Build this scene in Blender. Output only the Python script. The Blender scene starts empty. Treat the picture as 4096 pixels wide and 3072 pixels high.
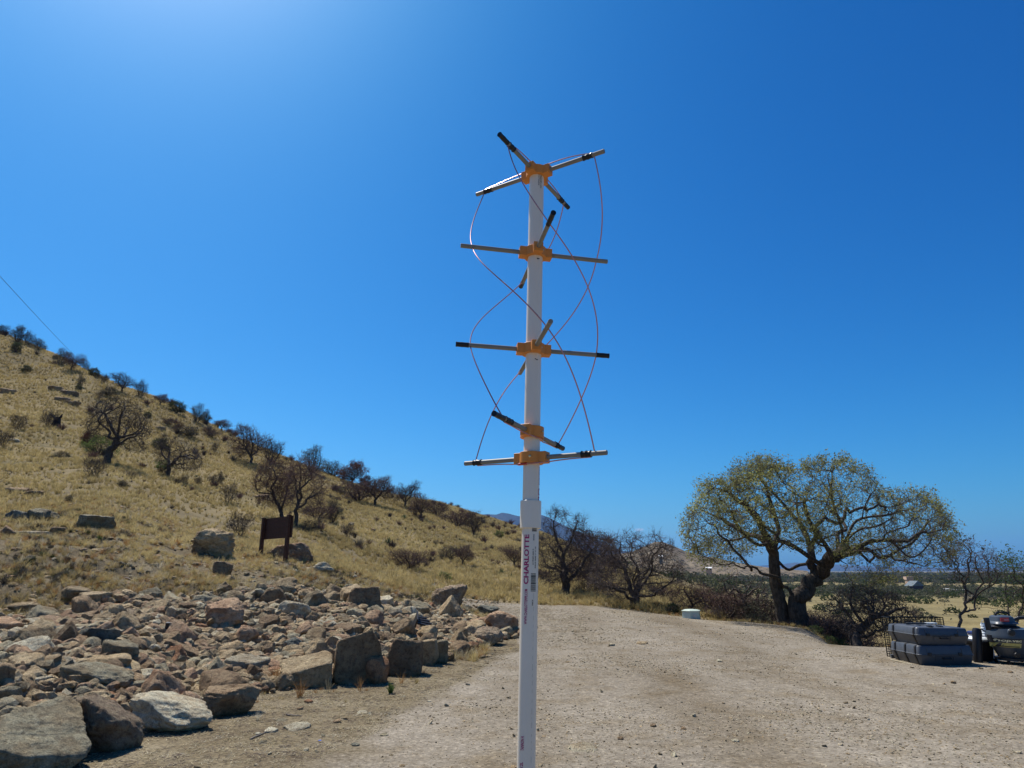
import bpy, bmesh, math, random
import numpy as np
from mathutils import Vector, Matrix, Euler

R_ = math.radians
scene = bpy.context.scene
COL = scene.collection
rng = np.random.default_rng(7)
random.seed(7)

# ------------------------------------------------------------------ camera
FPX, CXP, CYP = 2623.25, 2048.0, 1536.0
PITCH = R_(15.854)
CAM_H = 1.55
cam_data = bpy.data.cameras.new("camera")
cam = bpy.data.objects.new("camera", cam_data)
COL.objects.link(cam)
cam.location = (0, 0, CAM_H)
cam.rotation_euler = (math.pi / 2 + PITCH, 0, 0)
cam_data.sensor_width = 36.0
cam_data.lens = 36.0 * FPX / 4096.0
cam_data.clip_start = 0.05
cam_data.clip_end = 60000
scene.camera = cam

# ------------------------------------------------------------------ light
SUN_AZ, SUN_EL = -40.0, 58.0          # azimuth from the view axis (left negative), elevation
sd = Vector((math.sin(R_(SUN_AZ)) * math.cos(R_(SUN_EL)), math.cos(R_(SUN_AZ)) * math.cos(R_(SUN_EL)), math.sin(R_(SUN_EL))))
world = bpy.data.worlds.new("World")
scene.world = world
world.use_nodes = True
wn, wl = world.node_tree.nodes, world.node_tree.links
wn.clear()
sky = wn.new("ShaderNodeTexSky")
sky.sky_type = 'NISHITA'
sky.sun_disc = False
sky.sun_elevation = R_(SUN_EL)
sky.sun_rotation = R_(SUN_AZ)
sky.altitude = 1500
sky.air_density = 1.2
sky.dust_density = 3.5
sky.ozone_density = 1.0
bg = wn.new("ShaderNodeBackground")
bg.inputs[1].default_value = 0.085
wo = wn.new("ShaderNodeOutputWorld")
# the photograph's saturated rendering of a clear sky: one tone curve per channel over the whole dome
sep = wn.new("ShaderNodeSeparateColor"); com = wn.new("ShaderNodeCombineColor")
wl.new(sky.outputs[0], sep.inputs[0])
for i, (gain, power) in enumerate([(0.66, 2.5557), (0.775, 1.4024), (1.03, 1.1028)]):
    m1 = wn.new("ShaderNodeMath"); m1.operation = 'MULTIPLY'; m1.inputs[1].default_value = 0.1
    m2 = wn.new("ShaderNodeMath"); m2.operation = 'POWER'; m2.inputs[1].default_value = power
    m3 = wn.new("ShaderNodeMath"); m3.operation = 'MULTIPLY'; m3.inputs[1].default_value = gain / 0.1
    wl.new(sep.outputs[i], m1.inputs[0]); wl.new(m1.outputs[0], m2.inputs[0]); wl.new(m2.outputs[0], m3.inputs[0]); wl.new(m3.outputs[0], com.inputs[i])
# one small far cloud low over the hills
_cd = (math.cos(PITCH), math.sin(PITCH))
_r = ((2556 - CXP) / FPX, _cd[0] - _cd[1] * (CYP - 2119) / FPX, _cd[1] + _cd[0] * (CYP - 2119) / FPX)
_c = Vector(_r).normalized(); _e1 = _c.cross(Vector((0, 0, 1))).normalized(); _e2 = _e1.cross(_c)
tcw = wn.new("ShaderNodeTexCoord")
def _wm(op, a, b):
    m = wn.new("ShaderNodeMath"); m.operation = op
    for s_, v in ((m.inputs[0], a), (m.inputs[1], b)):
        if isinstance(v, (int, float)): s_.default_value = v
        else: wl.new(v, s_)
    return m.outputs[0]
def _dot(v):
    d = wn.new("ShaderNodeVectorMath"); d.operation = 'DOT_PRODUCT'; d.inputs[1].default_value = v
    wl.new(tcw.outputs['Generated'], d.inputs[0]); return d.outputs['Value']
_q = _wm('ADD', _wm('POWER', _wm('ABSOLUTE', _wm('DIVIDE', _dot(_e1), 0.0085), 0), 2), _wm('POWER', _wm('ABSOLUTE', _wm('DIVIDE', _dot(_e2), 0.0026), 0), 2))
_nz = wn.new("ShaderNodeTexNoise"); _nz.inputs['Scale'].default_value = 260; _nz.inputs['Detail'].default_value = 4
wl.new(tcw.outputs['Generated'], _nz.inputs['Vector'])
_f = _wm('SUBTRACT', _wm('MULTIPLY', _nz.outputs[0], 2.0), _q)
_f = _wm('MULTIPLY', _wm('MINIMUM', _wm('MAXIMUM', _f, 0.0), 1.0), _wm('GREATER_THAN', _dot(_c), 0.5))
_f = _wm('MULTIPLY', _f, 0.55)
_mx = wn.new("ShaderNodeMix"); _mx.data_type = 'RGBA'
wl.new(_f, _mx.inputs[0]); wl.new(com.outputs[0], _mx.inputs[6]); _mx.inputs[7].default_value = (5.2, 5.6, 6.6, 1)
wl.new(_mx.outputs[2], bg.inputs[0])
bg.inputs[1].default_value = 0.1
wl.new(bg.outputs[0], wo.inputs[0])

sun_data = bpy.data.lights.new("sun", 'SUN')
sun_data.energy = 5.0
sun_data.angle = R_(0.5)
sun_data.color = (1.0, 0.95, 0.87)
sun = bpy.data.objects.new("sun", sun_data)
COL.objects.link(sun)
sun.rotation_euler = sd.to_track_quat('Z', 'Y').to_euler()
sun.location = (-8, 10, 20)

scene.view_settings.view_transform = 'Standard'
scene.view_settings.look = 'None'
scene.view_settings.exposure = 0.28
scene.view_settings.gamma = 1.0
scene.view_settings.use_curve_mapping = False
scene.cycles.max_bounces = 6
scene.cycles.diffuse_bounces = 3
scene.cycles.transparent_max_bounces = 6
scene.cycles.use_denoising = True

# ------------------------------------------------------------------ helpers
def ray(px, py):
    u, v = (px - CXP) / FPX, (CYP - py) / FPX
    c, s = math.cos(PITCH), math.sin(PITCH)
    return Vector((u, c - s * v, s + c * v))

def at_dist(px, py, d):
    """the point seen at that place whose horizontal distance from the camera is d"""
    r = ray(px, py)
    k = d / math.hypot(r.x, r.y)
    return Vector((r.x * k, r.y * k, CAM_H + r.z * k))

def elev_for(az, py):
    """tangent of the elevation of the ray with azimuth az (rad) through image row py"""
    v = (CYP - py) / FPX
    c, s = math.cos(PITCH), math.sin(PITCH)
    y = c - s * v
    z = s + c * v
    return z / (y / math.cos(az))

def tagit(o, label=None, cat=None, group=None, kind=None):
    if label: o['label'] = label
    if cat: o['category'] = cat
    if group: o['group'] = group
    if kind: o['kind'] = kind
    return o

def empty(name, loc=(0, 0, 0), rot=(0, 0, 0), scale=1.0):
    o = bpy.data.objects.new(name, None)
    o.empty_display_size = 0.1
    COL.objects.link(o)
    o.location = loc
    o.rotation_euler = rot
    o.scale = (scale,) * 3 if not hasattr(scale, '__len__') else scale
    return o

def mesh_np(name, V, F, smooth=True):
    """F: (n,3) or (n,4) int array, or a list of such arrays"""
    V = np.asarray(V, dtype=np.float32)
    if not isinstance(F, list): F = [F]
    F = [np.asarray(f, dtype=np.int32) for f in F if len(f)]
    me = bpy.data.meshes.new(name)
    me.vertices.add(len(V))
    me.vertices.foreach_set("co", V.ravel())
    nl = sum(f.size for f in F)
    nf = sum(len(f) for f in F)
    me.loops.add(nl)
    me.polygons.add(nf)
    me.loops.foreach_set("vertex_index", np.concatenate([f.ravel() for f in F]))
    tot = np.concatenate([np.full(len(f), f.shape[1], dtype=np.int32) for f in F])
    st = np.concatenate([[0], np.cumsum(tot)[:-1]]).astype(np.int32)
    me.polygons.foreach_set("loop_start", st)
    me.polygons.foreach_set("use_smooth", np.full(nf, smooth))
    me.update(calc_edges=True)
    return me

def link(name, me, mat=None, parent=None, loc=None, rot=None):
    o = bpy.data.objects.new(name, me)
    COL.objects.link(o)
    if mat is not None and len(me.materials) == 0: me.materials.append(mat)
    if parent is not None: o.parent = parent
    if loc is not None: o.location = loc
    if rot is not None: o.rotation_euler = rot
    return o

class MB:
    """collects simple solids, builds them as one mesh object"""
    def __init__(s): s.v = []; s.f = []
    def add(s, V, F):
        n = len(s.v)
        s.v += [tuple(p) for p in V]
        s.f += [tuple(i + n for i in f) for f in F]
    def box(s, x0, x1, y0, y1, z0, z1, M=None):
        P = [Vector((x, y, z)) for z in (z0, z1) for y in (y0, y1) for x in (x0, x1)]
        if M is not None: P = [M @ p for p in P]
        s.add(P, [(0, 2, 3, 1), (4, 5, 7, 6), (0, 1, 5, 4), (1, 3, 7, 5), (3, 2, 6, 7), (2, 0, 4, 6)])
    def tube(s, pts, r, k=8, caps=True):
        pts = [Vector(p) for p in pts]
        n = len(pts)
        rr = r if hasattr(r, '__len__') else [r] * n
        t0 = (pts[1] - pts[0]).normalized()
        a = t0.orthogonal().normalized()
        V = []
        for i in range(n):
            t = (pts[min(i + 1, n - 1)] - pts[max(i - 1, 0)])
            t = t.normalized() if t.length > 1e-9 else t0
            a = (a - t * a.dot(t))
            a = a.normalized() if a.length > 1e-6 else t.orthogonal().normalized()
            b = t.cross(a)
            for j in range(k):
                w = 2 * math.pi * j / k
                V.append(pts[i] + (a * math.cos(w) + b * math.sin(w)) * rr[i])
        F = [(i * k + j, i * k + (j + 1) % k, (i + 1) * k + (j + 1) % k, (i + 1) * k + j) for i in range(n - 1) for j in range(k)]
        if caps:
            F.append(tuple(range(k))[::-1])
            F.append(tuple((n - 1) * k + j for j in range(k)))
        s.add(V, F)
    def prism(s, poly, z0, z1, M=None):
        n = len(poly)
        P = [Vector((x, y, z0)) for x, y in poly] + [Vector((x, y, z1)) for x, y in poly]
        if M is not None: P = [M @ p for p in P]
        F = [tuple(range(n))[::-1], tuple(range(n, 2 * n))]
        F += [(i, (i + 1) % n, n + (i + 1) % n, n + i) for i in range(n)]
        s.add(P, F)
    def lathe(s, prof, k=32, M=None, sx=1, sy=1):
        V = []
        for r, z in prof:
            for j in range(k):
                w = 2 * math.pi * j / k
                V.append(Vector((r * math.cos(w) * sx, r * math.sin(w) * sy, z)))
        if M is not None: V = [M @ p for p in V]
        n = len(prof)
        F = [(i * k + j, i * k + (j + 1) % k, (i + 1) * k + (j + 1) % k, (i + 1) * k + j) for i in range(n - 1) for j in range(k)]
        s.add(V, F)
    def build(s, name, mat, parent=None, smooth=False, bevel=0.0, seg=2):
        me = bpy.data.meshes.new(name)
        me.from_pydata(s.v, [], s.f)
        if bevel > 0:
            bm = bmesh.new(); bm.from_mesh(me)
            bmesh.ops.remove_doubles(bm, verts=bm.verts, dist=1e-6)
            es = [e for e in bm.edges if len(e.link_faces) == 2 and e.calc_face_angle(0) > 0.35]
            bmesh.ops.bevel(bm, geom=es, offset=bevel, segments=seg, affect='EDGES', profile=0.6)
            bm.to_mesh(me); bm.free()
        bm = bmesh.new(); bm.from_mesh(me)
        bmesh.ops.recalc_face_normals(bm, faces=bm.faces)
        bm.to_mesh(me); bm.free()
        if smooth:
            me.polygons.foreach_set("use_smooth", [True] * len(me.polygons))
            try: me.set_sharp_from_angle(angle=R_(35))
            except Exception: pass
        me.update()
        return link(name, me, mat, parent)

# ---- value noise, vectorised
def _hash(ix, iy, iz, seed):
    h = (ix.astype(np.int64) * 374761393 + iy.astype(np.int64) * 668265263 + iz.astype(np.int64) * 2147483647 + seed * 1274126177) & 0x7fffffff
    h = ((h ^ (h >> 13)) * 1274126177) & 0x7fffffff
    h = h ^ (h >> 16)
    return (h & 0xffff) / 32767.5 - 1.0
def vnoise(P, seed=0):
    P = np.asarray(P, dtype=np.float64)
    I = np.floor(P); Fr = P - I
    I = I.astype(np.int64)
    w = Fr * Fr * (3 - 2 * Fr)
    out = 0
    for dx in (0, 1):
        for dy in (0, 1):
            for dz in (0, 1):
                c = _hash(I[..., 0] + dx, I[..., 1] + dy, I[..., 2] + dz, seed)
                out = out + c * (w[..., 0] if dx else 1 - w[..., 0]) * (w[..., 1] if dy else 1 - w[..., 1]) * (w[..., 2] if dz else 1 - w[..., 2])
    return out
def fbm(P, oct=4, seed=0, gain=0.5):
    a, s, o = 1.0, 0.0, 0
    P = np.asarray(P, dtype=np.float64)
    for i in range(oct):
        s = s + a * vnoise(P * 2 ** i + 17.3 * i, seed + i)
        a *= gain
    return s
def fbm2(x, y, f, oct=4, seed=0, gain=0.5):
    return fbm(np.stack([x * f, y * f, np.zeros_like(x) + 0.5], -1), oct, seed, gain)

# ------------------------------------------------------------------ materials
def mat_new(name):
    m = bpy.data.materials.new(name)
    m.use_nodes = True
    nt = m.node_tree
    b = nt.nodes.get("Principled BSDF")
    b.inputs['Specular IOR Level'].default_value = 0.3
    return m, nt, b
def N(nt, t, **kw):
    n = nt.nodes.new(t)
    for k, v in kw.items(): setattr(n, k, v)
    return n
def noise_node(nt, vec, scale, detail=4, rough=0.55):
    n = N(nt, "ShaderNodeTexNoise")
    n.inputs['Scale'].default_value = scale
    n.inputs['Detail'].default_value = detail
    n.inputs['Roughness'].default_value = rough
    nt.links.new(vec, n.inputs['Vector'])
    return n
def ramp(nt, fac, stops):
    r = N(nt, "ShaderNodeValToRGB")
    el = r.color_ramp.elements
    while len(el) < len(stops): el.new(0.5)
    for e, (p, c) in zip(el, stops):
        e.position = p
        e.color = (*c, 1) if len(c) == 3 else c
    nt.links.new(fac, r.inputs[0])
    return r
def mix(nt, fac, a, b, mode='MIX'):
    m = N(nt, "ShaderNodeMix", data_type='RGBA', blend_type=mode)
    for sock, v in ((m.inputs[0], fac), (m.inputs[6], a), (m.inputs[7], b)):
        if isinstance(v, (int, float)): sock.default_value = v
        elif isinstance(v, tuple): sock.default_value = (*v, 1) if len(v) == 3 else v
        else: nt.links.new(v, sock)
    return m.outputs[2]
def bump(nt, h, strength, dist, bsdf, prev=None):
    b = N(nt, "ShaderNodeBump")
    b.inputs['Strength'].default_value = strength
    b.inputs['Distance'].default_value = dist
    nt.links.new(h, b.inputs['Height'])
    if prev is not None: nt.links.new(prev, b.inputs['Normal'])
    nt.links.new(b.outputs[0], bsdf.inputs['Normal'])
    return b.outputs[0]

def simple_mat(name, col, rough=0.6, metallic=0.0, var=0.12, scale=30.0, bmp=0.0, spec=0.3, coord='Object'):
    m, nt, b = mat_new(name)
    tc = N(nt, "ShaderNodeTexCoord")
    n = noise_node(nt, tc.outputs[coord], scale, 5)
    c2 = tuple(c * (1 - var) for c in col); c1 = tuple(min(1, c * (1 + var)) for c in col)
    r = ramp(nt, n.outputs[0], [(0.3, c2), (0.7, c1)])
    nt.links.new(r.outputs[0], b.inputs['Base Color'])
    b.inputs['Roughness'].default_value = rough
    b.inputs['Metallic'].default_value = metallic
    b.inputs['Specular IOR Level'].default_value = spec
    if bmp > 0: bump(nt, n.outputs[0], bmp, 0.01, b)
    return m

def rock_mat(name, base, alt, dark, scale=3.0, strata=0.0):
    m, nt, b = mat_new(name)
    tc = N(nt, "ShaderNodeTexCoord")
    oi = N(nt, "ShaderNodeObjectInfo")
    geo = N(nt, "ShaderNodeNewGeometry")
    add = N(nt, "ShaderNodeVectorMath", operation='MULTIPLY_ADD')
    nt.links.new(oi.outputs['Random'], add.inputs[0])
    add.inputs[1].default_value = (37.1, 53.7, 91.3)
    nt.links.new(geo.outputs['Position'], add.inputs[2])
    P = add.outputs[0]
    n1 = noise_node(nt, P, scale, 5, 0.6)
    n2 = noise_node(nt, P, scale * 7, 6, 0.65)
    n3 = noise_node(nt, P, scale * 30, 4, 0.7)
    c = ramp(nt, n1.outputs[0], [(0.36, alt), (0.56, base)]).outputs[0]
    spots = ramp(nt, n2.outputs[0], [(0.40, (0, 0, 0)), (0.50, (1, 1, 1))]).outputs[0]
    c = mix(nt, spots, mix(nt, 0.6, c, dark), c)
    # per-stone variation
    hsv = N(nt, "ShaderNodeHueSaturation")
    mr = N(nt, "ShaderNodeMapRange")
    nt.links.new(oi.outputs['Random'], mr.inputs[0])
    mr.inputs[3].default_value = 0.72; mr.inputs[4].default_value = 1.22
    nt.links.new(mr.outputs[0], hsv.inputs['Value'])
    nt.links.new(c, hsv.inputs['Color'])
    fine = ramp(nt, n3.outputs[0], [(0.3, (0.72, 0.72, 0.72)), (0.7, (1.18, 1.17, 1.15))]).outputs[0]
    c = mix(nt, 1.0, hsv.outputs[0], fine, 'MULTIPLY')
    # veins and lighter weathered faces
    n4 = noise_node(nt, P, scale * 2.3, 3, 0.5)
    c = mix(nt, 1.0, c, ramp(nt, n4.outputs[0], [(0.38, (0.84, 0.80, 0.76)), (0.5, (1, 1, 1)), (0.66, (1.18, 1.16, 1.12))]).outputs[0], 'MULTIPLY')
    nt.links.new(c, b.inputs['Base Color'])
    b.inputs['Roughness'].default_value = 0.86
    b.inputs['Specular IOR Level'].default_value = 0.25
    vo = N(nt, "ShaderNodeTexVoronoi")
    vo.feature = 'DISTANCE_TO_EDGE'
    vo.inputs['Scale'].default_value = scale * 2.2
    wv = N(nt, "ShaderNodeVectorMath", operation='MULTIPLY_ADD')
    nt.links.new(n2.outputs['Color'], wv.inputs[0]); wv.inputs[1].default_value = (0.25, 0.25, 0.25)
    st = N(nt, "ShaderNodeMapping"); st.inputs['Scale'].default_value = (1, 1, 2.2 + strata * 3); st.inputs['Rotation'].default_value = (0.5, 0.35, 0.2)
    nt.links.new(P, st.inputs[0]); nt.links.new(st.outputs[0], wv.inputs[2])
    nt.links.new(wv.outputs[0], vo.inputs['Vector'])
    cr = ramp(nt, vo.outputs['Distance'], [(0.0, (0, 0, 0)), (0.05, (1, 1, 1))]).outputs[0]
    p = bump(nt, n2.outputs[0], 1.0, 0.13, b)
    p = bump(nt, n3.outputs[0], 0.8, 0.03, b, p)
    bump(nt, cr, 0.35, 0.02, b, p)
    return m

# ================================================================== TERRAIN
def pchip(xs, ys, x):
    xs = np.asarray(xs, float); ys = np.asarray(ys, float); x = np.asarray(x, float)
    h = np.diff(xs); d = np.diff(ys) / h
    m = np.zeros_like(ys)
    m[0], m[-1] = d[0], d[-1]
    for i in range(1, len(xs) - 1):
        if d[i - 1] * d[i] > 0:
            w1, w2 = 2 * h[i] + h[i - 1], h[i] + 2 * h[i - 1]
            m[i] = (w1 + w2) / (w1 / d[i - 1] + w2 / d[i])
    i = np.clip(np.searchsorted(xs, x) - 1, 0, len(xs) - 2)
    t = np.clip((x - xs[i]) / h[i], 0, 1)
    t2, t3 = t * t, t * t * t
    return (2 * t3 - 3 * t2 + 1) * ys[i] + (t3 - 2 * t2 + t) * h[i] * m[i] + (-2 * t3 + 3 * t2) * ys[i + 1] + (t3 - t2) * h[i] * m[i + 1]

def colaz(px, py=2560):
    r = ray(px, py)
    return math.atan2(r.x, r.y)
# (distance, 'y', image row seen there) or (distance, 'z', height)
HILL0 = [(7.8, 'z', 0.0), (9.3, 'y', 2760), (11, 'y', 2610), (14.5, 'y', 2455), (17, 'y', 2330), (19, 'y', 2210), (22, 'y', 2140), (29, 'y', 2070), (50, 'y', 1890), (90, 'y', 1650), (130, 'y', 1480), (172, 'y', 1332), (200, 'z', 46), (300, 'z', 40), (600, 'z', 20), (1500, 'z', 0)]
COLS = {
    -700: [(d, k, v - (170 if k == 'y' and d > 60 else 60 if k == 'y' and d > 20 else 0)) if k == 'y' else (d, k, v * (1.3 if v > 10 else 1)) for d, k, v in HILL0],
    0: HILL0,
    400: [(8.2, 'z', 0.0), (10.5, 'y', 2640), (13, 'y', 2480), (15.5, 'y', 2400), (19, 'y', 2235), (23, 'y', 2140), (30, 'y', 2040), (62, 'y', 1828), (100, 'y', 1660), (155, 'y', 1508), (190, 'z', 38), (300, 'z', 32), (600, 'z', 14), (1500, 'z', -5)],
    800: [(9.3, 'z', 0.0), (11.5, 'y', 2640), (14, 'y', 2480), (16.5, 'y', 2385), (20, 'y', 2270), (23, 'y', 2215), (31, 'y', 2140), (60, 'y', 1960), (100, 'y', 1800), (140, 'y', 1685), (180, 'z', 25), (300, 'z', 20), (600, 'z', 5), (1500, 'z', -10)],
    1200: [(10.2, 'z', 0.0), (12, 'y', 2620), (14.5, 'y', 2500), (17, 'y', 2400), (21, 'y', 2300), (25, 'y', 2235), (33, 'y', 2170), (50, 'y', 2072), (90, 'y', 1930), (130, 'y', 1850), (170, 'z', 18), (300, 'z', 12), (600, 'z', 0), (1500, 'z', -10)],
    1600: [(10.9, 'z', 0.0), (13.5, 'y', 2570), (16, 'y', 2480), (19, 'y', 2420), (24, 'y', 2360), (30, 'y', 2320), (45, 'y', 2230), (70, 'y', 2115), (100, 'y', 2030), (135, 'y', 1988), (170, 'z', 10), (300, 'z', 5), (600, 'z', -5), (1500, 'z', -11)],
    1850: [(13.4, 'z', 0.0), (16, 'y', 2540), (19, 'y', 2475), (21, 'y', 2450), (25, 'y', 2418), (29, 'y', 2395), (31, 'y', 2378), (45, 'y', 2290), (70, 'y', 2190), (120, 'y', 2085), (165, 'y', 2055), (220, 'z', 10), (400, 'z', 0), (1500, 'z', -11.5)],
    2100: [(14, 'z', 0.0), (17, 'y', 2535), (22, 'y', 2468), (27, 'y', 2425), (29.5, 'y', 2412), (32, 'y', 2388), (45, 'y', 2310), (75, 'y', 2220), (130, 'y', 2135), (180, 'y', 2115), (240, 'z', 6), (400, 'z', 0), (1500, 'z', -11.5)],
    2400: [(14, 'z', 0.0), (20, 'y', 2492), (27, 'y', 2440), (29, 'y', 2425), (32, 'y', 2405), (40, 'y', 2370), (60, 'y', 2320), (110, 'y', 2250), (170, 'y', 2225), (240, 'z', -2), (400, 'z', -6), (1500, 'z', -11.5)],
    2800: [(12, 'z', -0.02), (18, 'y', 2535), (25, 'y', 2480), (27, 'y', 2470), (31, 'y', 2462), (45, 'y', 2440), (75, 'y', 2410), (150, 'y', 2350), (300, 'y', 2315), (600, 'z', -9), (1500, 'z', -12)],
    3200: [(10, 'z', -0.05), (15, 'z', -0.08), (20, 'y', 2545), (25.5, 'y', 2508), (28, 'z', -0.9), (40, 'z', -3.2), (80, 'z', -6.5), (150, 'y', 2470), (300, 'y', 2385), (600, 'z', -10.6), (1500, 'z', -12)],
    3550: [(10, 'z', -0.06), (14, 'z', -0.08), (17.8, 'y', 2592), (20, 'z', -0.85), (30, 'z', -2.8), (60, 'z', -6.2), (110, 'y', 2530), (200, 'y', 2435), (350, 'y', 2378), (700, 'z', -10.8), (1500, 'z', -12)],
    4096: [(10, 'z', -0.06), (15, 'z', -0.09), (18.8, 'y', 2612), (21, 'z', -0.8), (30, 'z', -2.8), (60, 'z', -6.0), (110, 'y', 2560), (200, 'y', 2450), (350, 'y', 2380), (700, 'z', -10.8), (1500, 'z', -12)],
    4800: [(10, 'z', -0.06), (15, 'z', -0.1), (19, 'z', -0.2), (22, 'z', -0.9), (30, 'z', -3.0), (60, 'z', -6.0), (100, 'z', -9), (200, 'z', -10), (350, 'z', -11), (700, 'z', -10.8), (1500, 'z', -12)],
}
BACK = [(10, 'z', 0), (40, 'z', 0.2), (100, 'z', 0), (300, 'z', -4), (1500, 'z', -12)]
LD = np.linspace(math.log(0.5), math.log(26000), 420)
cols = []
for px, L in COLS.items():
    e = []
    last = 2700
    for d, k, v in L:
        if k == 'y':
            r = ray(px, v); last = v
            e.append((d, math.atan2(r.x, r.y), CAM_H + d * r.z / math.hypot(r.x, r.y)))
        else: e.append((d, None, v))
    azs = [q[1] for q in e]
    fill = next((q for q in azs if q is not None), colaz(px))
    out = []
    for d, az, z in e:
        if az is not None: fill = az
        out.append((d, fill, z))
    cols.append(out)
def fixed(deg, L):
    pxs = 0 if deg < 0 else 4800
    return [(d, R_(deg), v if k == 'z' else CAM_H + d * ray(pxs, v).z / math.hypot(ray(pxs, v).x, ray(pxs, v).y)) for d, k, v in L]
cols = [fixed(-180.05, BACK), fixed(-120, BACK), fixed(-80, HILL0)] + cols + [fixed(75, COLS[4800]), fixed(120, BACK), fixed(180.05, BACK)]
T, TA = [], []
for L in cols:
    ds = [0.4, 5.0] + [q[0] for q in L] + [5000, 27000]
    zs = [0.0, 0.0] + [q[2] for q in L] + [-14, -30]
    aa = [L[0][1]] * 2 + [q[1] for q in L] + [L[-1][1]] * 2
    T.append(pchip(np.log(ds), zs, LD)); TA.append(np.interp(LD, np.log(ds), aa))
T, TA = np.array(T), np.array(TA)
AZF = np.linspace(-math.pi, math.pi, 1441)
TF = np.empty((len(AZF), len(LD)))
for j in range(len(LD)):
    TF[:, j] = pchip(TA[:, j], T[:, j], AZF)

# bring the crest of the hill onto the line where it meets the sky
SKYLINE = [(-300, 1180), (0, 1325), (90, 1358), (167, 1390), (260, 1432), (370, 1490), (480, 1540), (611, 1580), (741, 1640), (926, 1735), (1111, 1815), (1296, 1890), (1407, 1930), (1574, 1975), (1759, 2005), (1945, 2062), (2056, 2100)]
_sa, _st = [], []
for px, py in SKYLINE:
    r = ray(px, py + 6); _sa.append(math.atan2(r.x, r.y)); _st.append(r.z / math.hypot(r.x, r.y))
_dl = np.exp(LD)
_m = (_dl > 60) & (_dl < 260)
for _ in range(3):
    crest = ((TF[:, _m] - CAM_H) / _dl[_m]).max(1)
    want = np.interp(AZF, _sa, _st)
    ratio = np.where((AZF > _sa[0] - 0.3) & (AZF < _sa[-1]), want / np.maximum(crest, 0.02), 1.0)
    ratio = np.where(AZF >= _sa[-1], np.interp(AZF, [_sa[-1], _sa[-1] + 0.05], [ratio[np.searchsorted(AZF, _sa[-1]) - 1], 1.0]), ratio)
    bl = np.clip((_dl - 45) / 50, 0, 1)
    TF = np.where(TF > CAM_H, CAM_H + (TF - CAM_H) * (1 + (ratio[:, None] - 1) * bl[None]), TF)

def rubble_mask(x, y):
    """1 inside the band where the loose rocks lie"""
    az = np.arctan2(x, y); d = np.hypot(x, y)
    f = np.interp(az, [colaz(p) for p in (-500, 0, 400, 800, 1200, 1500, 1800, 2080)], [7.4, 7.8, 8.2, 9.3, 10.1, 10.5, 12.7, 16.4])
    b = np.interp(az, [colaz(p) for p in (-500, 0, 400, 800, 1200, 1500, 1800, 2080)], [14.3, 14.5, 15.5, 16.5, 17.4, 18.4, 20.5, 17.5])
    return np.clip((d - f) / 0.8, 0, 1) * np.clip((b - d) / 0.8, 0, 1)

def H0(x, y):
    x = np.asarray(x, float); y = np.asarray(y, float)
    az = np.arctan2(x, y); d = np.maximum(np.hypot(x, y), 0.5)
    fa = (az + math.pi) / (2 * math.pi) * (len(AZF) - 1)
    fd = (np.log(d) - LD[0]) / (LD[1] - LD[0])
    ia = np.clip(fa.astype(int), 0, len(AZF) - 2); idd = np.clip(fd.astype(int), 0, len(LD) - 2)
    ta = np.clip(fa - ia, 0, 1); td = np.clip(fd - idd, 0, 1)
    return (TF[ia, idd] * (1 - ta) + TF[ia + 1, idd] * ta) * (1 - td) + (TF[ia, idd + 1] * (1 - ta) + TF[ia + 1, idd + 1] * ta) * td

def gravel_mask(x, y):
    """1 on the gravel yard and the road that leaves it, 0 on grass and soil"""
    az = np.arctan2(x, y); d = np.hypot(x, y)
    A = [colaz(p) for p in (-700, 0, 600, 1100, 1500, 1800, 1900, 2080, 2100, 2400, 2800, 3200, 3550, 4096, 4800)]
    far = np.interp(az, A, [3.0, 4.0, 4.6, 5.8, 7.2, 9.6, 11.2, 14.2, 28.6, 29.0, 26.0, 24.8, 17.9, 19.0, 19.0])
    wid_ = np.where(az < colaz(2090), 3.2, 1.0)
    m = np.clip((far - d) / wid_ + 0.5, 0, 1)
    # the road strip that bends away to the left behind the rocks
    near = np.interp(az, [colaz(p) for p in (1500, 1700, 1850, 2000, 2100)], [30.5, 27.0, 23.5, 20.0, 14.0])
    ff = np.interp(az, [colaz(p) for p in (1500, 1700, 1850, 2000, 2100)], [31.5, 29.0, 29.0, 28.8, 28.6])
    s = np.clip((d - near) / 0.8 + 0.5, 0, 1) * np.clip((ff - d) / 0.5 + 0.5, 0, 1) * (az > colaz(1560)) * (az < colaz(2110))
    m = np.maximum(m, s)
    back = (np.abs(az) > R_(70)) * np.clip((40 - d) / 4, 0, 1)
    return np.maximum(m, back)

def H(x, y):
    x = np.asarray(x, float); y = np.asarray(y, float)
    d = np.hypot(x, y)
    z = H0(x, y)
    g = gravel_mask(x, y)
    amp = np.interp(d, [0, 6, 14, 25, 60, 180, 600, 3000], [0.012, 0.02, 0.05, 0.09, 0.22, 0.35, 0.6, 1.5]) * (1 - 0.85 * g)
    z = z + amp * fbm2(x, y, 0.55, 2, 3) * np.clip(1.3 - d / 60, 0, 1)
    z = z + amp * 0.9 * fbm2(x, y, 0.08, 4, 11) * np.clip((d - 18) / 30, 0, 1)
    z = z + 0.010 * fbm2(x, y, 2.7, 3, 5) * np.clip(1.6 - d / 18, 0, 1)
    # lumpy berm between rubble and hill
    az = np.arctan2(x, y)
    berm = np.clip((d - 12) / 2, 0, 1) * np.clip((26 - d) / 5, 0, 1) * np.clip((colaz(1750) - az) / 0.12, 0, 1)
    z = z + berm * (0.10 * fbm2(x, y, 1.3, 3, 23) + 0.16 * np.tanh(3 * fbm2(x, y * 1.6, 0.42, 2, 29)))
    # dry terraces down on the plain
    return z

def hz(x, y):
    return float(H(np.array([x]), np.array([y]))[0])

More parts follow.
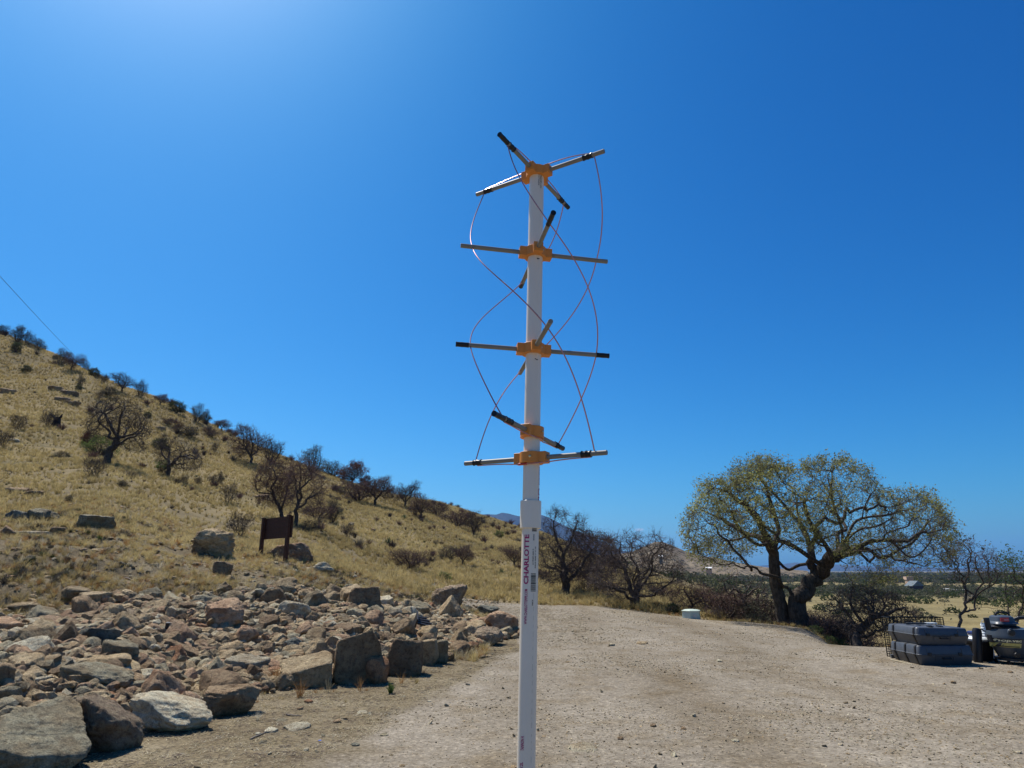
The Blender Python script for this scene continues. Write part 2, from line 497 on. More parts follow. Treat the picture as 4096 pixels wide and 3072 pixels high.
def ground_hit(px, py, dmin=3.0, dmax=900.0):
    """where the ray through an image point meets the ground"""
    r = ray(px, py)
    k = 1.0 / math.hypot(r.x, r.y)
    ds = np.exp(np.linspace(math.log(dmin), math.log(dmax), 900))
    z = CAM_H + r.z * k * ds
    g = H(r.x * k * ds, r.y * k * ds)
    below = np.nonzero(z < g)[0]
    if len(below) == 0: d = dmax
    else:
        i = below[0]
        if i == 0: d = ds[0]
        else:
            a, b = z[i - 1] - g[i - 1], g[i] - z[i]
            d = ds[i - 1] + (ds[i] - ds[i - 1]) * a / (a + b + 1e-9)
    return Vector((r.x * k * d, r.y * k * d, hz(r.x * k * d, r.y * k * d)))

def on_ground(px, d):
    """ground point below image column px at horizontal distance d"""
    az = colaz(px, 2520)
    x, y = math.sin(az) * d, math.cos(az) * d
    return Vector((x, y, hz(x, y)))

# ---- the mesh: a polar grid, dense in view and near the camera
az_in = np.linspace(R_(-46), R_(46), 620)
az_out1 = np.linspace(R_(-180), R_(-46), 70)[:-1]
az_out2 = np.linspace(R_(46), R_(180), 70)[1:-1]
AZ = np.concatenate([az_out1, az_in, az_out2])
DD = np.concatenate([[0.6], np.exp(np.linspace(math.log(1.2), math.log(4.5), 14))[:-1],
                     np.exp(np.linspace(math.log(4.5), math.log(40), 300))[:-1],
                     np.exp(np.linspace(math.log(40), math.log(260), 130))[:-1],
                     np.exp(np.linspace(math.log(260), math.log(26000), 70))])
na, nd = len(AZ), len(DD)
GA, GD = np.meshgrid(AZ, DD, indexing='ij')
GX, GY = np.sin(GA) * GD, np.cos(GA) * GD
GZ = H(GX, GY)
V = np.stack([GX, GY, GZ], -1).reshape(-1, 3)
V = np.concatenate([V, [[0, 0, 0.0]]])
ia, idd = np.meshgrid(np.arange(na), np.arange(nd - 1), indexing='ij')
ja = (ia + 1) % na
Q = np.stack([ia * nd + idd, ia * nd + idd + 1, ja * nd + idd + 1, ja * nd + idd], -1).reshape(-1, 4)
tri = np.stack([np.full(na, na * nd), np.arange(na) * nd, ((np.arange(na) + 1) % na) * nd], -1)
G = gravel_mask(GX, GY).reshape(-1)
G = np.clip(G + 0.35 * fbm2(V[:-1, 0], V[:-1, 1], 0.9, 4, 40) * (G > 0.02) * (G < 0.98), 0, 1)
G = np.concatenate([G, [1.0]])
fg = G[Q].mean(1) > 0.5

def terrain_part(name, Qs, tris):
    used = np.unique(np.concatenate([Qs.ravel(), tris.ravel()])) if len(tris) else np.unique(Qs)
    rm = np.full(len(V), -1, dtype=np.int64); rm[used] = np.arange(len(used))
    me = mesh_np(name, V[used], [rm[Qs]] + ([rm[tris]] if len(tris) else []))
    for nm, arr in (("gravel", G), ("dist", np.concatenate([GD.reshape(-1), [0]]))):
        at = me.attributes.new(nm, 'FLOAT', 'POINT')
        at.data.foreach_set("value", arr[used].astype(np.float32))
    return me

def ground_material():
    m, nt, b = mat_new("dry_ground")
    geo = N(nt, "ShaderNodeNewGeometry")
    P = geo.outputs['Position']
    ag = N(nt, "ShaderNodeAttribute"); ag.attribute_name = "gravel"
    ad = N(nt, "ShaderNodeAttribute"); ad.attribute_name = "dist"
    # gravel: compacted pinkish grey fines with small stones
    a1 = noise_node(nt, P, 0.35, 4, 0.6); a2 = noise_node(nt, P, 9, 6, 0.7); a3 = noise_node(nt, P, 60, 4, 0.7)
    gc = ramp(nt, a1.outputs[0], [(0.3, (0.188, 0.159, 0.117)), (0.7, (0.235, 0.203, 0.155))]).outputs[0]
    gc = mix(nt, 1.0, gc, ramp(nt, a2.outputs[0], [(0.30, (0.72, 0.70, 0.66)), (0.5, (1.0, 1.0, 1.0)), (0.70, (1.18, 1.18, 1.17))]).outputs[0], 'MULTIPLY')
    # packed wheel lanes and dusty patches
    mt = N(nt, "ShaderNodeMapping"); mt.inputs['Rotation'].default_value = (0, 0, 0.5); mt.inputs['Scale'].default_value = (0.75, 0.09, 1); nt.links.new(P, mt.inputs[0])
    a4 = noise_node(nt, mt.outputs[0], 1.0, 4, 0.55); a5 = noise_node(nt, P, 1.4, 5, 0.65)
    gc = mix(nt, 1.0, gc, ramp(nt, a4.outputs[0], [(0.35, (0.84, 0.81, 0.76)), (0.5, (1, 1, 1)), (0.65, (1.14, 1.15, 1.17))]).outputs[0], 'MULTIPLY')
    gc = mix(nt, 1.0, gc, ramp(nt, a5.outputs[0], [(0.34, (0.86, 0.81, 0.72)), (0.5, (1, 1, 1)), (0.68, (1.06, 1.06, 1.07))]).outputs[0], 'MULTIPLY')
    v = N(nt, "ShaderNodeTexVoronoi"); v.inputs['Scale'].default_value = 42
    nt.links.new(P, v.inputs['Vector'])
    vc = N(nt, "ShaderNodeSeparateColor"); nt.links.new(v.outputs['Color'], vc.inputs[0])
    gc = mix(nt, 1.0, gc, ramp(nt, vc.outputs[0], [(0.0, (0.66, 0.64, 0.62)), (0.2, (0.95, 0.94, 0.93)), (0.75, (1.05, 1.05, 1.04)), (1.0, (1.5, 1.48, 1.44))]).outputs[0], 'MULTIPLY')
    # soil with dry litter
    s1 = noise_node(nt, P, 1.3, 5, 0.65); s2 = noise_node(nt, P, 22, 5, 0.7)
    sc = ramp(nt, s1.outputs[0], [(0.32, (0.105, 0.080, 0.050)), (0.50, (0.165, 0.132, 0.082)), (0.72, (0.235, 0.198, 0.135))]).outputs[0]
    sc = mix(nt, 1.0, sc, ramp(nt, s2.outputs[0], [(0.32, (0.5, 0.5, 0.5)), (0.68, (1.45, 1.42, 1.32))]).outputs[0], 'MULTIPLY')
    # far dry grassland
    f1 = noise_node(nt, P, 0.055, 6, 0.6); f2 = noise_node(nt, P, 0.9, 6, 0.7)
    mp = N(nt, "ShaderNodeMapping"); mp.inputs['Scale'].default_value = (0.004, 0.03, 1); nt.links.new(P, mp.inputs[0])
    f3 = noise_node(nt, mp.outputs[0], 1.0, 5, 0.6)
    fc = ramp(nt, f1.outputs[0], [(0.35, (0.185, 0.148, 0.068)), (0.55, (0.245, 0.198, 0.092)), (0.7, (0.31, 0.255, 0.13))]).outputs[0]
    fc = mix(nt, 1.0, fc, ramp(nt, f2.outputs[0], [(0.3, (0.50, 0.50, 0.47)), (0.55, (1.0, 1.0, 1.0)), (0.75, (1.15, 1.15, 1.12))]).outputs[0], 'MULTIPLY')
    fc = mix(nt, 1.0, fc, ramp(nt, f3.outputs[0], [(0.38, (0.72, 0.74, 0.7)), (0.5, (1, 1, 1)), (0.62, (1.12, 1.08, 1.0))]).outputs[0], 'MULTIPLY')
    dm = N(nt, "ShaderNodeMapRange"); nt.links.new(ad.outputs['Fac'], dm.inputs[0])
    dm.inputs[1].default_value = 18; dm.inputs[2].default_value = 60
    sz = N(nt, "ShaderNodeSeparateXYZ"); nt.links.new(P, sz.inputs[0])
    zm = N(nt, "ShaderNodeMapRange"); nt.links.new(sz.outputs[2], zm.inputs[0]); zm.inputs[1].default_value = -6; zm.inputs[2].default_value = -1
    hillsoil = mix(nt, 1.0, fc, (0.80, 0.76, 0.74), 'MULTIPLY')
    fc = mix(nt, zm.outputs[0], fc, hillsoil)
    c = mix(nt, dm.outputs[0], sc, fc)
    # ragged edge between gravel and soil
    e = N(nt, "ShaderNodeMath", operation='MULTIPLY_ADD'); nt.links.new(s2.outputs[0], e.inputs[0]); e.inputs[1].default_value = 0.9
    e.inputs[2].default_value = -0.45
    e2 = N(nt, "ShaderNodeMath", operation='ADD'); nt.links.new(e.outputs[0], e2.inputs[0]); nt.links.new(ag.outputs['Fac'], e2.inputs[1])
    er = N(nt, "ShaderNodeMapRange"); nt.links.new(e2.outputs[0], er.inputs[0]); er.inputs[1].default_value = 0.35; er.inputs[2].default_value = 0.65
    c = mix(nt, er.outputs[0], c, gc)
    nt.links.new(c, b.inputs['Base Color'])
    b.inputs['Roughness'].default_value = 0.95
    b.inputs['Specular IOR Level'].default_value = 0.1
    p = bump(nt, a2.outputs[0], 0.4, 0.035, b)
    p = bump(nt, v.outputs['Distance'], 0.25, 0.008, b, p)
    bump(nt, a3.outputs[0], 0.35, 0.006, b, p)
    return m
M_ground = ground_material()
gnd = link("ground", terrain_part("ground", Q[~fg], np.zeros((0, 3), int)), M_ground)
tagit(gnd, kind='structure')
road = link("gravel_yard", terrain_part("gravel_yard", Q[fg], tri), M_ground)
tagit(road, kind='structure')

# ---- distant relief: ridges with real depth
def ridge(name, prof, d0, d1, dback, mat, rough, seed, base=-20, nx=260, ny=40):
    """prof: list of (px, py) along the crest as seen; crest at distance d1, foot at d0"""
    px = np.array([p[0] for p in prof], float); py = np.array([p[1] for p in prof], float)
    xs = np.linspace(px[0], px[-1], nx)
    VV = []
    for i, x in enumerate(xs):
        yv = np.interp(x, px, py)
        r = ray(x, yv)
        az = math.atan2(r.x, r.y); te = r.z / math.hypot(r.x, r.y)
        zc = CAM_H + te * d1
        for j in range(ny):
            t = j / (ny - 1)
            if t < 0.7:
                u = t / 0.7; d = d0 + (d1 - d0) * u; z = base + (zc - base) * (u ** 1.35)
            else:
                u = (t - 0.7) / 0.3; d = d1 + (dback - d1) * u; z = zc + (base - zc) * (u ** 1.2)
            VV.append((math.sin(az) * d, math.cos(az) * d, z, u if t < 0.7 else 1 - u))
    VV = np.array(VV)
    f = 6.0 / (d1 - d0)
    nz = fbm2(VV[:, 0], VV[:, 1], f, 5, seed, 0.55)
    nr = -np.abs(fbm2(VV[:, 0], VV[:, 1], f * 0.7, 4, seed + 50))
    env = np.clip(VV[:, 3] * (1 - VV[:, 3]) * 4, 0, 1)
    VV[:, 2] += (nz * 0.35 + nr) * rough * env + nz * rough * 0.06
    i, j = np.meshgrid(np.arange(nx - 1), np.arange(ny - 1), indexing='ij')
    F = np.stack([i * ny + j, (i + 1) * ny + j, (i + 1) * ny + j + 1, i * ny + j + 1], -1).reshape(-1, 4)
    o = link(name, mesh_np(name, VV[:, :3], F), mat)
    tagit(o, kind='structure')
    return o

def hill_mat(name, c1, c2, spot, scale):
    m, nt, b = mat_new(name)
    geo = N(nt, "ShaderNodeNewGeometry")
    P = geo.outputs['Position']
    n1 = noise_node(nt, P, scale, 5, 0.6); n2 = noise_node(nt, P, scale * 9, 5, 0.7)
    c = ramp(nt, n1.outputs[0], [(0.35, c1), (0.65, c2)]).outputs[0]
    k = ramp(nt, n2.outputs[0], [(0.50, (0, 0, 0)), (0.56, (1, 1, 1))]).outputs[0]
    c = mix(nt, k, c, spot)
    nt.links.new(c, b.inputs['Base Color'])
    b.inputs['Roughness'].default_value = 1.0
    b.inputs['Specular IOR Level'].default_value = 0.0
    return m
M_hill = hill_mat("far_hill_grass", (0.17, 0.135, 0.098), (0.235, 0.19, 0.13), (0.065, 0.06, 0.045), 0.012)
M_mount = hill_mat("mountain_forest", (0.035, 0.042, 0.042), (0.07, 0.072, 0.065), (0.03, 0.034, 0.034), 0.0015)
ridge("far_hill", [(2290, 2262), (2350, 2235), (2450, 2214), (2520, 2208), (2575, 2184), (2618, 2166), (2650, 2166), (2690, 2180), (2740, 2203), (2810, 2222), (2860, 2228), (2930, 2246), (2990, 2254), (3060, 2268), (3130, 2276), (3230, 2284)], 800, 1300, 1800, M_hill, 18, 31, base=-14)
ridge("mountain", [(1500, 2150), (1700, 2085), (1850, 2060), (1907, 2053), (1945, 2052), (1985, 2057), (2005, 2050), (2035, 2055), (2074, 2066), (2130, 2062), (2170, 2062), (2230, 2088), (2300, 2120), (2340, 2134), (2407, 2165), (2480, 2200), (2560, 2222), (2700, 2262), (2800, 2285)], 7000, 10000, 13000, M_mount, 190, 61, base=-30, nx=320, ny=60)
ridge("far_mountain", [(2500, 2290), (2760, 2278), (2900, 2268), (3030, 2262), (3124, 2257), (3180, 2250), (3240, 2254), (3300, 2256), (3420, 2262), (3560, 2268), (3800, 2272), (4096, 2269), (4300, 2275), (4700, 2290)], 15000, 19000, 23000, M_mount, 90, 71, base=-60)

# ================================================================== ANTENNA MAST
M_pvc = simple_mat("white_pvc", (0.76, 0.69, 0.565), 0.34, var=0.03, scale=6, spec=0.5)
M_orange = simple_mat("orange_printed_plastic", (0.64, 0.245, 0.048), 0.5, var=0.05, scale=60, bmp=0.1)
M_rod = simple_mat("grey_rod", (0.21, 0.20, 0.17), 0.5, var=0.08, scale=80)
M_tape = simple_mat("black_tape", (0.012, 0.012, 0.013), 0.38, var=0.2, scale=50)
M_wire = simple_mat("pink_enamel_wire", (0.50, 0.24, 0.24), 0.22, metallic=0.55, var=0.1, scale=15, spec=0.8)
M_crimp = simple_mat("red_heat_shrink", (0.42, 0.04, 0.035), 0.4)
M_brass = simple_mat("brass_screw", (0.70, 0.55, 0.30), 0.3, metallic=1.0)
M_magenta = simple_mat("magenta_ink", (0.38, 0.02, 0.12), 0.6, var=0.25, scale=300)
M_black = simple_mat("black_ink", (0.03, 0.03, 0.03), 0.6, var=0.3, scale=300)

# axis of the mast, fitted from the picture: passes (0.0343, 1.3242) at camera height
AX = Vector((0.026379, 0.013851, 1.0)).normalized()
E1 = Vector((0, 1, 0)).cross(AX).normalized()
E2 = AX.cross(E1)
AB = Vector((0.03427, 1.32421, CAM_H))
PR = 0.0167
def axp(h): return AB + AX * h
def rad(az, r, h): return axp(h) + (E1 * math.cos(az) + E2 * math.sin(az)) * r
HUB = [0.88842, 0.68234, 0.45343, 0.27258, 0.21944]
def h_of(py):
    """height on the axis seen at an image row"""
    lo, hi = -1.6, 1.5
    def row(h):
        p = axp(h) - Vector((0, 0, CAM_H))
        zc = p.y * math.cos(PITCH) + p.z * math.sin(PITCH); yc = -p.y * math.sin(PITCH) + p.z * math.cos(PITCH)
        return CYP - FPX * yc / zc
    for _ in range(50):
        m = (lo + hi) / 2
        if row(m) > py: lo = m
        else: hi = m
    return lo

base_h = -CAM_H / AX.z
mast_base = axp(base_h)
mast = empty("antenna_mast", mast_base)
tagit(mast, "tall white plastic pipe mast with orange hubs, crossed grey arms and helical pink wires", "antenna")
def mlink(mb, name, mat, parent=mast, smooth=True, bevel=0, seg=2):
    o = mb.build(name, mat, None, smooth, bevel, seg)
    o.data.transform(Matrix.Translation(-mast_base))
    o.parent = parent
    return o
hc0, hc1 = h_of(2114), h_of(2004)
def pipe(name, r, ha, hb, wall=0.003):
    m = MB()
    fr = Matrix((( E1.x, E2.x, AX.x, 0), (E1.y, E2.y, AX.y, 0), (E1.z, E2.z, AX.z, 0), (0, 0, 0, 1)))
    Mx = Matrix.Translation(axp(ha)) @ fr
    L = hb - ha
    m.lathe([(r - wall, 0), (r - 0.0006, 0), (r, 0.0006), (r, L - 0.0006), (r - 0.0006, L), (r - wall, L), (r - wall, 0)], 64, Mx)
    return mlink(m, name, M_pvc)
lower = pipe("lower_pipe", PR, base_h - 0.05, hc0 + 0.015)
upper = pipe("upper_pipe", PR, hc1 - 0.015, HUB[0] + 0.008)
coupler = pipe("coupler", 0.0209, hc0, hc1, 0.0045)

# ---- hubs
FR = Matrix(((E1.x, E2.x, AX.x, 0), (E1.y, E2.y, AX.y, 0), (E1.z, E2.z, AX.z, 0), (0, 0, 0, 1)))
def hub_poly(angs, r=0.0245, w=0.0105, L=0.0365):
    out = []
    angs = sorted(angs)
    ha = math.asin(w / r)
    for i, a in enumerate(angs):
        c, s = math.cos(a), math.sin(a)
        for (x, y) in ((L, -w), (L, w)):
            out.append((x * c - y * s, x * s + y * c))
        nxt = angs[(i + 1) % len(angs)] + (2 * math.pi if i == len(angs) - 1 else 0)
        n = max(3, int((nxt - a) / 0.2))
        for k in range(n + 1):
            w_ = a + ha + (nxt - ha - a - ha) * k / n
            out.append((r * math.cos(w_), r * math.sin(w_)))
    return out
ARMS = {  # hub: list of (azimuth deg, half length)
    0: [(58.79, 0.1626), (238.79, 0.1626), (-32.1, 0.1712), (147.9, 0.1712)],
    1: [(10.17, 0.1679), (190.17, 0.1679), (99.86, 0.1752), (279.86, 0.1752)],
    2: [(8.77, 0.1660), (188.77, 0.1660), (99.31, 0.1679), (279.31, 0.1679)],
    3: [(64.46, 0.1723), (244.46, 0.1723)],
    4: [(-30.8, 0.1650), (149.2, 0.1650)],
}
# tape on each arm as fractions of its length: (start, end, thickness above the rod)
TAPE = {
    (0, 58.79): [(0.86, 1.004, 0.0006), (0.69, 0.80, 0.0016)], (0, 238.79): [(0.80, 1.004, 0.0006), (0.64, 0.76, 0.0016)],
    (0, -32.1): [(0.70, 0.83, 0.0018)], (0, 147.9): [(0.73, 0.86, 0.0014)],
    (1, 99.86): [(0.87, 1.004, 0.0005)], (1, 279.86): [(0.74, 1.004, 0.0005)],
    (2, 8.77): [(0.83, 1.004, 0.0005)], (2, 188.77): [(0.84, 1.004, 0.0005)],
    (3, 64.46): [(0.84, 1.004, 0.0007), (0.72, 0.81, 0.0018)], (3, 244.46): [(0.78, 1.004, 0.0006), (0.58, 0.73, 0.0014)],
    (4, -30.8): [(0.68, 0.80, 0.0022)], (4, 149.2): [(0.74, 0.86, 0.0016)],
}
RR = 0.0049
for hi_, arms in ARMS.items():
    h = HUB[hi_]
    m = MB()
    hh = 0.0112
    poly = hub_poly([R_(a) % (2 * math.pi) for a, _ in arms])
    m.prism(poly, -hh, hh, Matrix.Translation(axp(h)) @ FR)
    hub = mlink(m, "hub", M_orange, smooth=False, bevel=0.0006, seg=1)
    for sa in ({0: [-0.4, 1.2, 2.75], 1: [-0.9, 2.2], 2: [-0.9, 2.2], 3: [-0.6], 4: [-1.75]}[hi_]):
        s = MB()
        p0 = rad(sa, 0.0235, h); dr = (E1 * math.cos(sa) + E2 * math.sin(sa))
        s.tube([p0, p0 + dr * 0.0028, p0 + dr * 0.0034], [0.0026, 0.0026, 0.0016], 10)
        mlink(s, "screw", M_brass, hub)
    for a, L in arms:
        az = R_(a)
        d = (E1 * math.cos(az) + E2 * math.sin(az))
        m = MB()
        m.tube([rad(az, 0.030, h), rad(az, L, h)], RR, 20)
        # the small drilled eyelet the wire passes through
        arm = mlink(m, "arm", M_rod, bevel=0.0004, seg=1)
        for (t0, t1, th) in TAPE.get((hi_, a), []):
            s = MB()
            n = 6
            ps = [rad(az, L * (t0 + (t1 - t0) * k / n), h) for k in range(n + 1)]
            rr = [RR + th * (0.55 + 0.45 * math.sin(1.3 + k * 2.1)) + 0.0002 for k in range(n + 1)]
            s.tube(ps, rr, 20)
            mlink(s, "tape_wrap", M_tape, arm)

# ---- the four helical wires: holes near the arm ends, smooth in cylinder coordinates
def unwrap(seq):
    o = [seq[0]]
    for a in seq[1:]:
        while a - o[-1] > 180: a -= 360
        while a - o[-1] < -180: a += 360
        o.append(a)
    return o
WR = 0.0013
def helix(stations, name="helix_wire"):
    """stations: list of (azimuth deg, radius, h)"""
    az = unwrap([s[0] for s in stations]); rr = [s[1] for s in stations]; hh = [s[2] for s in stations]
    n = 90
    t = np.linspace(0, 3, n)
    k = np.arange(4)
    def cub(vals):
        # natural cubic spline through four values
        A = np.array([[1, 0, 0, 0], [1, 4, 1, 0], [0, 1, 4, 1], [0, 0, 0, 1]], float)
        v = np.array(vals, float)
        b = np.array([0, 6 * (v[2] - 2 * v[1] + v[0]), 6 * (v[3] - 2 * v[2] + v[1]), 0])
        Mm = np.linalg.solve(A, b)
        i = np.clip(t.astype(int), 0, 2); u = t - i
        return ((1 - u) ** 3 * Mm[i] + u ** 3 * Mm[i + 1]) / 6 + (v[i] - Mm[i] / 6) * (1 - u) + (v[i + 1] - Mm[i + 1] / 6) * u
    A_, R2, H2 = cub(az), cub(rr), cub(hh)
    u = t - np.floor(t)
    bulge = 1 + np.where(t < 1, 0.052, -0.015) * np.sin(np.pi * np.clip(u, 0, 1))
    ps = [rad(R_(a), r * b, h) for a, r, b, h in zip(A_, R2, bulge, H2)]
    m = MB(); m.tube(ps, WR, 8)
    return mlink(m, name, M_wire)
tp, bt = -0.004, 0.004
helix([(238.79, 0.130, HUB[0] - 0.004), (279.86, 0.136, HUB[1]), (368.77, 0.138, HUB[2]), (424.46, 0.146, HUB[3] + 0.005)])
helix([(-32.1, 0.147, HUB[0] - 0.004), (10.17, 0.142, HUB[1]), (99.31, 0.143, HUB[2]), (149.2, 0.137, HUB[4] + 0.005)])
helix([(58.79, 0.138, HUB[0] - 0.004), (99.86, 0.146, HUB[1]), (188.77, 0.136, HUB[2]), (244.46, 0.143, HUB[3] + 0.005)])
helix([(147.9, 0.148, HUB[0] - 0.004), (190.17, 0.142, HUB[1]), (279.31, 0.136, HUB[2]), (329.2, 0.139, HUB[4] + 0.005)])
def span_wire(a, L0, L1, h, side, sag, r0=0.0245):
    """wire that runs along one arm from the tape back to the hub"""
    az = R_(a)
    ps = []
    for k in range(13):
        t = k / 12
        ps.append(rad(az, L0 + (L1 - L0) * t, h + side * (RR + 0.001 + sag * math.sin(math.pi * t) + 0.010 * (1 - t) * (1 if L0 < L1 else 0))))
    m = MB(); m.tube(ps, WR, 8)
    mlink(m, "loop_wire", M_wire)
span_wire(58.79, 0.020, 0.137, HUB[0], 1, 0.004)
span_wire(238.79, 0.020, 0.120, HUB[0], 1, 0.002)
span_wire(-32.1, 0.020, 0.140, HUB[0], 1, 0.005)
span_wire(147.9, 0.020, 0.145, HUB[0], 1, 0.001)
# bottom loops pass round the pipe and meet in front of it
def bottom_loop(a, L, h, off):
    az = R_(a)
    ps = []
    n = 24
    for k in range(n + 1):
        t = -1 + 2 * k / n
        x = t * L
        # bow towards the camera where it passes the pipe
        bow = PR + 0.0035
        side = bow * math.exp(-(x / 0.035) ** 2)
        p = axp(h - 0.0065 - 0.0075 * math.exp(-(x / 0.05) ** 2)) + (E1 * math.cos(az) + E2 * math.sin(az)) * x + (E1 * math.cos(az - math.pi / 2) + E2 * math.sin(az - math.pi / 2)) * side
        ps.append(p)
    m = MB(); m.tube(ps, WR, 8)
    mlink(m, "loop_wire", M_wire)
    return ps
bottom_loop(64.46, 0.130, HUB[3], 0)
pp = bottom_loop(-30.8, 0.132, HUB[4], 0)
m = MB(); m.tube([pp[10], pp[11], pp[12]], 0.0022, 10)
mlink(m, "heat_shrink_sleeve", M_crimp)

# ---- printing on the pipe (ink sheets a hair above the surface)
CAMAZ = math.degrees(math.atan2(-(AB.y), -(AB.x)))   # direction from the pipe to the camera
def text_mesh(txt, bold=0.0):
    cu = bpy.data.curves.new("lettering", 'FONT')
    cu.body = txt
    cu.size = 1.0
    cu.resolution_u = 3
    cu.align_x = 'LEFT'
    cu.offset = bold
    ob = bpy.data.objects.new("lettering", cu)
    COL.objects.link(ob)
    dg = bpy.context.evaluated_depsgraph_get()
    me = bpy.data.meshes.new_from_object(ob.evaluated_get(dg))
    bpy.data.objects.remove(ob); bpy.data.curves.remove(cu)
    return me
def print_text(txt, name, mat, parent, ph0, ph1, y0, y1, down=False, bold=0.028, r=PR):
    """letters between pipe angles ph0..ph1 (deg, 0 = facing the camera, + = right) and image rows y0 (start of the text) .. y1 (end)"""
    me = text_mesh(txt, bold)
    co = np.empty(len(me.vertices) * 3); me.vertices.foreach_get("co", co); co = co.reshape(-1, 3)
    x0, x1 = co[:, 0].min(), co[:, 0].max(); b0, b1 = co[:, 1].min(), co[:, 1].max()
    bm = bmesh.new(); bm.from_mesh(me)
    bm.verts.ensure_lookup_table()
    for q in range(1, 9):          # cuts so the ink follows the round pipe
        yq = b0 + (b1 - b0) * q / 9
        bmesh.ops.bisect_plane(bm, geom=bm.verts[:] + bm.edges[:] + bm.faces[:], plane_co=(0, yq, 0), plane_no=(0, 1, 0))
    hA, hB = h_of(y0), h_of(y1)
    for v in bm.verts:
        u = (v.co.x - x0) / (x1 - x0); w = (v.co.y - b0) / (b1 - b0)
        ph = ph1 + (ph0 - ph1) * w if not down else ph0 + (ph1 - ph0) * w
        az = R_(CAMAZ + ph)
        p = rad(az, r + 0.00025, hA + (hB - hA) * u) - mast_base
        v.co = p
    bm.to_mesh(me); bm.free()
    me.materials.clear(); me.materials.append(mat)
    return link(name, me, None, parent)
print_text("CHARLOTTE", "brand_lettering", M_magenta, lower, -41, -6, 2337, 2140, bold=0.035)
print_text("WWW.CHARLOTTEPIPE.COM", "web_lettering", M_magenta, lower, -31.5, -11, 2495.5, 2356)
print_text("TANNON H.", "name_lettering", M_magenta, lower, -39, -15.5, 2995, 2936)
print_text("EXT#12L", "code_lettering", M_magenta, lower, -41, -18, 3105, 3040)
print_text("BUNDLE", "small_lettering", M_black, lower, 20.5, 28.5, 2163, 2138)
print_text("6119429 6604 3", "small_lettering", M_black, lower, 17, 26, 2259, 2197)
print_text("04010 0600 1\" X 10'", "small_lettering", M_black, lower, 34.5, 43.5, 2273, 2187)
print_text("PIECE", "small_lettering", M_black, lower, 19, 27.5, 2420.5, 2397.5)
print_text("INTERLEAVED 2 OF 5", "small_lettering", M_black, upper, 29, 42, 706, 766, down=True)
print_text("21617402036", "small_lettering", M_black, upper, 14, 23, 712, 757, down=True)
print_text("WWW.CHARLOTTEPIPE.COM", "web_lettering", M_magenta, upper, 64, 84, 1868, 1940, down=True)
print_text("CHA", "brand_lettering", M_magenta, upper, 58, 92, 1954, 2016, down=True)
def ink_patches(name, rects, parent, r=PR, mat=M_black):
    m = MB()
    for ph0, ph1, ya, yb in rects:
        n = 5
        for k in range(n):
            a0, a1 = ph0 + (ph1 - ph0) * k / n, ph0 + (ph1 - ph0) * (k + 1) / n
            hA, hB = h_of(ya), h_of(yb)
            P = [rad(R_(CAMAZ + a), r + 0.00025, h) - mast_base for a, h in ((a0, hA), (a1, hA), (a1, hB), (a0, hB))]
            m.add(P, [(0, 1, 2, 3)])
    return m.build(name, mat, parent)
br = random.Random(4)
def barcode(name, ya, yb, ph0, ph1):
    y = ya; rects = []
    while y > yb + 2:
        w = br.choice([1.4, 1.6, 2.0, 3.0, 4.2]); g = br.choice([1.2, 1.4, 2.4])
        rects.append((ph0, ph1, y, max(y - w, yb)))
        y -= w + g
    return ink_patches(name, rects, lower)
barcode("barcode", 2365, 2291, 9, 46)
barcode("barcode", 2127.5, 2112, 11, 47)
yy = 2372; rects = []
while yy < 3072:
    L = br.uniform(6, 26)
    if not (2395 < yy < 2424): rects.append((30.2, 31.0, yy + L, yy))
    yy += L + br.uniform(8, 34)
ink_patches("ink_line", rects, lower)
ink_patches("ink_smudge", [(12, 34, 1048, 1045), (15, 26, 1050, 1047)], upper)
ink_patches("ink_smudge", [(10, 20, 1446, 1443), (18, 35, 1449, 1446)], upper)

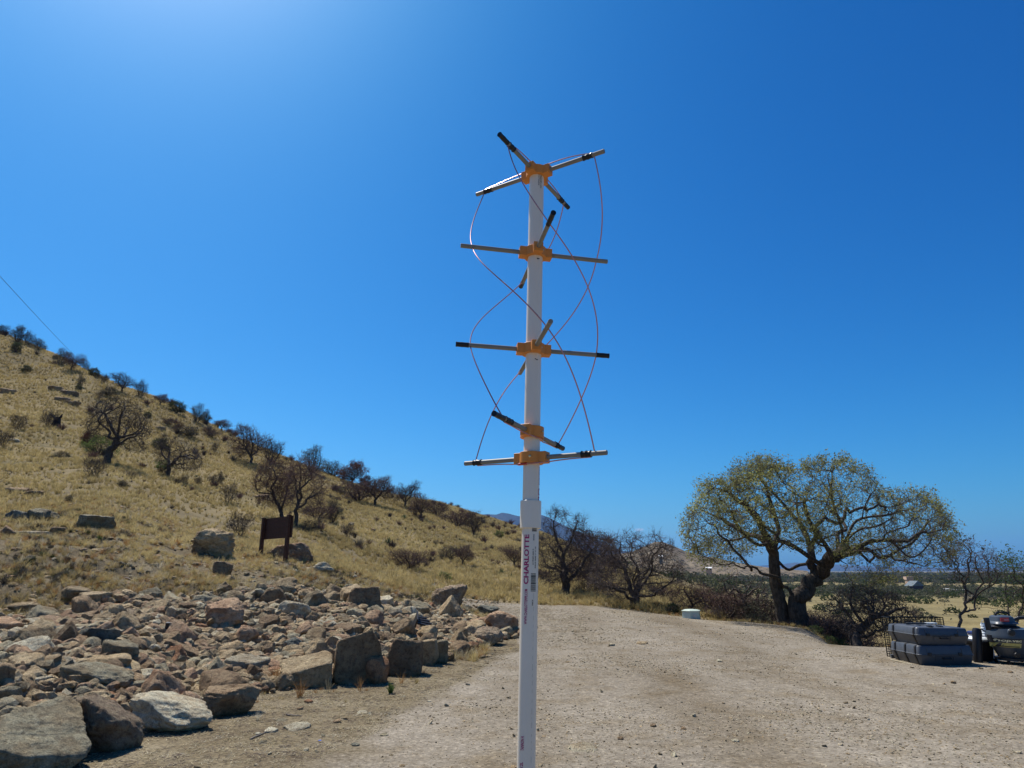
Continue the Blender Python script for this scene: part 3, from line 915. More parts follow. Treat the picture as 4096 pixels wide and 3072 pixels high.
# ================================================================== SCATTER (uncountable ground cover only)
def make_proto_collection(name, meshes):
    c = bpy.data.collections.new(name)
    for i, me in enumerate(meshes):
        o = bpy.data.objects.new("%s_%02d" % (name, i), me)
        c.objects.link(o)
    return c
def scatter(name, pts, rot, scl, idx, coll, label=None):
    me = bpy.data.meshes.new(name)
    n = len(pts)
    me.vertices.add(n)
    me.vertices.foreach_set("co", np.asarray(pts, np.float32).ravel())
    a = me.attributes.new("rot", 'FLOAT_VECTOR', 'POINT'); a.data.foreach_set("vector", np.asarray(rot, np.float32).ravel())
    scl = np.asarray(scl, np.float32)
    if scl.ndim == 1: scl = np.repeat(scl[:, None], 3, 1)
    a = me.attributes.new("scl", 'FLOAT_VECTOR', 'POINT'); a.data.foreach_set("vector", scl.ravel())
    a = me.attributes.new("idx", 'INT', 'POINT'); a.data.foreach_set("value", np.asarray(idx, np.int32))
    o = bpy.data.objects.new(name, me); COL.objects.link(o)
    ng = bpy.data.node_groups.new(name, 'GeometryNodeTree')
    ng.interface.new_socket("Geometry", in_out='INPUT', socket_type='NodeSocketGeometry')
    ng.interface.new_socket("Geometry", in_out='OUTPUT', socket_type='NodeSocketGeometry')
    nn, ll = ng.nodes, ng.links
    gi, go = nn.new("NodeGroupInput"), nn.new("NodeGroupOutput")
    iop = nn.new("GeometryNodeInstanceOnPoints")
    ci = nn.new("GeometryNodeCollectionInfo")
    ci.inputs['Collection'].default_value = coll
    ci.inputs['Separate Children'].default_value = True
    ci.inputs['Reset Children'].default_value = True
    def attr(nm, t):
        x = nn.new("GeometryNodeInputNamedAttribute"); x.data_type = t; x.inputs['Name'].default_value = nm
        return [s for s in x.outputs if s.enabled and s.name == 'Attribute'][0]
    e2r = nn.new("FunctionNodeEulerToRotation")
    ll.new(attr("rot", 'FLOAT_VECTOR'), e2r.inputs[0])
    ll.new(gi.outputs[0], iop.inputs['Points'])
    ll.new(ci.outputs[0], iop.inputs['Instance'])
    iop.inputs['Pick Instance'].default_value = True
    ll.new(attr("idx", 'INT'), iop.inputs['Instance Index'])
    ll.new(e2r.outputs[0], iop.inputs['Rotation'])
    ll.new(attr("scl", 'FLOAT_VECTOR'), iop.inputs['Scale'])
    ll.new(iop.outputs[0], go.inputs[0])
    md = o.modifiers.new("scatter", 'NODES'); md.node_group = ng
    tagit(o, label=label, kind='stuff')
    return o

def leaf_mat(name, cols, trans=0.35, var_scale=0.8):
    m = bpy.data.materials.new(name); m.use_nodes = True
    nt = m.node_tree
    nt.nodes.clear()
    out = N(nt, "ShaderNodeOutputMaterial")
    df = N(nt, "ShaderNodeBsdfDiffuse"); tr = N(nt, "ShaderNodeBsdfTranslucent"); mx = N(nt, "ShaderNodeMixShader")
    mx.inputs[0].default_value = trans
    oi = N(nt, "ShaderNodeObjectInfo"); geo = N(nt, "ShaderNodeNewGeometry")
    n1 = noise_node(nt, geo.outputs['Position'], var_scale, 4, 0.6)
    ad = N(nt, "ShaderNodeMath", operation='ADD')
    nt.links.new(n1.outputs[0], ad.inputs[0])
    ml = N(nt, "ShaderNodeMath", operation='MULTIPLY_ADD'); nt.links.new(oi.outputs['Random'], ml.inputs[0]); ml.inputs[1].default_value = 0.4; ml.inputs[2].default_value = -0.2
    nt.links.new(ml.outputs[0], ad.inputs[1])
    stops = [(0.28 + 0.44 * i / (len(cols) - 1), c) for i, c in enumerate(cols)]
    r = ramp(nt, ad.outputs[0], stops)
    nt.links.new(r.outputs[0], df.inputs[0]); nt.links.new(r.outputs[0], tr.inputs[0])
    nt.links.new(df.outputs[0], mx.inputs[1]); nt.links.new(tr.outputs[0], mx.inputs[2])
    nt.links.new(mx.outputs[0], out.inputs[0])
    return m
M_grass = leaf_mat("dry_gold_grass", [(0.285, 0.222, 0.10), (0.455, 0.355, 0.155), (0.575, 0.465, 0.22)], 0.42, 0.12)
M_straw = leaf_mat("pale_straw", [(0.38, 0.31, 0.18), (0.55, 0.47, 0.30), (0.66, 0.60, 0.45)], 0.3, 3.0)
M_orangegrass = leaf_mat("rusty_dry_grass", [(0.28, 0.15, 0.06), (0.42, 0.24, 0.09)], 0.35, 2)
M_greyscrub = leaf_mat("grey_scrub", [(0.10, 0.085, 0.065), (0.17, 0.15, 0.115)], 0.15, 1)
M_leafgreen = leaf_mat("green_leaves", [(0.085, 0.13, 0.04), (0.17, 0.22, 0.07)], 0.45, 2)
M_oakleaf = leaf_mat("oak_leaves", [(0.18, 0.175, 0.075), (0.30, 0.295, 0.095), (0.44, 0.42, 0.13)], 0.5, 0.7)
M_darkgreen = leaf_mat("dark_green_leaves", [(0.035, 0.055, 0.025), (0.085, 0.10, 0.045)], 0.3, 0.05)
M_agave = leaf_mat("yucca_leaves", [(0.06, 0.10, 0.055), (0.11, 0.16, 0.085)], 0.1, 3)
M_duff = simple_mat("bark_bits", (0.12, 0.09, 0.07), 0.9, var=0.4, scale=8, coord='Object')

def bark_mat(name, c1, c2):
    m, nt, b = mat_new(name)
    geo = N(nt, "ShaderNodeNewGeometry")
    mp = N(nt, "ShaderNodeMapping"); mp.inputs['Scale'].default_value = (1, 1, 0.35); nt.links.new(geo.outputs['Position'], mp.inputs[0])
    n1 = noise_node(nt, mp.outputs[0], 14, 6, 0.7)
    r = ramp(nt, n1.outputs[0], [(0.35, c1), (0.65, c2)])
    nt.links.new(r.outputs[0], b.inputs['Base Color'])
    b.inputs['Roughness'].default_value = 0.92
    b.inputs['Specular IOR Level'].default_value = 0.15
    bump(nt, n1.outputs[0], 0.9, 0.05, b)
    return m
M_oakbark = bark_mat("oak_bark", (0.035, 0.028, 0.022), (0.13, 0.105, 0.08))
M_bark = bark_mat("grey_bark", (0.05, 0.04, 0.034), (0.13, 0.105, 0.085))
M_twig = leaf_mat("fine_twigs", [(0.075, 0.060, 0.052), (0.14, 0.112, 0.098)], 0.0, 1)
M_mauvetwig = leaf_mat("mauve_twigs", [(0.12, 0.075, 0.065), (0.19, 0.125, 0.105)], 0.1, 1)
M_rustleaf = leaf_mat("dead_rust_leaves", [(0.10, 0.045, 0.03), (0.18, 0.08, 0.05)], 0.3, 1)
M_greyleaf = leaf_mat("grey_green_leaves", [(0.08, 0.085, 0.055), (0.15, 0.155, 0.10)], 0.3, 1)

# ---- grass tufts
def tuft(seed, n, h, spread, w, droop=0.5, seg=2):
    r = np.random.default_rng(seed)
    Vv, F = [], []
    for i in range(n):
        a = r.uniform(0, 2 * math.pi); ln = h * r.uniform(0.55, 1.15)
        lean = r.uniform(0.05, 1.0) ** 1.2 * spread
        b0 = np.array([math.cos(a), math.sin(a), 0]) * r.uniform(0, 0.12) * h
        d = np.array([math.cos(a), math.sin(a), 0])
        sd_ = np.array([-d[1], d[0], 0.0])
        tw = r.uniform(0, math.pi); sd_ = sd_ * math.cos(tw) + d * math.sin(tw)
        base = len(Vv)
        for k in range(seg):
            t = k / seg
            p = b0 + d * lean * ln * t ** (1 + droop) + np.array([0, 0, ln * (t - 0.25 * lean * t * t)])
            Vv.append(p - sd_ * w * (1 - 0.5 * t)); Vv.append(p + sd_ * w * (1 - 0.5 * t))
        p = b0 + d * lean * ln + np.array([0, 0, ln * (1 - 0.45 * lean)])
        Vv.append(p)
        for k in range(seg - 1):
            q = base + 2 * k
            F.append((q, q + 1, q + 3)); F.append((q, q + 3, q + 2))
        q = base + 2 * (seg - 1)
        F.append((q, q + 1, q + 2))
    return mesh_np("tuft", np.array(Vv), np.array(F), False)

# ---- branch skeletons by space colonisation
def colonize(attr, start_pos, start_par, D, di, dk, iters=160, jitter=0.25, seed=0, grav=0.0, minr=0.0):
    r = np.random.default_rng(seed)
    pos = [np.asarray(p, float) for p in start_pos]
    par = list(start_par)
    P = np.array(pos)
    A = np.asarray(attr, float)
    d2 = ((A[:, None, :] - P[None]) ** 2).sum(-1) if len(A) * len(P) < 4e6 else None
    near = d2.argmin(1); nd_ = np.sqrt(d2.min(1))
    alive = nd_ > dk
    A, near, nd_ = A[alive], near[alive], nd_[alive]
    nchild = {}
    for it in range(iters):
        act = nd_ < di * (1 if it > 3 else 3)
        if not act.any() or len(pos) > 30000: break
        ids = near[act]
        dirs = A[act] - P[ids]
        dirs /= np.linalg.norm(dirs, axis=1)[:, None] + 1e-9
        u, inv = np.unique(ids, return_inverse=True)
        acc = np.zeros((len(u), 3)); np.add.at(acc, inv, dirs)
        acc /= np.linalg.norm(acc, axis=1)[:, None] + 1e-9
        acc += r.normal(0, jitter, acc.shape); acc[:, 2] += grav
        acc /= np.linalg.norm(acc, axis=1)[:, None] + 1e-9
        newp = P[u] + acc * D
        base = len(P)
        P = np.concatenate([P, newp]); par += list(u)
        # limit repeated sterile growth
        for q in u: nchild[q] = nchild.get(q, 0) + 1
        if len(A):
            dd = np.sqrt(((A[:, None, :] - newp[None]) ** 2).sum(-1))
            m = dd.min(1); am = dd.argmin(1)
            b = m < nd_
            nd_ = np.where(b, m, nd_); near = np.where(b, base + am, near)
            keep = nd_ > dk
            # nodes that already sprouted many times give up their attractors
            keep &= np.array([nchild.get(q, 0) < 5 for q in near])
            A, near, nd_ = A[keep], near[keep], nd_[keep]
        if len(A) == 0: break
        pos = P
    return P, np.array(par)

def radii(P, par, tip, expn, rmax=None):
    n = len(P)
    acc = np.zeros(n); nc = np.zeros(n, int)
    for i in range(n - 1, 0, -1):
        if nc[i] == 0: acc[i] = tip ** expn
        if par[i] >= 0:
            acc[par[i]] += acc[i]; nc[par[i]] += 1
    r = acc ** (1 / expn)
    r = np.maximum(r, tip)
    if rmax: r = tip * (r / tip) ** (math.log(rmax / tip) / math.log(max(r.max() / tip, 1.5)))
    if rmax: r = np.maximum(tip, rmax * (r / rmax) ** 1.08)
    for i in range(1, n):
        if par[i] >= 0: r[i] = max(tip, min(r[i], r[par[i]] * 0.982))
    return r, nc

def tubes(P, par, r, rmin, rmaxx, name, ksides):
    """tube mesh for all edges whose child radius lies in [rmin, rmaxx)"""
    n = len(P)
    kids = [[] for _ in range(n)]
    for i in range(1, n):
        if par[i] >= 0: kids[par[i]].append(i)
    main = {}
    for i in range(n):
        if kids[i]: main[i] = max(kids[i], key=lambda c: r[c])
    chains = []
    for i in range(1, n):
        p = par[i]
        if p < 0: continue
        if not (rmin <= r[i] < rmaxx): continue
        cont = (main.get(p) == i) and par[p] >= 0 and (rmin <= r[p] < rmaxx)
        if cont: continue
        ch = [(p, min(r[p], r[i] * 1.15)), (i, r[i])]
        c = i
        while c in main and rmin <= r[main[c]] < rmaxx:
            c = main[c]; ch.append((c, r[c]))
        chains.append(ch)
    if not chains: return None
    VV, FF, off = [], [], 0
    pts = np.array([q[0] for ch in chains for q in ch]); rad_ = np.array([q[1] for ch in chains for q in ch])
    lens = np.array([len(ch) for ch in chains]); st = np.concatenate([[0], np.cumsum(lens)[:-1]])
    X = P[pts]
    T_ = np.zeros_like(X)
    prev = np.arange(len(pts)) - 1; nxt = np.arange(len(pts)) + 1
    cid = np.repeat(np.arange(len(chains)), lens)
    prev[st] = st; nxt[st + lens - 1] = st + lens - 1
    T_ = X[nxt] - X[prev]; T_ /= np.linalg.norm(T_, axis=1)[:, None] + 1e-9
    ref = np.array([0.531, 0.713, -0.458])
    S = np.cross(T_, ref); ln = np.linalg.norm(S, axis=1)[:, None]
    S = np.where(ln > 0.15, S / (ln + 1e-9), np.cross(T_, np.array([1.0, 0, 0])) / (np.linalg.norm(np.cross(T_, np.array([1.0, 0, 0])), axis=1)[:, None] + 1e-9))
    B = np.cross(T_, S)
    cmax = np.array([max(q[1] for q in ch) for ch in chains])
    for (lo, hi, k) in ksides:
        sel = (cmax >= lo) & (cmax < hi)
        if not sel.any(): continue
        pm = sel[cid]
        idx = np.nonzero(pm)[0]
        rm = np.full(len(pts), -1); rm[idx] = np.arange(len(idx))
        w = 2 * np.pi * np.arange(k) / k
        ring = X[idx][:, None, :] + rad_[idx][:, None, None] * (np.cos(w)[None, :, None] * S[idx][:, None, :] + np.sin(w)[None, :, None] * B[idx][:, None, :])
        VV.append(ring.reshape(-1, 3))
        e = idx[nxt[idx] != idx]
        a = rm[e]; b = rm[nxt[e]]
        j = np.arange(k); j2 = (j + 1) % k
        F = np.stack([a[:, None] * k + j, a[:, None] * k + j2, b[:, None] * k + j2, b[:, None] * k + j], -1).reshape(-1, 4) + off
        FF.append(F); off += len(idx) * k
    return mesh_np(name, np.concatenate(VV), FF)

def twiglets(P, par, nc, r, tip_r, per, L, w, seed, spread=0.8, up=0.25, frac_r=3.0, sub=4):
    """the outermost twigs: a thin tapering shoot and its side shoots"""
    g = np.random.default_rng(seed)
    cand = np.nonzero((r < tip_r * frac_r) & (par >= 0))[0]
    c = np.repeat(cand, per)
    keep = g.random(len(c)) < np.where(nc[c] == 0, 1.0, 0.5)
    c = c[keep]
    def unit(q): return q / (np.linalg.norm(q, axis=1)[:, None] + 1e-9)
    d = unit(P[c] - P[par[c]])
    d = d + g.normal(0, spread, d.shape); d[:, 2] += up
    d = unit(d)
    ln = L * g.uniform(0.5, 1.2, len(c))[:, None]
    s = unit(np.cross(d, g.normal(0, 1, d.shape)))
    bend = g.normal(0, 0.18, d.shape) * ln
    p0 = P[c]; p1 = p0 + d * ln * 0.55 + bend * 0.6; p2 = p0 + d * ln + bend
    V_ = [np.stack([p0 - s * w, p0 + s * w, p1 + s * w * 0.6, p1 - s * w * 0.6, p2], 1).reshape(-1, 3)]
    i = np.arange(len(c))[:, None] * 5
    q4 = i + np.array([0, 1, 2, 3]); t3 = [i + np.array([3, 2, 4])]
    nb = len(V_[0]); tips = [p1, p2]
    for k in range(sub):
        t = g.uniform(0.25, 0.95, len(c))[:, None]
        o = p0 + (p2 - p0) * t + bend * 0.2
        dd = unit(d + g.normal(0, 0.75, d.shape) + np.array([0, 0, 0.15]))
        l2 = ln * g.uniform(0.25, 0.6, len(c))[:, None]
        s2 = unit(np.cross(dd, g.normal(0, 1, d.shape)))
        e = o + dd * l2
        V_.append(np.stack([o - s2 * w * 0.7, o + s2 * w * 0.7, e], 1).reshape(-1, 3))
        t3.append(nb + np.arange(len(c))[:, None] * 3 + np.array([0, 1, 2])); nb += len(c) * 3
        tips.append(e)
    return np.concatenate(V_), q4, np.concatenate(t3), np.concatenate(tips[:2 + sub // 2]), np.concatenate(tips[2 + sub // 2:]) if sub > 1 else p2

def leaves(points, per, size, spread, seed, size_var=0.5):
    g = np.random.default_rng(seed)
    c = np.repeat(points, per, axis=0) + g.normal(0, spread, (len(points) * per, 3))
    a = g.normal(0, 1, c.shape); a /= np.linalg.norm(a, axis=1)[:, None]
    b = np.cross(a, g.normal(0, 1, c.shape)); b /= np.linalg.norm(b, axis=1)[:, None]
    s = size * g.uniform(1 - size_var, 1 + size_var, len(c))[:, None]
    V_ = np.stack([c - a * s, c + b * s * 0.45, c + a * s, c - b * s * 0.45], 1).reshape(-1, 3)
    F_ = np.arange(len(c))[:, None] * 4 + np.array([0, 1, 2, 3])
    return V_, F_

def build_tree(name, P, par, tip, expn, rmax, bark, twigmat, thick=0.018, twig=(4, 0.3, 0.004), leaf=None, leafmat=None, loc=(0, 0, 0), seed=0):
    """returns the Empty with children trunk, crown (> foliage). P is relative to the foot."""
    r, nc = radii(P, par, tip, expn, rmax)
    root = empty(name, loc)
    t = tubes(P, par, r, thick, 99, "trunk", [(thick, 0.05, 6), (0.05, 0.12, 9), (0.12, 99, 16)])
    if t: link("trunk", t, bark, root)
    cr = tubes(P, par, r, 0, thick, "crown", [(0, 0.012, 3), (0.012, 1, 4)])
    parts = []
    per, L, w = twig
    V1, Fq, Ft, p1, p2 = twiglets(P, par, nc, r, tip, per, L, w, seed)
    vv = [V1]; ff = [Fq, Ft]; off = 0
    tw = mesh_np("twig_spray", V1, [Fq, Ft], False)
    co = link("crown", cr, bark, root)
    link("twig_spray", tw, twigmat, co)['kind'] = 'stuff'
    if leaf:
        lp, size, spread, frac = leaf
        pts = np.concatenate([p1, p2])
        g = np.random.default_rng(seed + 5)
        cc = pts.mean(0); er = np.linalg.norm((pts - cc) / (pts.std(0) * 2.0 + 1e-6), axis=1)
        pts = pts[g.random(len(pts)) < np.clip((er - 0.55) * 3.0, 0.06, 1) * frac * 2 * np.clip(0.5 + 1.3 * fbm(pts * 0.85 + seed, 2, seed + 70), 0.04, 1)]
        VL, FL = leaves(pts, lp, size, spread, seed + 9)
        link("foliage", mesh_np("foliage", VL, FL, False), leafmat, co)['kind'] = 'stuff'
    return root

def copy_tree(o, parent=None):
    c = o.copy(); COL.objects.link(c)
    c.parent = parent
    for ch in list(o.children): copy_tree(ch, c)
    return c

def in_poly(x, y, poly):
    c = np.zeros(len(x), bool)
    j = len(poly) - 1
    for i in range(len(poly)):
        xi, yi = poly[i]; xj, yj = poly[j]
        k = ((yi > y) != (yj > y)) & (x < (xj - xi) * (y - yi) / (yj - yi + 1e-9) + xi)
        c ^= k
        j = i
    return c

def plane_pt(px, py, Y, dy=0.0):
    """point on the vertical plane y = Y seen at an image place, moved dy in depth along the ray"""
    r_ = ray(px, py); k = (Y + dy) / r_.y
    return np.array([r_.x * k, r_.y * k, CAM_H + r_.z * k])

def hero_tree(name, base_px, Y, outline, limbs, nattr, D, di, dk, depth, seed, tip, expn, rmax, bark, twigmat, thick, twig, leaf=None, leafmat=None, holes=(), jitter=0.25, base_z=None, shell=0.0, grav=0.0, cut=None, clumpy=1.0, wobble=0.03, extra=0, rag=0.0):
    """outline and limbs as seen, in image coordinates; the crown is given real depth"""
    r0 = ray(*base_px)
    bx = r0.x * Y / r0.y
    bz = hz(bx, Y) if base_z is None else base_z
    foot = np.array([bx, Y, bz])
    g = np.random.default_rng(seed)
    ol = np.array(outline, float)
    mn, mx = ol.min(0), ol.max(0)
    pts = []
    cx = (mn[0] + mx[0]) / 2; hw = (mx[0] - mn[0]) / 2
    cy = (mn[1] + mx[1]) / 2; hh = (mx[1] - mn[1]) / 2
    while len(pts) < nattr:
        xy = g.uniform(mn, mx, (4000, 2))
        ok = in_poly(xy[:, 0], xy[:, 1], outline)
        for hpoly, keep in holes:
            inh = in_poly(xy[:, 0], xy[:, 1], hpoly)
            ok &= ~(inh & (g.random(4000) > keep))
        for (x, y) in xy[ok]:
            e = math.sqrt(max(0.05, 1 - ((x - cx) / hw) ** 2 * 0.85)) * math.sqrt(max(0.15, 1 - (max(0, cy - y) / hh) ** 2 * 0.8))
            t = g.uniform(-1, 1)
            if shell and g.random() < shell: t = math.copysign(abs(t) ** 0.4, t)
            pts.append(plane_pt(x, y, Y, t * depth * e))
            if len(pts) >= nattr: break
    A = np.array(pts) - foot
    if clumpy: A = A[fbm(A * (2.6 / max(1.5, depth)) + seed, 2, seed) > g.uniform(-0.45, 0.12, len(A)) * clumpy]
    if rag: A = A[fbm(A * 1.15 + 5.5, 2, seed + 31) > -0.30 + rag * (np.linalg.norm((A - A.mean(0)) / (A.std(0) * 1.9), axis=1) - 0.6)]
    if cut is not None: A = A[A[:, 2] > cut]
    sp, sq = [np.zeros(3)], [-1]
    for lb in limbs:
        # lb: list of (px, py, dy); the first point attaches to the nearest node so far
        prev = None
        for i, (x, y, dy) in enumerate(lb):
            q = plane_pt(x, y, Y, dy) - foot
            if i == 0:
                j = int(np.argmin([((q - s) ** 2).sum() for s in sp])); prev = j
                if ((q - sp[j]) ** 2).sum() < (D * 0.6) ** 2: continue
            dd = np.linalg.norm(q - sp[prev]); nst = max(1, int(round(dd / D)))
            p0 = np.array(sp[prev]); w1 = g.normal(0, wobble * dd, 3); w2 = g.normal(0, wobble * 0.6 * dd, 3)
            for k in range(1, nst + 1):
                tt = k / nst
                wob = w1 * math.sin(math.pi * tt) + w2 * math.sin(2 * math.pi * tt) + (g.normal(0, 0.09 * D, 3) if k < nst else 0)
                sp.append(p0 + (q - p0) * k / nst + wob); sq.append(prev); prev = len(sp) - 1
    cen = A.mean(0)
    for _e in range(extra):
        q = A[int(g.integers(len(A)))]; q = cen + (q - cen) * 0.85
        S_ = np.array(sp); ok_ = S_[:, 2] > 0.22 * A[:, 2].max()
        cost = np.linalg.norm(S_ - q, axis=1) + 0.9 * np.linalg.norm(S_ - cen * np.array([1, 1, 0.55]), axis=1)
        cost[~ok_] = 1e9
        prev = int(cost.argmin()); p0 = S_[prev]; dd = np.linalg.norm(q - p0)
        if dd < 4 * D: continue
        nst = int(dd / D); w1 = g.normal(0, 0.10 * dd, 3); w2 = g.normal(0, 0.06 * dd, 3); w3 = g.normal(0, 0.03 * dd, 3)
        for k in range(1, nst + 1):
            tt = k / nst
            sp.append(p0 + (q - p0) * tt + w1 * math.sin(math.pi * tt) + w2 * math.sin(2 * math.pi * tt) + w3 * math.sin(4 * math.pi * tt)); sq.append(prev); prev = len(sp) - 1
    P, par = colonize(A, sp, sq, D, di, dk, seed=seed, jitter=jitter, grav=grav)
    return build_tree(name, P, par, tip, expn, rmax, bark, twigmat, thick, twig, leaf, leafmat, tuple(foot), seed)

# ================================================================== TREES
def z2(X, Y): return (2600 + X * 0.6763, 1700 + Y * 0.6763)
def L2(*pts): return [(*z2(x, y), d) for x, y, d in pts]
# --- the big oak
oak_out = [z2(*p) for p in [(200, 560), (228, 490), (285, 455), (288, 350), (400, 305), (510, 262), (552, 195), (640, 182), (760, 228), (835, 262), (915, 262), (925, 206), (1040, 190), (1150, 208), (1250, 240), (1310, 312), (1380, 350), (1450, 380), (1560, 385), (1650, 405), (1718, 465), (1765, 540), (1805, 620), (1825, 722), (1790, 830), (1720, 880), (1640, 850), (1560, 920), (1500, 900), (1400, 940), (1250, 960), (1170, 900), (1120, 800), (1040, 740), (900, 720), (760, 700), (640, 720), (560, 800), (450, 850), (300, 840), (225, 780), (195, 690)]]
oak = hero_tree("oak_tree", z2(880, 1195), 24.6, oak_out,
    [L2((880, 1195, 0), (872, 1100, 0), (868, 1040, 0.1)),
     L2((868, 1040, 0), (935, 960, 0.2), (985, 880, 0.3), (960, 790, 0.2), (955, 720, 0.4), (985, 620, 0.6), (1050, 520, 0.3), (1060, 410, 0.1), (1010, 300, 0.3)),
     L2((985, 880, 0.3), (1030, 830, -0.2), (1100, 780, -0.7), (1190, 760, -1.0), (1290, 690, -1.2), (1420, 680, -1.4), (1520, 690, -1.6), (1640, 640, -1.6), (1730, 620, -1.4)),
     L2((1100, 780, -0.7), (1200, 740, 0.8), (1330, 770, 1.6), (1450, 800, 1.9), (1600, 830, 1.8)),
     L2((1050, 560, 0.4), (1180, 520, 1.4), (1350, 470, 1.9), (1500, 460, 1.6)),
     L2((868, 1040, 0.1), (810, 960, 0.0), (750, 900, -0.3), (650, 870, -0.6), (560, 850, -0.9), (470, 825, -1.2), (380, 800, -1.3), (290, 760, -1.4)),
     L2((600, 860, -0.8), (540, 780, -0.9), (470, 700, -0.6), (400, 620, -0.4), (330, 560, -0.2)),
     L2((1120, 790, -0.6), (1150, 870, -1.4), (1200, 940, -1.8), (1290, 960, -2.0)),
     L2((960, 720, 0.4), (880, 560, 1.6), (860, 420, 1.9), (800, 320, 1.6)),
    ], 9000, 0.15, 1.0, 0.19, 4.3, 3, 0.006, 2.35, 0.34, M_oakbark, M_twig, 0.03, (3, 0.28, 0.0042), (2, 0.036, 0.05, 0.5), M_oakleaf, jitter=0.34, shell=0.4, base_z=None, wobble=0.09, extra=26, rag=0.5)
tagit(oak, "large spreading oak with twin gnarled trunks and sparse yellow-green leaves at the yard's edge", "tree")
# the second stem leans beside the first and shares the crown
_ft = np.array(oak.location)
_sp = [np.array(plane_pt(*z2(803, 1185), 24.9)) - _ft]; _sp[0][2] = hz(_sp[0][0] + _ft[0], 24.9) - 0.1 - _ft[2]; _sq = [-1]
for _s in [[(800, 1180, .3), (772, 1060, .3), (748, 960, .2), (738, 860, .1), (735, 760, .1), (690, 670, -.3), (640, 560, -.8), (560, 470, -1.3), (470, 400, -1.6), (380, 370, -1.6)],
           [(735, 760, .1), (790, 700, .9), (850, 740, 1.0)], [(735, 740, .1), (760, 620, .4), (720, 480, .6), (690, 380, .4), (640, 280, .2)], [(690, 670, -.3), (560, 640, .9), (430, 560, 1.5), (300, 500, 1.6)]]:
    pv = None
    for i, (x, y, dy) in enumerate(_s):
        q = plane_pt(*z2(x, y), 24.6, dy) - _ft
        if pv is None:
            pv = int(np.argmin([((q - s) ** 2).sum() for s in _sp]))
            continue
        p0 = np.array(_sp[pv]); ns = max(1, int(round(np.linalg.norm(q - p0) / 0.17)))
        for k in range(1, ns + 1):
            _sp.append(p0 + (q - p0) * k / ns + rng.normal(0, .012, 3)); _sq.append(pv); pv = len(_sp) - 1
_g = np.random.default_rng(77)
_A = []
while len(_A) < 2400:
    xy = _g.uniform((200, 180), (900, 760))
    px_, py_ = z2(*xy)
    if in_poly(np.array([px_]), np.array([py_]), oak_out)[0]:
        _A.append(plane_pt(px_, py_, 24.6, _g.uniform(-1, 1) * 3.6 * math.sqrt(max(.1, 1 - ((xy[0] - 620) / 480) ** 2))) - _ft)
_A = np.array(_A); _A = _A[fbm(_A * 0.6 + 9, 2, 9) > _g.uniform(-0.35, 0.15, len(_A))]; _A = _A[fbm(_A * 1.15 + 5.5, 2, 34) > -0.30 + 0.5 * (np.linalg.norm((_A - _A.mean(0)) / (_A.std(0) * 1.9), axis=1) - 0.6)]
_P, _par = colonize(_A, _sp, _sq, 0.17, 1.1, 0.25, seed=8, jitter=0.34)
_r, _nc = radii(_P, _par, 0.006, 2.35, 0.25)
link("trunk", tubes(_P, _par, _r, 0.03, 99, "trunk", [(0.03, 0.05, 6), (0.05, 0.12, 9), (0.12, 99, 16)]), M_oakbark, oak)
_c = link("crown", tubes(_P, _par, _r, 0, 0.03, "crown", [(0, 0.012, 3), (0.012, 1, 4)]), M_oakbark, oak)
_V, _Fq, _Ft, _p1, _p2 = twiglets(_P, _par, _nc, _r, 0.006, 2, 0.28, 0.0045, 12)
link("twig_spray", mesh_np("twig_spray", _V, [_Fq, _Ft], False), M_twig, _c)['kind'] = 'stuff'
_pts = np.concatenate([_p1, _p2]); _er = np.linalg.norm((_pts - _pts.mean(0)) / (_pts.std(0) * 2.0), axis=1)
_pts = _pts[_g.random(len(_pts)) < np.clip((_er - 0.55) * 3.0, 0.06, 1) * 1.0 * np.clip(0.5 + 1.3 * fbm(_pts * 0.85 + 4, 2, 74), 0.04, 1)]
_VL, _FL = leaves(_pts, 3, 0.034, 0.06, 15)
link("foliage", mesh_np("foliage", _VL, _FL, False), M_oakleaf, _c)['kind'] = 'stuff'

# --- bare trees beyond the road and round the yard
def T_(name, label, base, Y, outline, limbs, n, rmax, seed, bark=M_bark, twigm=M_twig, cat="tree", depth=None, D=0.16, di=1.2, dk=0.26, tip=0.007, thick=0.02, twig=(3, 0.36, 0.006), leaf=None, leafmat=None, **kw):
    n = int(n * 2.6); dk *= 0.66; D *= 0.72; di *= 0.8
    if depth is None:
        ol = np.array(outline); depth = (ol[:, 0].max() - ol[:, 0].min()) / 2 * Y / FPX * 0.8
    kw.setdefault('clumpy', 0.45); kw.setdefault('wobble', 0.07); kw.setdefault('extra', 9 if n > 3000 else 4)
    t = hero_tree(name, base, Y, outline, [[(x, y, d) for x, y, d in lb] for lb in limbs], n, D, di, dk, depth, seed, tip, 2.3, rmax, bark, twigm, thick, twig, leaf, leafmat, **kw)
    tagit(t, label, cat)
    return t

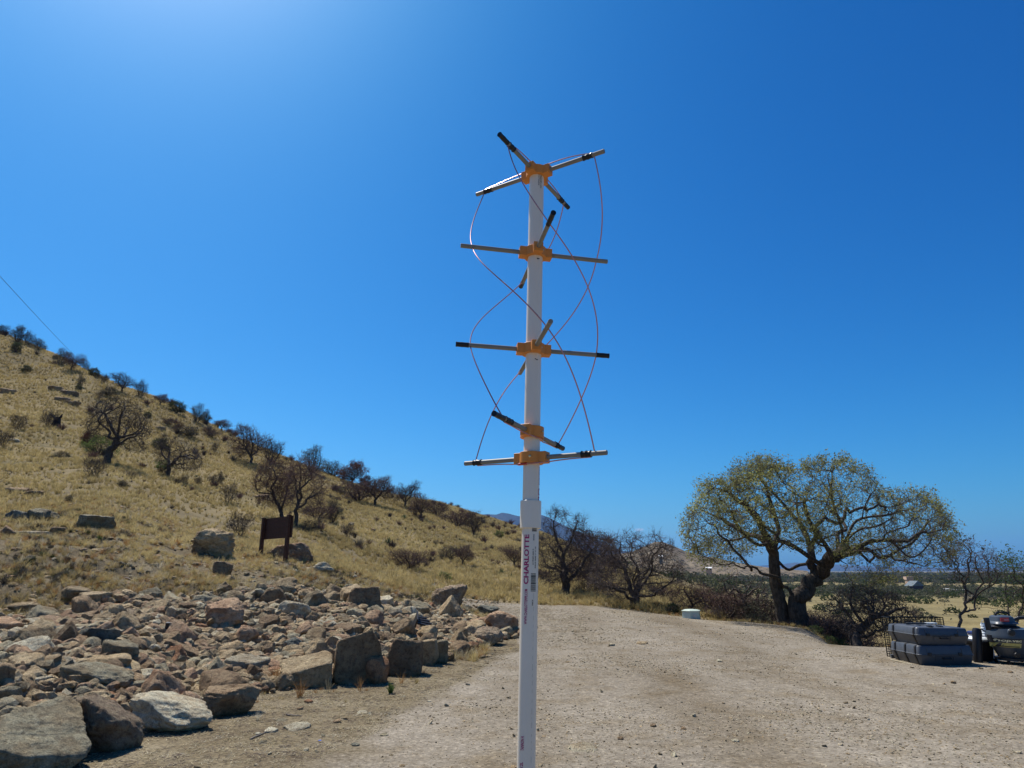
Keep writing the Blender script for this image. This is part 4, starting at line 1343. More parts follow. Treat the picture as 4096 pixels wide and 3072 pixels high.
T_("bare_tree", "tall bare dark tree with two high round tops just right of the mast", (2262, 2362), 34, [(2150, 2150), (2165, 2090), (2185, 2045), (2235, 2030), (2272, 2050), (2268, 2100), (2290, 2120), (2292, 2070), (2315, 2054), (2345, 2080), (2352, 2105), (2330, 2135), (2385, 2112), (2415, 2125), (2425, 2180), (2410, 2240), (2370, 2290), (2300, 2330), (2190, 2335), (2140, 2290), (2130, 2210)],
   [[(2262, 2362, 0), (2252, 2300, 0), (2250, 2240, .2), (2235, 2180, .3), (2215, 2110, .2)], [(2262, 2345, 0), (2300, 2300, -.3), (2340, 2235, -.6), (2380, 2190, -.8)], [(2252, 2290, 0), (2200, 2270, -.6), (2150, 2250, -1)], [(2250, 2240, 0), (2280, 2170, .4), (2305, 2100, .3)]], 2600, 0.22, 21)
T_("bare_tree", "wide bare tree with many dark upright limbs fanning from one short trunk by the yard", (2545, 2428), 29.5, [(2345, 2330), (2360, 2270), (2400, 2230), (2390, 2180), (2440, 2140), (2480, 2150), (2515, 2115), (2560, 2135), (2600, 2150), (2615, 2125), (2645, 2140), (2640, 2175), (2700, 2170), (2690, 2220), (2740, 2270), (2735, 2320), (2660, 2370), (2600, 2390), (2480, 2400), (2400, 2370)],
   [[(2545, 2428, 0), (2540, 2395, 0)], [(2540, 2395, 0), (2500, 2370, -.4), (2440, 2355, -.8), (2385, 2330, -1.2)], [(2540, 2395, 0), (2520, 2340, .3), (2490, 2260, .5), (2440, 2190, .6)], [(2540, 2395, 0), (2555, 2320, .2), (2530, 2240, .3), (2520, 2160, .3)], [(2545, 2395, 0), (2590, 2310, -.3), (2610, 2230, -.6), (2640, 2170, -.7)], [(2545, 2395, 0), (2620, 2380, -.7), (2680, 2330, -1.2), (2715, 2290, -1.6)], [(2540, 2395, 0), (2560, 2330, 1), (2600, 2250, 1.6)]], 3200, 0.22, 22)
T_("bare_tree", "mauve-brown twiggy tree between the two dark bare trees, standing a little behind", (2405, 2352), 45, [(2270, 2200), (2290, 2130), (2330, 2115), (2380, 2140), (2440, 2145), (2470, 2190), (2480, 2260), (2440, 2320), (2370, 2340), (2300, 2320), (2265, 2270)], [[(2405, 2352, 0), (2400, 2320, 0)]], 1600, 0.16, 23, M_bark, M_mauvetwig, dk=0.35, twig=(4, 0.5, 0.010))
T_("bare_shrub", "purple-brown dense shrub behind the pale green utility box", (2762, 2448), 29, [(2680, 2390), (2690, 2350), (2730, 2335), (2790, 2335), (2835, 2355), (2860, 2400), (2830, 2435), (2700, 2440)], [[(2762, 2448, 0), (2762, 2430, 0)]], 900, 0.07, 24, M_bark, M_mauvetwig, "shrub", dk=0.18, tip=0.005, twig=(3, 0.26, 0.006))
T_("bare_tree", "small open bare tree in the gap between the utility box and the oak", (3000, 2500), 27.5, [(2855, 2370), (2870, 2320), (2930, 2290), (3000, 2285), (3060, 2310), (3085, 2340), (3070, 2400), (3090, 2440), (3020, 2470), (2940, 2440), (2870, 2420)], [[(3000, 2500, 0), (2995, 2450, 0), (2975, 2400, .2)], [(2995, 2440, 0), (3030, 2390, -.3), (3060, 2350, -.4)], [(2985, 2430, 0), (2920, 2375, -.5), (2870, 2355, -.7)]], 900, 0.12, 25, twig=(1, 0.3, 0.006))
T_("bare_tree", "low twisted bare tree spreading behind the black wire crate", (3432, 2615), 21, [(3300, 2420), (3330, 2370), (3400, 2340), (3500, 2350), (3580, 2370), (3640, 2420), (3690, 2460), (3660, 2500), (3560, 2530), (3470, 2550), (3380, 2540), (3310, 2490)],
   [[(3432, 2615, 0), (3425, 2560, 0), (3445, 2500, .1)], [(3440, 2520, 0), (3400, 2470, -.3), (3360, 2420, -.4)], [(3440, 2520, 0), (3490, 2470, .2), (3560, 2450, .4), (3620, 2430, .5)], [(3430, 2545, 0), (3500, 2520, -.5), (3570, 2500, -.7)]], 2200, 0.15, 26, dk=0.17, D=0.11, twig=(2, 0.22, 0.0045), jitter=0.4)
T_("dead_branch", "bare arched grey branch rising from the brush right of the oak", (3405, 2575), 23.0, [(3325, 2375), (3345, 2365), (3370, 2400), (3350, 2410)], [[(3405, 2575, 0), (3403, 2520, 0), (3395, 2460, 0), (3370, 2430, .1), (3345, 2400, .1), (3335, 2375, .1)]], 60, 0.05, 27, cat="branch", tip=0.006, twig=(2, 0.2, 0.004))
T_("slender_tree", "slender dark-stemmed tree with few small green leaves behind the stacked cases", (3835, 2540), 21, [(3770, 2260), (3790, 2200), (3830, 2160), (3880, 2140), (3905, 2160), (3900, 2200), (3940, 2200), (3985, 2195), (3990, 2240), (4010, 2300), (3960, 2330), (3900, 2300), (3880, 2340), (3830, 2330), (3780, 2300)],
   [[(3835, 2540, 0), (3845, 2480, 0), (3858, 2415, 0)], [(3858, 2415, 0), (3862, 2350, 0), (3875, 2270, .1), (3880, 2190, .1)], [(3858, 2415, 0), (3900, 2380, -.2), (3925, 2340, -.3), (3980, 2310, -.5), (4040, 2290, -.6)], [(3845, 2470, 0), (3800, 2450, .2), (3775, 2430, .2)], [(3848, 2450, 0), (3900, 2440, .3), (3960, 2430, .5), (4010, 2435, .6)]], 1300, 0.065, 28, dk=0.2, D=0.12, tip=0.005, twig=(2, 0.22, 0.0035), leaf=(1, 0.035, 0.06, 0.25), leafmat=M_greyleaf)
T_("leafy_tree", "bright green leafy small tree at the right edge of the picture", (4060, 2560), 23, [(3990, 2250), (4010, 2200), (4060, 2215), (4110, 2200), (4200, 2230), (4230, 2330), (4180, 2450), (4090, 2470), (4000, 2440), (4020, 2360), (3985, 2310)], [[(4060, 2560, 0), (4050, 2480, 0), (4030, 2400, .1), (4020, 2300, 0)], [(4055, 2500, 0), (4090, 2430, .3), (4120, 2330, .3)]], 1100, 0.055, 29, dk=0.22, D=0.12, tip=0.005, twig=(2, 0.22, 0.0035), leaf=(2, 0.035, 0.09, 0.25), leafmat=M_leafgreen)
T_("bare_tree", "large bare hillside oak with thick leaning trunk above the rubble, biggest on the left slope", (430, 1832), 50, [(335, 1710), (345, 1645), (395, 1600), (470, 1585), (540, 1605), (592, 1660), (612, 1735), (585, 1805), (520, 1815), (470, 1775), (420, 1755), (360, 1750)],
   [[(430, 1832, 0), (455, 1790, 0), (470, 1745, 0)], [(470, 1745, 0), (440, 1690, .5), (400, 1650, .7)], [(470, 1745, 0), (480, 1680, -.4), (500, 1630, -.5)], [(460, 1780, 0), (520, 1750, -.7), (570, 1735, -1)]], 2200, 0.27, 31, dk=0.36, D=0.24, di=1.8, tip=0.013, thick=0.035, twig=(2, 0.5, 0.008), jitter=0.35)
T_("bare_tree", "second bare hillside tree, lower and rounder, right of the big leaning one", (672, 1890), 56, [(605, 1790), (630, 1745), (690, 1755), (740, 1765), (790, 1790), (820, 1840), (800, 1880), (720, 1885), (650, 1860), (612, 1830)], [[(672, 1890, 0), (675, 1850, 0)], [(675, 1860, 0), (650, 1820, .5), (640, 1780, .6)], [(675, 1860, 0), (720, 1825, -.5), (760, 1800, -.6)]], 1500, 0.19, 32, dk=0.36, D=0.24, di=1.8, tip=0.013, thick=0.035, twig=(2, 0.5, 0.008))
T_("bare_tree", "left one of two tall bare trees right behind the wooden sign", (1132, 2072), 42, [(1005, 1950), (1015, 1895), (1050, 1855), (1105, 1838), (1160, 1850), (1185, 1910), (1190, 1980), (1150, 2030), (1070, 2020), (1020, 1990)], [[(1132, 2072, 0), (1120, 2040, 0), (1100, 2000, .3), (1085, 1950, .3)], [(1128, 2055, 0), (1140, 2000, -.3), (1140, 1940, -.4)]], 1700, 0.13, 33, twigm=M_mauvetwig, dk=0.3, D=0.2, tip=0.009, twig=(3, 0.6, 0.008))
T_("bare_tree", "right one of two tall bare trees right behind the wooden sign", (1183, 2092), 40, [(1145, 1930), (1155, 1865), (1200, 1842), (1250, 1862), (1295, 1905), (1305, 1975), (1285, 2035), (1220, 2055), (1165, 2030)], [[(1183, 2092, 0), (1180, 2045, 0), (1190, 1990, .3), (1200, 1930, .3)], [(1182, 2050, 0), (1225, 2000, -.4), (1255, 1960, -.5)]], 1700, 0.13, 34, twigm=M_mauvetwig, dk=0.3, D=0.2, tip=0.009, twig=(3, 0.6, 0.008))

# --- generic prototypes for the slope, skyline and brush (unit: metres, foot at the origin)
def proto(kind, seed):
    g = np.random.default_rng(seed)
    n = {'dome': 2400, 'upright': 1700, 'low': 1800, 'bush': 1200}[kind]
    pts = []
    while len(pts) < n:
        p = g.uniform(-1, 1, (400, 3))
        rr = np.linalg.norm(p, axis=1)
        lob = 0.62 + 0.55 * vnoise(p / rr[:, None] * 1.9 + seed, seed) + 0.25 * vnoise(p / rr[:, None] * 4.5, seed + 3)
        p = p[rr < lob]
        S_, C_ = {'dome': ((2.3, 2.3, 1.5), 2.0), 'upright': ((1.5, 1.5, 1.8), 1.7), 'low': ((2.1, 2.1, 1.05), 0.85), 'bush': ((1.25, 1.25, 0.95), 0.7)}[kind]
        q = p * np.array(S_) + np.array([0, 0, C_])
        q = q[q[:, 2] > {'dome': 0.7, 'upright': 0.3, 'low': 0.1, 'bush': 0.05}[kind]]
        pts += list(q)
    pts = pts[:n]
    sp, sq = [np.zeros(3)], [-1]
    ns = {'dome': 4, 'upright': 5, 'low': 6, 'bush': 7}[kind]
    if kind == 'dome':
        for k in range(1, 5): sp.append(np.array([g.normal(0, .05), g.normal(0, .05), 0.2 * k])); sq.append(k - 1)
    for s in range(ns):
        a = 2 * math.pi * s / ns + g.uniform(-.4, .4); b = len(sp) - 1 if kind == 'dome' else 0
        b = 4 if kind == 'dome' else 0
        pv = b; pp_ = sp[b]
        for k in range(3):
            pp_ = pp_ + np.array([math.cos(a) * 0.14, math.sin(a) * 0.14, 0.16]) * (1.2 if kind == 'dome' else 0.8)
            sp.append(pp_); sq.append(pv); pv = len(sp) - 1
    P, par = colonize(np.array(pts), sp, sq, 0.11, 0.9, 0.14, seed=seed, jitter=0.35)
    return P, par
PK = {}
def make_proto(key, kind, seed, bark, twigm, leaf=None, leafm=None, tip=0.010, rmax=0.12, twig=(2, 0.34, 0.008)):
    P, par = proto(kind, seed)
    cat = {'dome': "bare_tree", 'upright': "bare_shrub", 'low': "brush_shrub", 'bush': "small_shrub"}[kind]
    PK[key] = [build_tree(cat, P, par, tip, 2.3, rmax, bark, twigm, 0.02, twig, leaf, leafm, (0, 0, -500), seed), False]
make_proto('domeA', 'dome', 101, M_bark, M_twig)
make_proto('domeB', 'dome', 102, M_bark, M_mauvetwig)
make_proto('uprA', 'upright', 103, M_bark, M_twig, twig=(2, 0.4, 0.008))
make_proto('uprG', 'upright', 104, M_bark, M_twig, (2, 0.045, 0.08, 0.25), M_greyleaf)
make_proto('lowM', 'low', 105, M_bark, M_mauvetwig, twig=(2, 0.34, 0.008))
make_proto('lowG', 'low', 106, M_bark, M_twig, (2, 0.045, 0.08, 0.2), M_greyleaf)
make_proto('rust', 'dome', 107, M_bark, M_twig, (2, 0.05, 0.1, 0.4), M_rustleaf)
make_proto('bushD', 'bush', 108, M_bark, M_greyscrub, (3, 0.045, 0.07, 0.5), M_darkgreen)
make_proto('bushG', 'bush', 109, M_bark, M_twig, (3, 0.04, 0.07, 0.5), M_leafgreen)
make_proto('sapl', 'upright', 110, M_bark, M_twig, tip=0.012, rmax=0.05, twig=(1, 0.4, 0.009))
HTS = {'domeA': 3.3, 'domeB': 3.3, 'uprA': 3.2, 'uprG': 3.2, 'lowM': 1.75, 'lowG': 1.75, 'rust': 3.3, 'bushD': 1.55, 'bushG': 1.55, 'sapl': 3.2}
def put(key, px, py, hpx, label, group=None, cat="shrub", wide=1.0, d=None, sink=0.05):
    """set a shrub with its foot at an image place, hpx image pixels tall"""
    if d is None:
        f = ground_hit(px, py)
        while math.hypot(f.x, f.y) > 235: py += 3; f = ground_hit(px, py)
    else: f = on_ground(px, d)
    src, used = PK[key]
    o = src if not used else copy_tree(src)
    PK[key][1] = True
    dist = math.hypot(f.x, f.y) / math.cos(math.atan2(f.x, f.y))
    zc = f.y * math.cos(PITCH) + (f.z - CAM_H) * math.sin(PITCH)
    hm = hpx * zc / FPX / max(0.6, math.cos(PITCH))
    s = hm / HTS[key]
    o.location = (f.x, f.y, f.z - sink * hm)
    o.rotation_euler = (0, 0, random.uniform(0, 6.28))
    o.scale = (s * wide * random.uniform(0.85, 1.25), s * wide * random.uniform(0.85, 1.25), s)
    for k in ('label', 'category', 'group'):
        if k in o.keys(): del o[k]
    tagit(o, label, cat, group)
    return o
SK = "shrubs along the hill's skyline"
sky_list = [  # px, py foot, height, kind, words
    (8, 1330, 40, 'uprA', "thin grey shrub on the skyline at the left edge of the picture"),
    (68, 1368, 60, 'uprG', "left one of a pair of joined grey shrubs high on the skyline"),
    (108, 1378, 55, 'uprA', "right one of a pair of joined grey shrubs high on the skyline"),
    (150, 1396, 34, 'lowG', "low grey bush on the skyline right after the joined pair"),
    (62, 1402, 28, 'bushD', "small round dark bush just under the joined skyline shrubs"),
    (243, 1460, 58, 'uprG', "bluish grey shrub on the skyline left of a brown one"),
    (285, 1482, 62, 'domeB', "brown round shrub on the skyline beside a bluish grey one"),
    (338, 1482, 34, 'sapl', "tiny forked dead tree on the skyline below the end of the cable"),
    (375, 1505, 28, 'bushD', "dark low bush on the skyline under the cable"),
    (412, 1532, 40, 'uprA', "grey brush on the skyline just right of the cable's end"),
    (487, 1570, 72, 'domeA', "tallest bare tree of the skyline's left half, round topped"),
    (560, 1588, 68, 'uprA', "open bare tree leaning right on the skyline beside the round topped one"),
    (640, 1622, 45, 'domeB', "wide dark low tree on the skyline above the second hillside tree"),
    (705, 1652, 40, 'bushD', "dark green clump on the skyline right of the wide low tree"),
    (788, 1688, 62, 'uprG', "pale bluish shrub tuft on the skyline, left of two"),
    (822, 1694, 46, 'uprG', "pale bluish shrub tuft on the skyline, right of two"),
    (885, 1722, 42, 'domeB', "brown round shrub on the skyline before the slope's midpoint"),
    (935, 1742, 26, 'lowM', "low mauve brush on the skyline, left of the tall reddish tree"),
    (1003, 1855, 128, 'domeB', "tall reddish-brown bare tree high on the slope, left above the sign"),
    (1085, 1850, 95, 'uprA', "dark upright bare tree beside the tall reddish one on the skyline"),
    (1250, 1892, 92, 'uprG', "dark bluish leafy tree standing on the skyline above the sign's trees"),
    (1330, 1908, 48, 'lowG', "grey brush on the skyline between the bluish tree and the rust one"),
    (1408, 1940, 76, 'rust', "rust-red dead-leaved tree on the skyline"),
    (1460, 1935, 40, 'rust', "small rust-red bush on the skyline right of the rust-red tree"),
    (1500, 2020, 105, 'domeB', "broad mauve-brown tree on the slope below the rust-red one"),
    (1432, 2005, 70, 'lowM', "mauve thicket left of the broad mauve-brown tree"),
    (1620, 2030, 92, 'domeA', "dark dense bare tree on the skyline left of the mast"),
    (1685, 2075, 85, 'domeB', "round mauve bush on the slope below and right of the dark skyline tree"),
    (1750, 2062, 50, 'lowM', "mauve bush on the ridge between dark skyline tree and mast"),
    (1895, 2145, 80, 'domeA', "dark round bare tree on the slope nearest the mast's left side"),
    (1830, 2105, 58, 'lowM', "mauve brush left of the dark round tree by the mast"),
]
for px, py, h, k, lab in sky_list:
    put(k, px, py, h * 1.15, lab, SK if py < 1760 or k == 'rust' else "shrubs and small trees on the hillside", "tree" if k.startswith('dome') else "shrub")
slope_list = [
    (392, 1822, 82, 'bushG', "bright green leafy sapling left of the big leaning hillside tree"),
    (370, 1910, 90, 'sapl', "thin dark sapling stem below the green sapling"),
    (345, 1790, 60, 'rust', "dark red brush heap behind the big leaning hillside tree"),
    (640, 1800, 46, 'bushD', "dark bush touching the left side of the second hillside tree"),
    (655, 1880, 42, 'bushG', "green bush at the foot of the second hillside tree"),
    (68, 1722, 70, 'sapl', "sparse many-stemmed sapling near the left edge of the slope"),
    (10, 1790, 72, 'sapl', "sparse sapling cut by the left edge of the picture"),
    (222, 1690, 62, 'bushD', "charred black stump with two horn-like stubs on the slope"),
    (285, 1690, 26, 'bushD', "small dark bush right beside the black stump"),
    (190, 1710, 80, 'sapl', "thin dead sapling just left of the black stump"),
    (105, 1486, 24, 'bushD', "round dark green bush high on the left slope"),
    (320, 1545, 44, 'uprG', "yellow-green leafy shrub below the skyline's forked dead tree"),
    (313, 1560, 20, 'bushD', "small dark green bush under the yellow-green shrub"),
    (395, 1600, 38, 'sapl', "open grey shrub midway up the slope above the big leaning tree"),
    (430, 1585, 38, 'lowG', "grey-green brush midway up the slope right of the open grey shrub"),
    (590, 1668, 20, 'bushD', "black rounded bush right of the big leaning tree's crown"),
    (670, 1700, 32, 'lowM', "brown brush above the second hillside tree"),
    (715, 1730, 40, 'domeB', "brown leaning shrub on the slope, right above the second hillside tree"),
    (752, 1745, 36, 'lowG', "grey round shrub right of the brown leaning shrub"),
    (858, 1808, 40, 'sapl', "small bare fan-shaped shrub in open grass below the skyline tufts"),
    (845, 1748, 38, 'lowM', "dark mauve brush under the two bluish skyline tufts"),
    (735, 1940, 46, 'sapl', "bare stemmed shrub just right of the second hillside tree's foot"),
    (790, 1945, 42, 'sapl', "bare low shrub further right of the second hillside tree's foot"),
    (880, 1935, 46, 'uprG', "pale green wispy shrub on the open grass slope"),
    (850, 1945, 50, 'sapl', "grey stick-like shrub left of the wispy green one"),
    (912, 2018, 92, 'sapl', "dark thin vase-shaped shrub left of the wooden sign"),
    (955, 2150, 108, 'sapl', "green-tipped crooked sapling between the big boulder and the sign"),
    (490, 1950, 26, 'lowG', "small lone twiggy bush on the lower open slope"),
    (238, 1835, 28, 'lowG', "grey low scrub patch on the lower left slope"),
    (275, 2010, 26, 'lowG', "dark wiry bush above the blue-grey boulders"),
    (1330, 2090, 95, 'uprG', "wispy grey-green shrub right of the sign's two trees"),
    (1230, 2130, 46, 'lowG', "grey shrub behind the sign's right post"),
    (1268, 2080, 62, 'lowM', "dark tangled brush right at the foot of the sign's two trees"),
    (1390, 2150, 60, 'sapl', "thin dark sapling on the slope right of the sign"),
    (1365, 1975, 26, 'bushG', "bright green bush high on the slope under the rust-red tree"),
    (1640, 2275, 82, 'lowM', "rust-grey tall brush in the grass above the standing slab"),
    (1790, 2240, 50, 'lowG', "grey leaning brush on the slope left of the mast"),
    (1850, 2262, 82, 'domeB', "bare grey-brown shrub on the slope close left of the mast"),
    (1775, 2320, 32, 'bushG', "small bright green bush in tan grass above the road"),
    (1995, 2150, 28, 'bushG', "green bush far up the slope just left of the mast"),
    (2055, 2270, 90, 'domeB', "mauve bare tree half hidden by the mast's left side"),
    (2175, 2335, 60, 'domeB', "mauve bare brush immediately right of the mast"),
    (2350, 2385, 62, 'lowG', "grey-green brush between the two big bare trees' feet"),
    (2440, 2375, 52, 'lowM', "mauve brush left of the fan-limbed bare tree"),
    (2460, 2290, 70, 'domeB', "mauve tree in the distance behind the fan-limbed bare tree"),
    (2690, 2455, 38, 'bushD', "dark green bush left of the pale green utility box"),
    (2630, 2440, 30, 'lowG', "grey low brush at the yard's edge between fan-limbed tree and utility box"),
    (2870, 2478, 44, 'sapl', "short thin dead shrub right of the utility box"),
    (2650, 2400, 60, 'lowM', "dark mauve brush right of the fan-limbed tree's foot"),
]
for px, py, h, k, lab in slope_list:
    if k == 'bushD' and 'stump' in lab: continue
    put(k, px, py, h, lab, "shrubs and small trees on the hillside", "shrub")
# grey brush standing on the lower ground beyond the yard's edge
brush = [(2960, 31, 66, 'lowM', "mauve brush mound behind the small open bare tree"), (3290, 27, 62, 'lowM', "mauve brush close behind the olive-green bushes"), (3420, 30, 84, 'domeB', "tall mauve twiggy bush behind the arched grey branch"), (3560, 27, 76, 'domeB', "mauve twiggy bush rising behind the wire crate"), (3200, 33, 80, 'lowM', "mauve brush seen between and right of the oak trunks"),
         (2905, 29, 70, 'lowM', "mauve brush low behind the yard's edge, right of the utility box"), (3060, 29, 62, 'lowG', "grey brush just left of the oak's twin trunks"),
         (3105, 31, 66, 'lowM', "mauve brush touching the left oak trunk"), (3255, 29, 85, 'domeB', "grey-mauve twiggy bush right of the oak trunks"),
         (3320, 30, 80, 'lowM', "grey brush mound behind the green yard-edge bushes"), (3375, 27, 105, 'domeA', "dense grey twiggy bush left of the low twisted tree"),
         (3480, 26, 60, 'lowM', "grey brush behind the wire crate's left corner"), (3620, 24, 66, 'lowM', "grey brush heap behind the wire crate"),
         (3705, 25, 60, 'lowG', "pale grey brush behind the top case"), (3790, 23, 50, 'lowM', "grey brush at the slender tree's foot"),
         (3905, 23, 62, 'lowG', "pale brush between slender tree and black vacuum"), (4085, 22, 70, 'uprG', "green-grey shrub beyond the black vacuum")]
for px, d, h, k, lab in brush:
    f = on_ground(px, d)
    lift = 0
    o = put(k, px, 0, h * 1.9, lab, "brush below the yard's edge", "shrub", 1.15, d=d)
for px, d, h, lab in [(3262, 25.2, 30, "olive-green bush right at the foot of the oak"), (3325, 24.0, 38, "larger olive-green bush at the yard's edge right of the oak")]:
    put('bushG', px, 0, h, lab, None, "shrub", 1.3, d=d)
for k, v in PK.items():
    if not v[1]:
        for c in list(v[0].children_recursive): bpy.data.objects.remove(c)
        bpy.data.objects.remove(v[0])

# --- yuccas
def yucca(px, py, wpx, label, d=None):
    f = ground_hit(px, py)
    s = wpx * f.y / FPX
    g = np.random.default_rng(int(px))
    VV, FF = [], []
    for i in range(46):
        a = g.uniform(0, 6.283); e = g.uniform(0.15, 1.45); L = s * 0.5 * g.uniform(0.8, 1.1)
        dv = np.array([math.cos(a) * math.cos(e), math.sin(a) * math.cos(e), math.sin(e)])
        sd_ = np.array([-math.sin(a), math.cos(a), 0]) * s * 0.022
        b = len(VV)
        mid = dv * L * 0.5; up_ = np.array([0, 0, s * 0.012])
        VV += [-sd_ * .7, sd_ * .7, mid + sd_, mid - up_, mid - sd_, dv * L]
        FF += [(b, b + 1, b + 2), (b, b + 2, b + 3), (b, b + 3, b + 4), (b + 2, b + 5, b + 3), (b + 3, b + 5, b + 4)]
    o = link("yucca", mesh_np("yucca", np.array(VV), np.array(FF), False), M_agave, None, (f.x, f.y, f.z + s * 0.08))
    tagit(o, label, "yucca", "spiky yuccas on the slope")
yucca(1552, 2180, 58, "large spiky blue-green yucca in the middle of the tan slope")
yucca(1616, 2078, 42, "smaller spiky green yucca below the dark skyline tree")
yucca(2005, 2300, 48, "left one of two spiky yuccas close left of the mast")
yucca(2045, 2318, 46, "right one of two spiky yuccas close left of the mast")

# ================================================================== ROCKS
M_R = {
    'tan':    rock_mat("tan_rock", (0.637, 0.497, 0.290), (0.496, 0.359, 0.194), (0.293, 0.192, 0.102)),
    'pink':   rock_mat("pinkish_rock", (0.637, 0.443, 0.270), (0.510, 0.301, 0.168), (0.305, 0.167, 0.092)),
    'rust':   rock_mat("rust_rock", (0.510, 0.282, 0.144), (0.395, 0.197, 0.092), (0.228, 0.108, 0.056)),
    'brown':  rock_mat("brown_rock", (0.459, 0.330, 0.189), (0.345, 0.228, 0.122), (0.179, 0.108, 0.061)),
    'grey':   rock_mat("grey_green_rock", (0.510, 0.461, 0.306), (0.433, 0.334, 0.194), (0.254, 0.210, 0.133)),
    'pale':   rock_mat("pale_rock", (0.740, 0.676, 0.479), (0.637, 0.515, 0.325), (0.408, 0.301, 0.173)),
    'blue':   rock_mat("blue_grey_rock", (0.205, 0.215, 0.177), (0.382, 0.366, 0.270), (0.089, 0.090, 0.076)),
    'purple': rock_mat("purple_brown_rock", (0.433, 0.323, 0.214), (0.522, 0.414, 0.264), (0.217, 0.138, 0.092)),
}
_ico = {}
def ico(n):
    if n not in _ico:
        bm = bmesh.new(); bmesh.ops.create_icosphere(bm, subdivisions=n, radius=1)
        Vv = np.array([v.co[:] for v in bm.verts]); Fv = np.array([[v.index for v in f.verts] for f in bm.faces]); bm.free()
        _ico[n] = (Vv / np.linalg.norm(Vv, axis=1)[:, None], Fv)
    return _ico[n]
def rock_shape(shape, seed, sub, rough=0.05, strata=0.0, sharp=42):
    """unit rock in the box -1..1"""
    g = np.random.default_rng(seed)
    Vn, F = ico(sub)
    pl = []
    def add(n, d): n = np.array(n, float); pl.append((n / np.linalg.norm(n), d))
    if shape == 'block':
        for n in ((1, 0, 0), (-1, 0, 0), (0, 1, 0), (0, -1, 0), (0, 0, 1), (0, 0, -1)): add(np.array(n) + g.normal(0, 0.2, 3), g.uniform(0.72, 0.92))
        for _ in range(11): add(g.normal(0, 1, 3), g.uniform(0.84, 1.05))
    elif shape == 'ramp':
        add((g.normal(0, .08), -0.5, 0.86), 0.42)
        for n in ((1, 0, 0.1), (-1, 0, 0.1), (0, 1, 0.1), (0, -1, 0.05), (0, 0, -1)): add(np.array(n) + g.normal(0, 0.12, 3), g.uniform(0.78, 0.92))
        for _ in range(8): add(g.normal(0, 1, 3), g.uniform(0.88, 1.08))
    elif shape == 'dome':
        for _ in range(15): add(g.normal(0, 1, 3), g.uniform(0.78, 1.0))
    elif shape == 'wedge':
        s = 1 if g.random() < .5 else -1
        add((0.55 * s, -0.15, 0.8), 0.42); add((0, 0, -1), 0.7); add((-1 * s, 0.1, 0.1), 0.85); add((0, -1, 0.15), 0.7); add((0, 1, 0.1), 0.8); add((s, 0, -.2), .95)
        for _ in range(6): add(g.normal(0, 1, 3), g.uniform(0.85, 1.05))
    elif shape == 'slab':
        add((0.05, -1, 0.12), 0.62); add((0, 1, 0.2), 0.6); add((-0.1, 0.1, 1), 0.85); add((1, 0, 0.1), 0.86); add((-1, 0, 0.25), 0.86); add((0, 0, -1), 0.9)
        for _ in range(6): add(g.normal(0, 1, 3), g.uniform(0.92, 1.1))
    elif shape == 'flat':
        add((g.normal(0, .12), g.normal(0, .12), 1), 0.55); add((0, 0, -1), 0.6)
        for _ in range(9): a = g.uniform(0, 6.28); add((math.cos(a), math.sin(a), g.normal(0, .35)), g.uniform(0.75, 0.98))
        for _ in range(3): add(g.normal(0, 1, 3) * (1, 1, .5), g.uniform(0.8, 1.0))
    elif shape == 'spire':
        add((0.8, -0.2, 0.55), 0.5); add((-0.75, -0.1, 0.6), 0.52); add((0, -1, 0.2), 0.7); add((0, 1, 0.3), 0.7); add((0, 0, -1), 0.8)
        for _ in range(6): add(g.normal(0, 1, 3), g.uniform(0.85, 1.05))
    else:  # angular
        for _ in range(10): add(g.normal(0, 1, 3), g.uniform(0.62, 1.0))
    A = np.array([p[0] for p in pl]); D_ = np.array([p[1] for p in pl])
    dot = Vn @ A.T
    rr = np.where(dot > 0.02, D_[None] / np.maximum(dot, 0.02), 50.0)
    r = -np.log(np.exp(-sharp * np.minimum(rr, 3)).sum(1)) / sharp
    r = np.minimum(r, 1.25)
    P = Vn * r[:, None]
    nz = fbm(P * 2.3 + seed, 5, seed, 0.55)
    nr = -np.abs(fbm(P * 3.1 + seed * 2, 3, seed + 9))
    off = rough * 1.15 * (nz * 0.9 + 1.0 * nr)
    if strata > 0:
        ax = np.array([0.15, 0.25, 1.0]); ax /= np.linalg.norm(ax)
        t = (P @ ax) * 7 + nz
        off = off + strata * (np.abs((t % 1) - 0.5) * 2 - 0.5) * 0.1
    P = P * (1 + off)[:, None]
    P /= np.abs(P).max(0)
    return P, F
ROCKS = []   # (x, y, radius, name words, px, py)
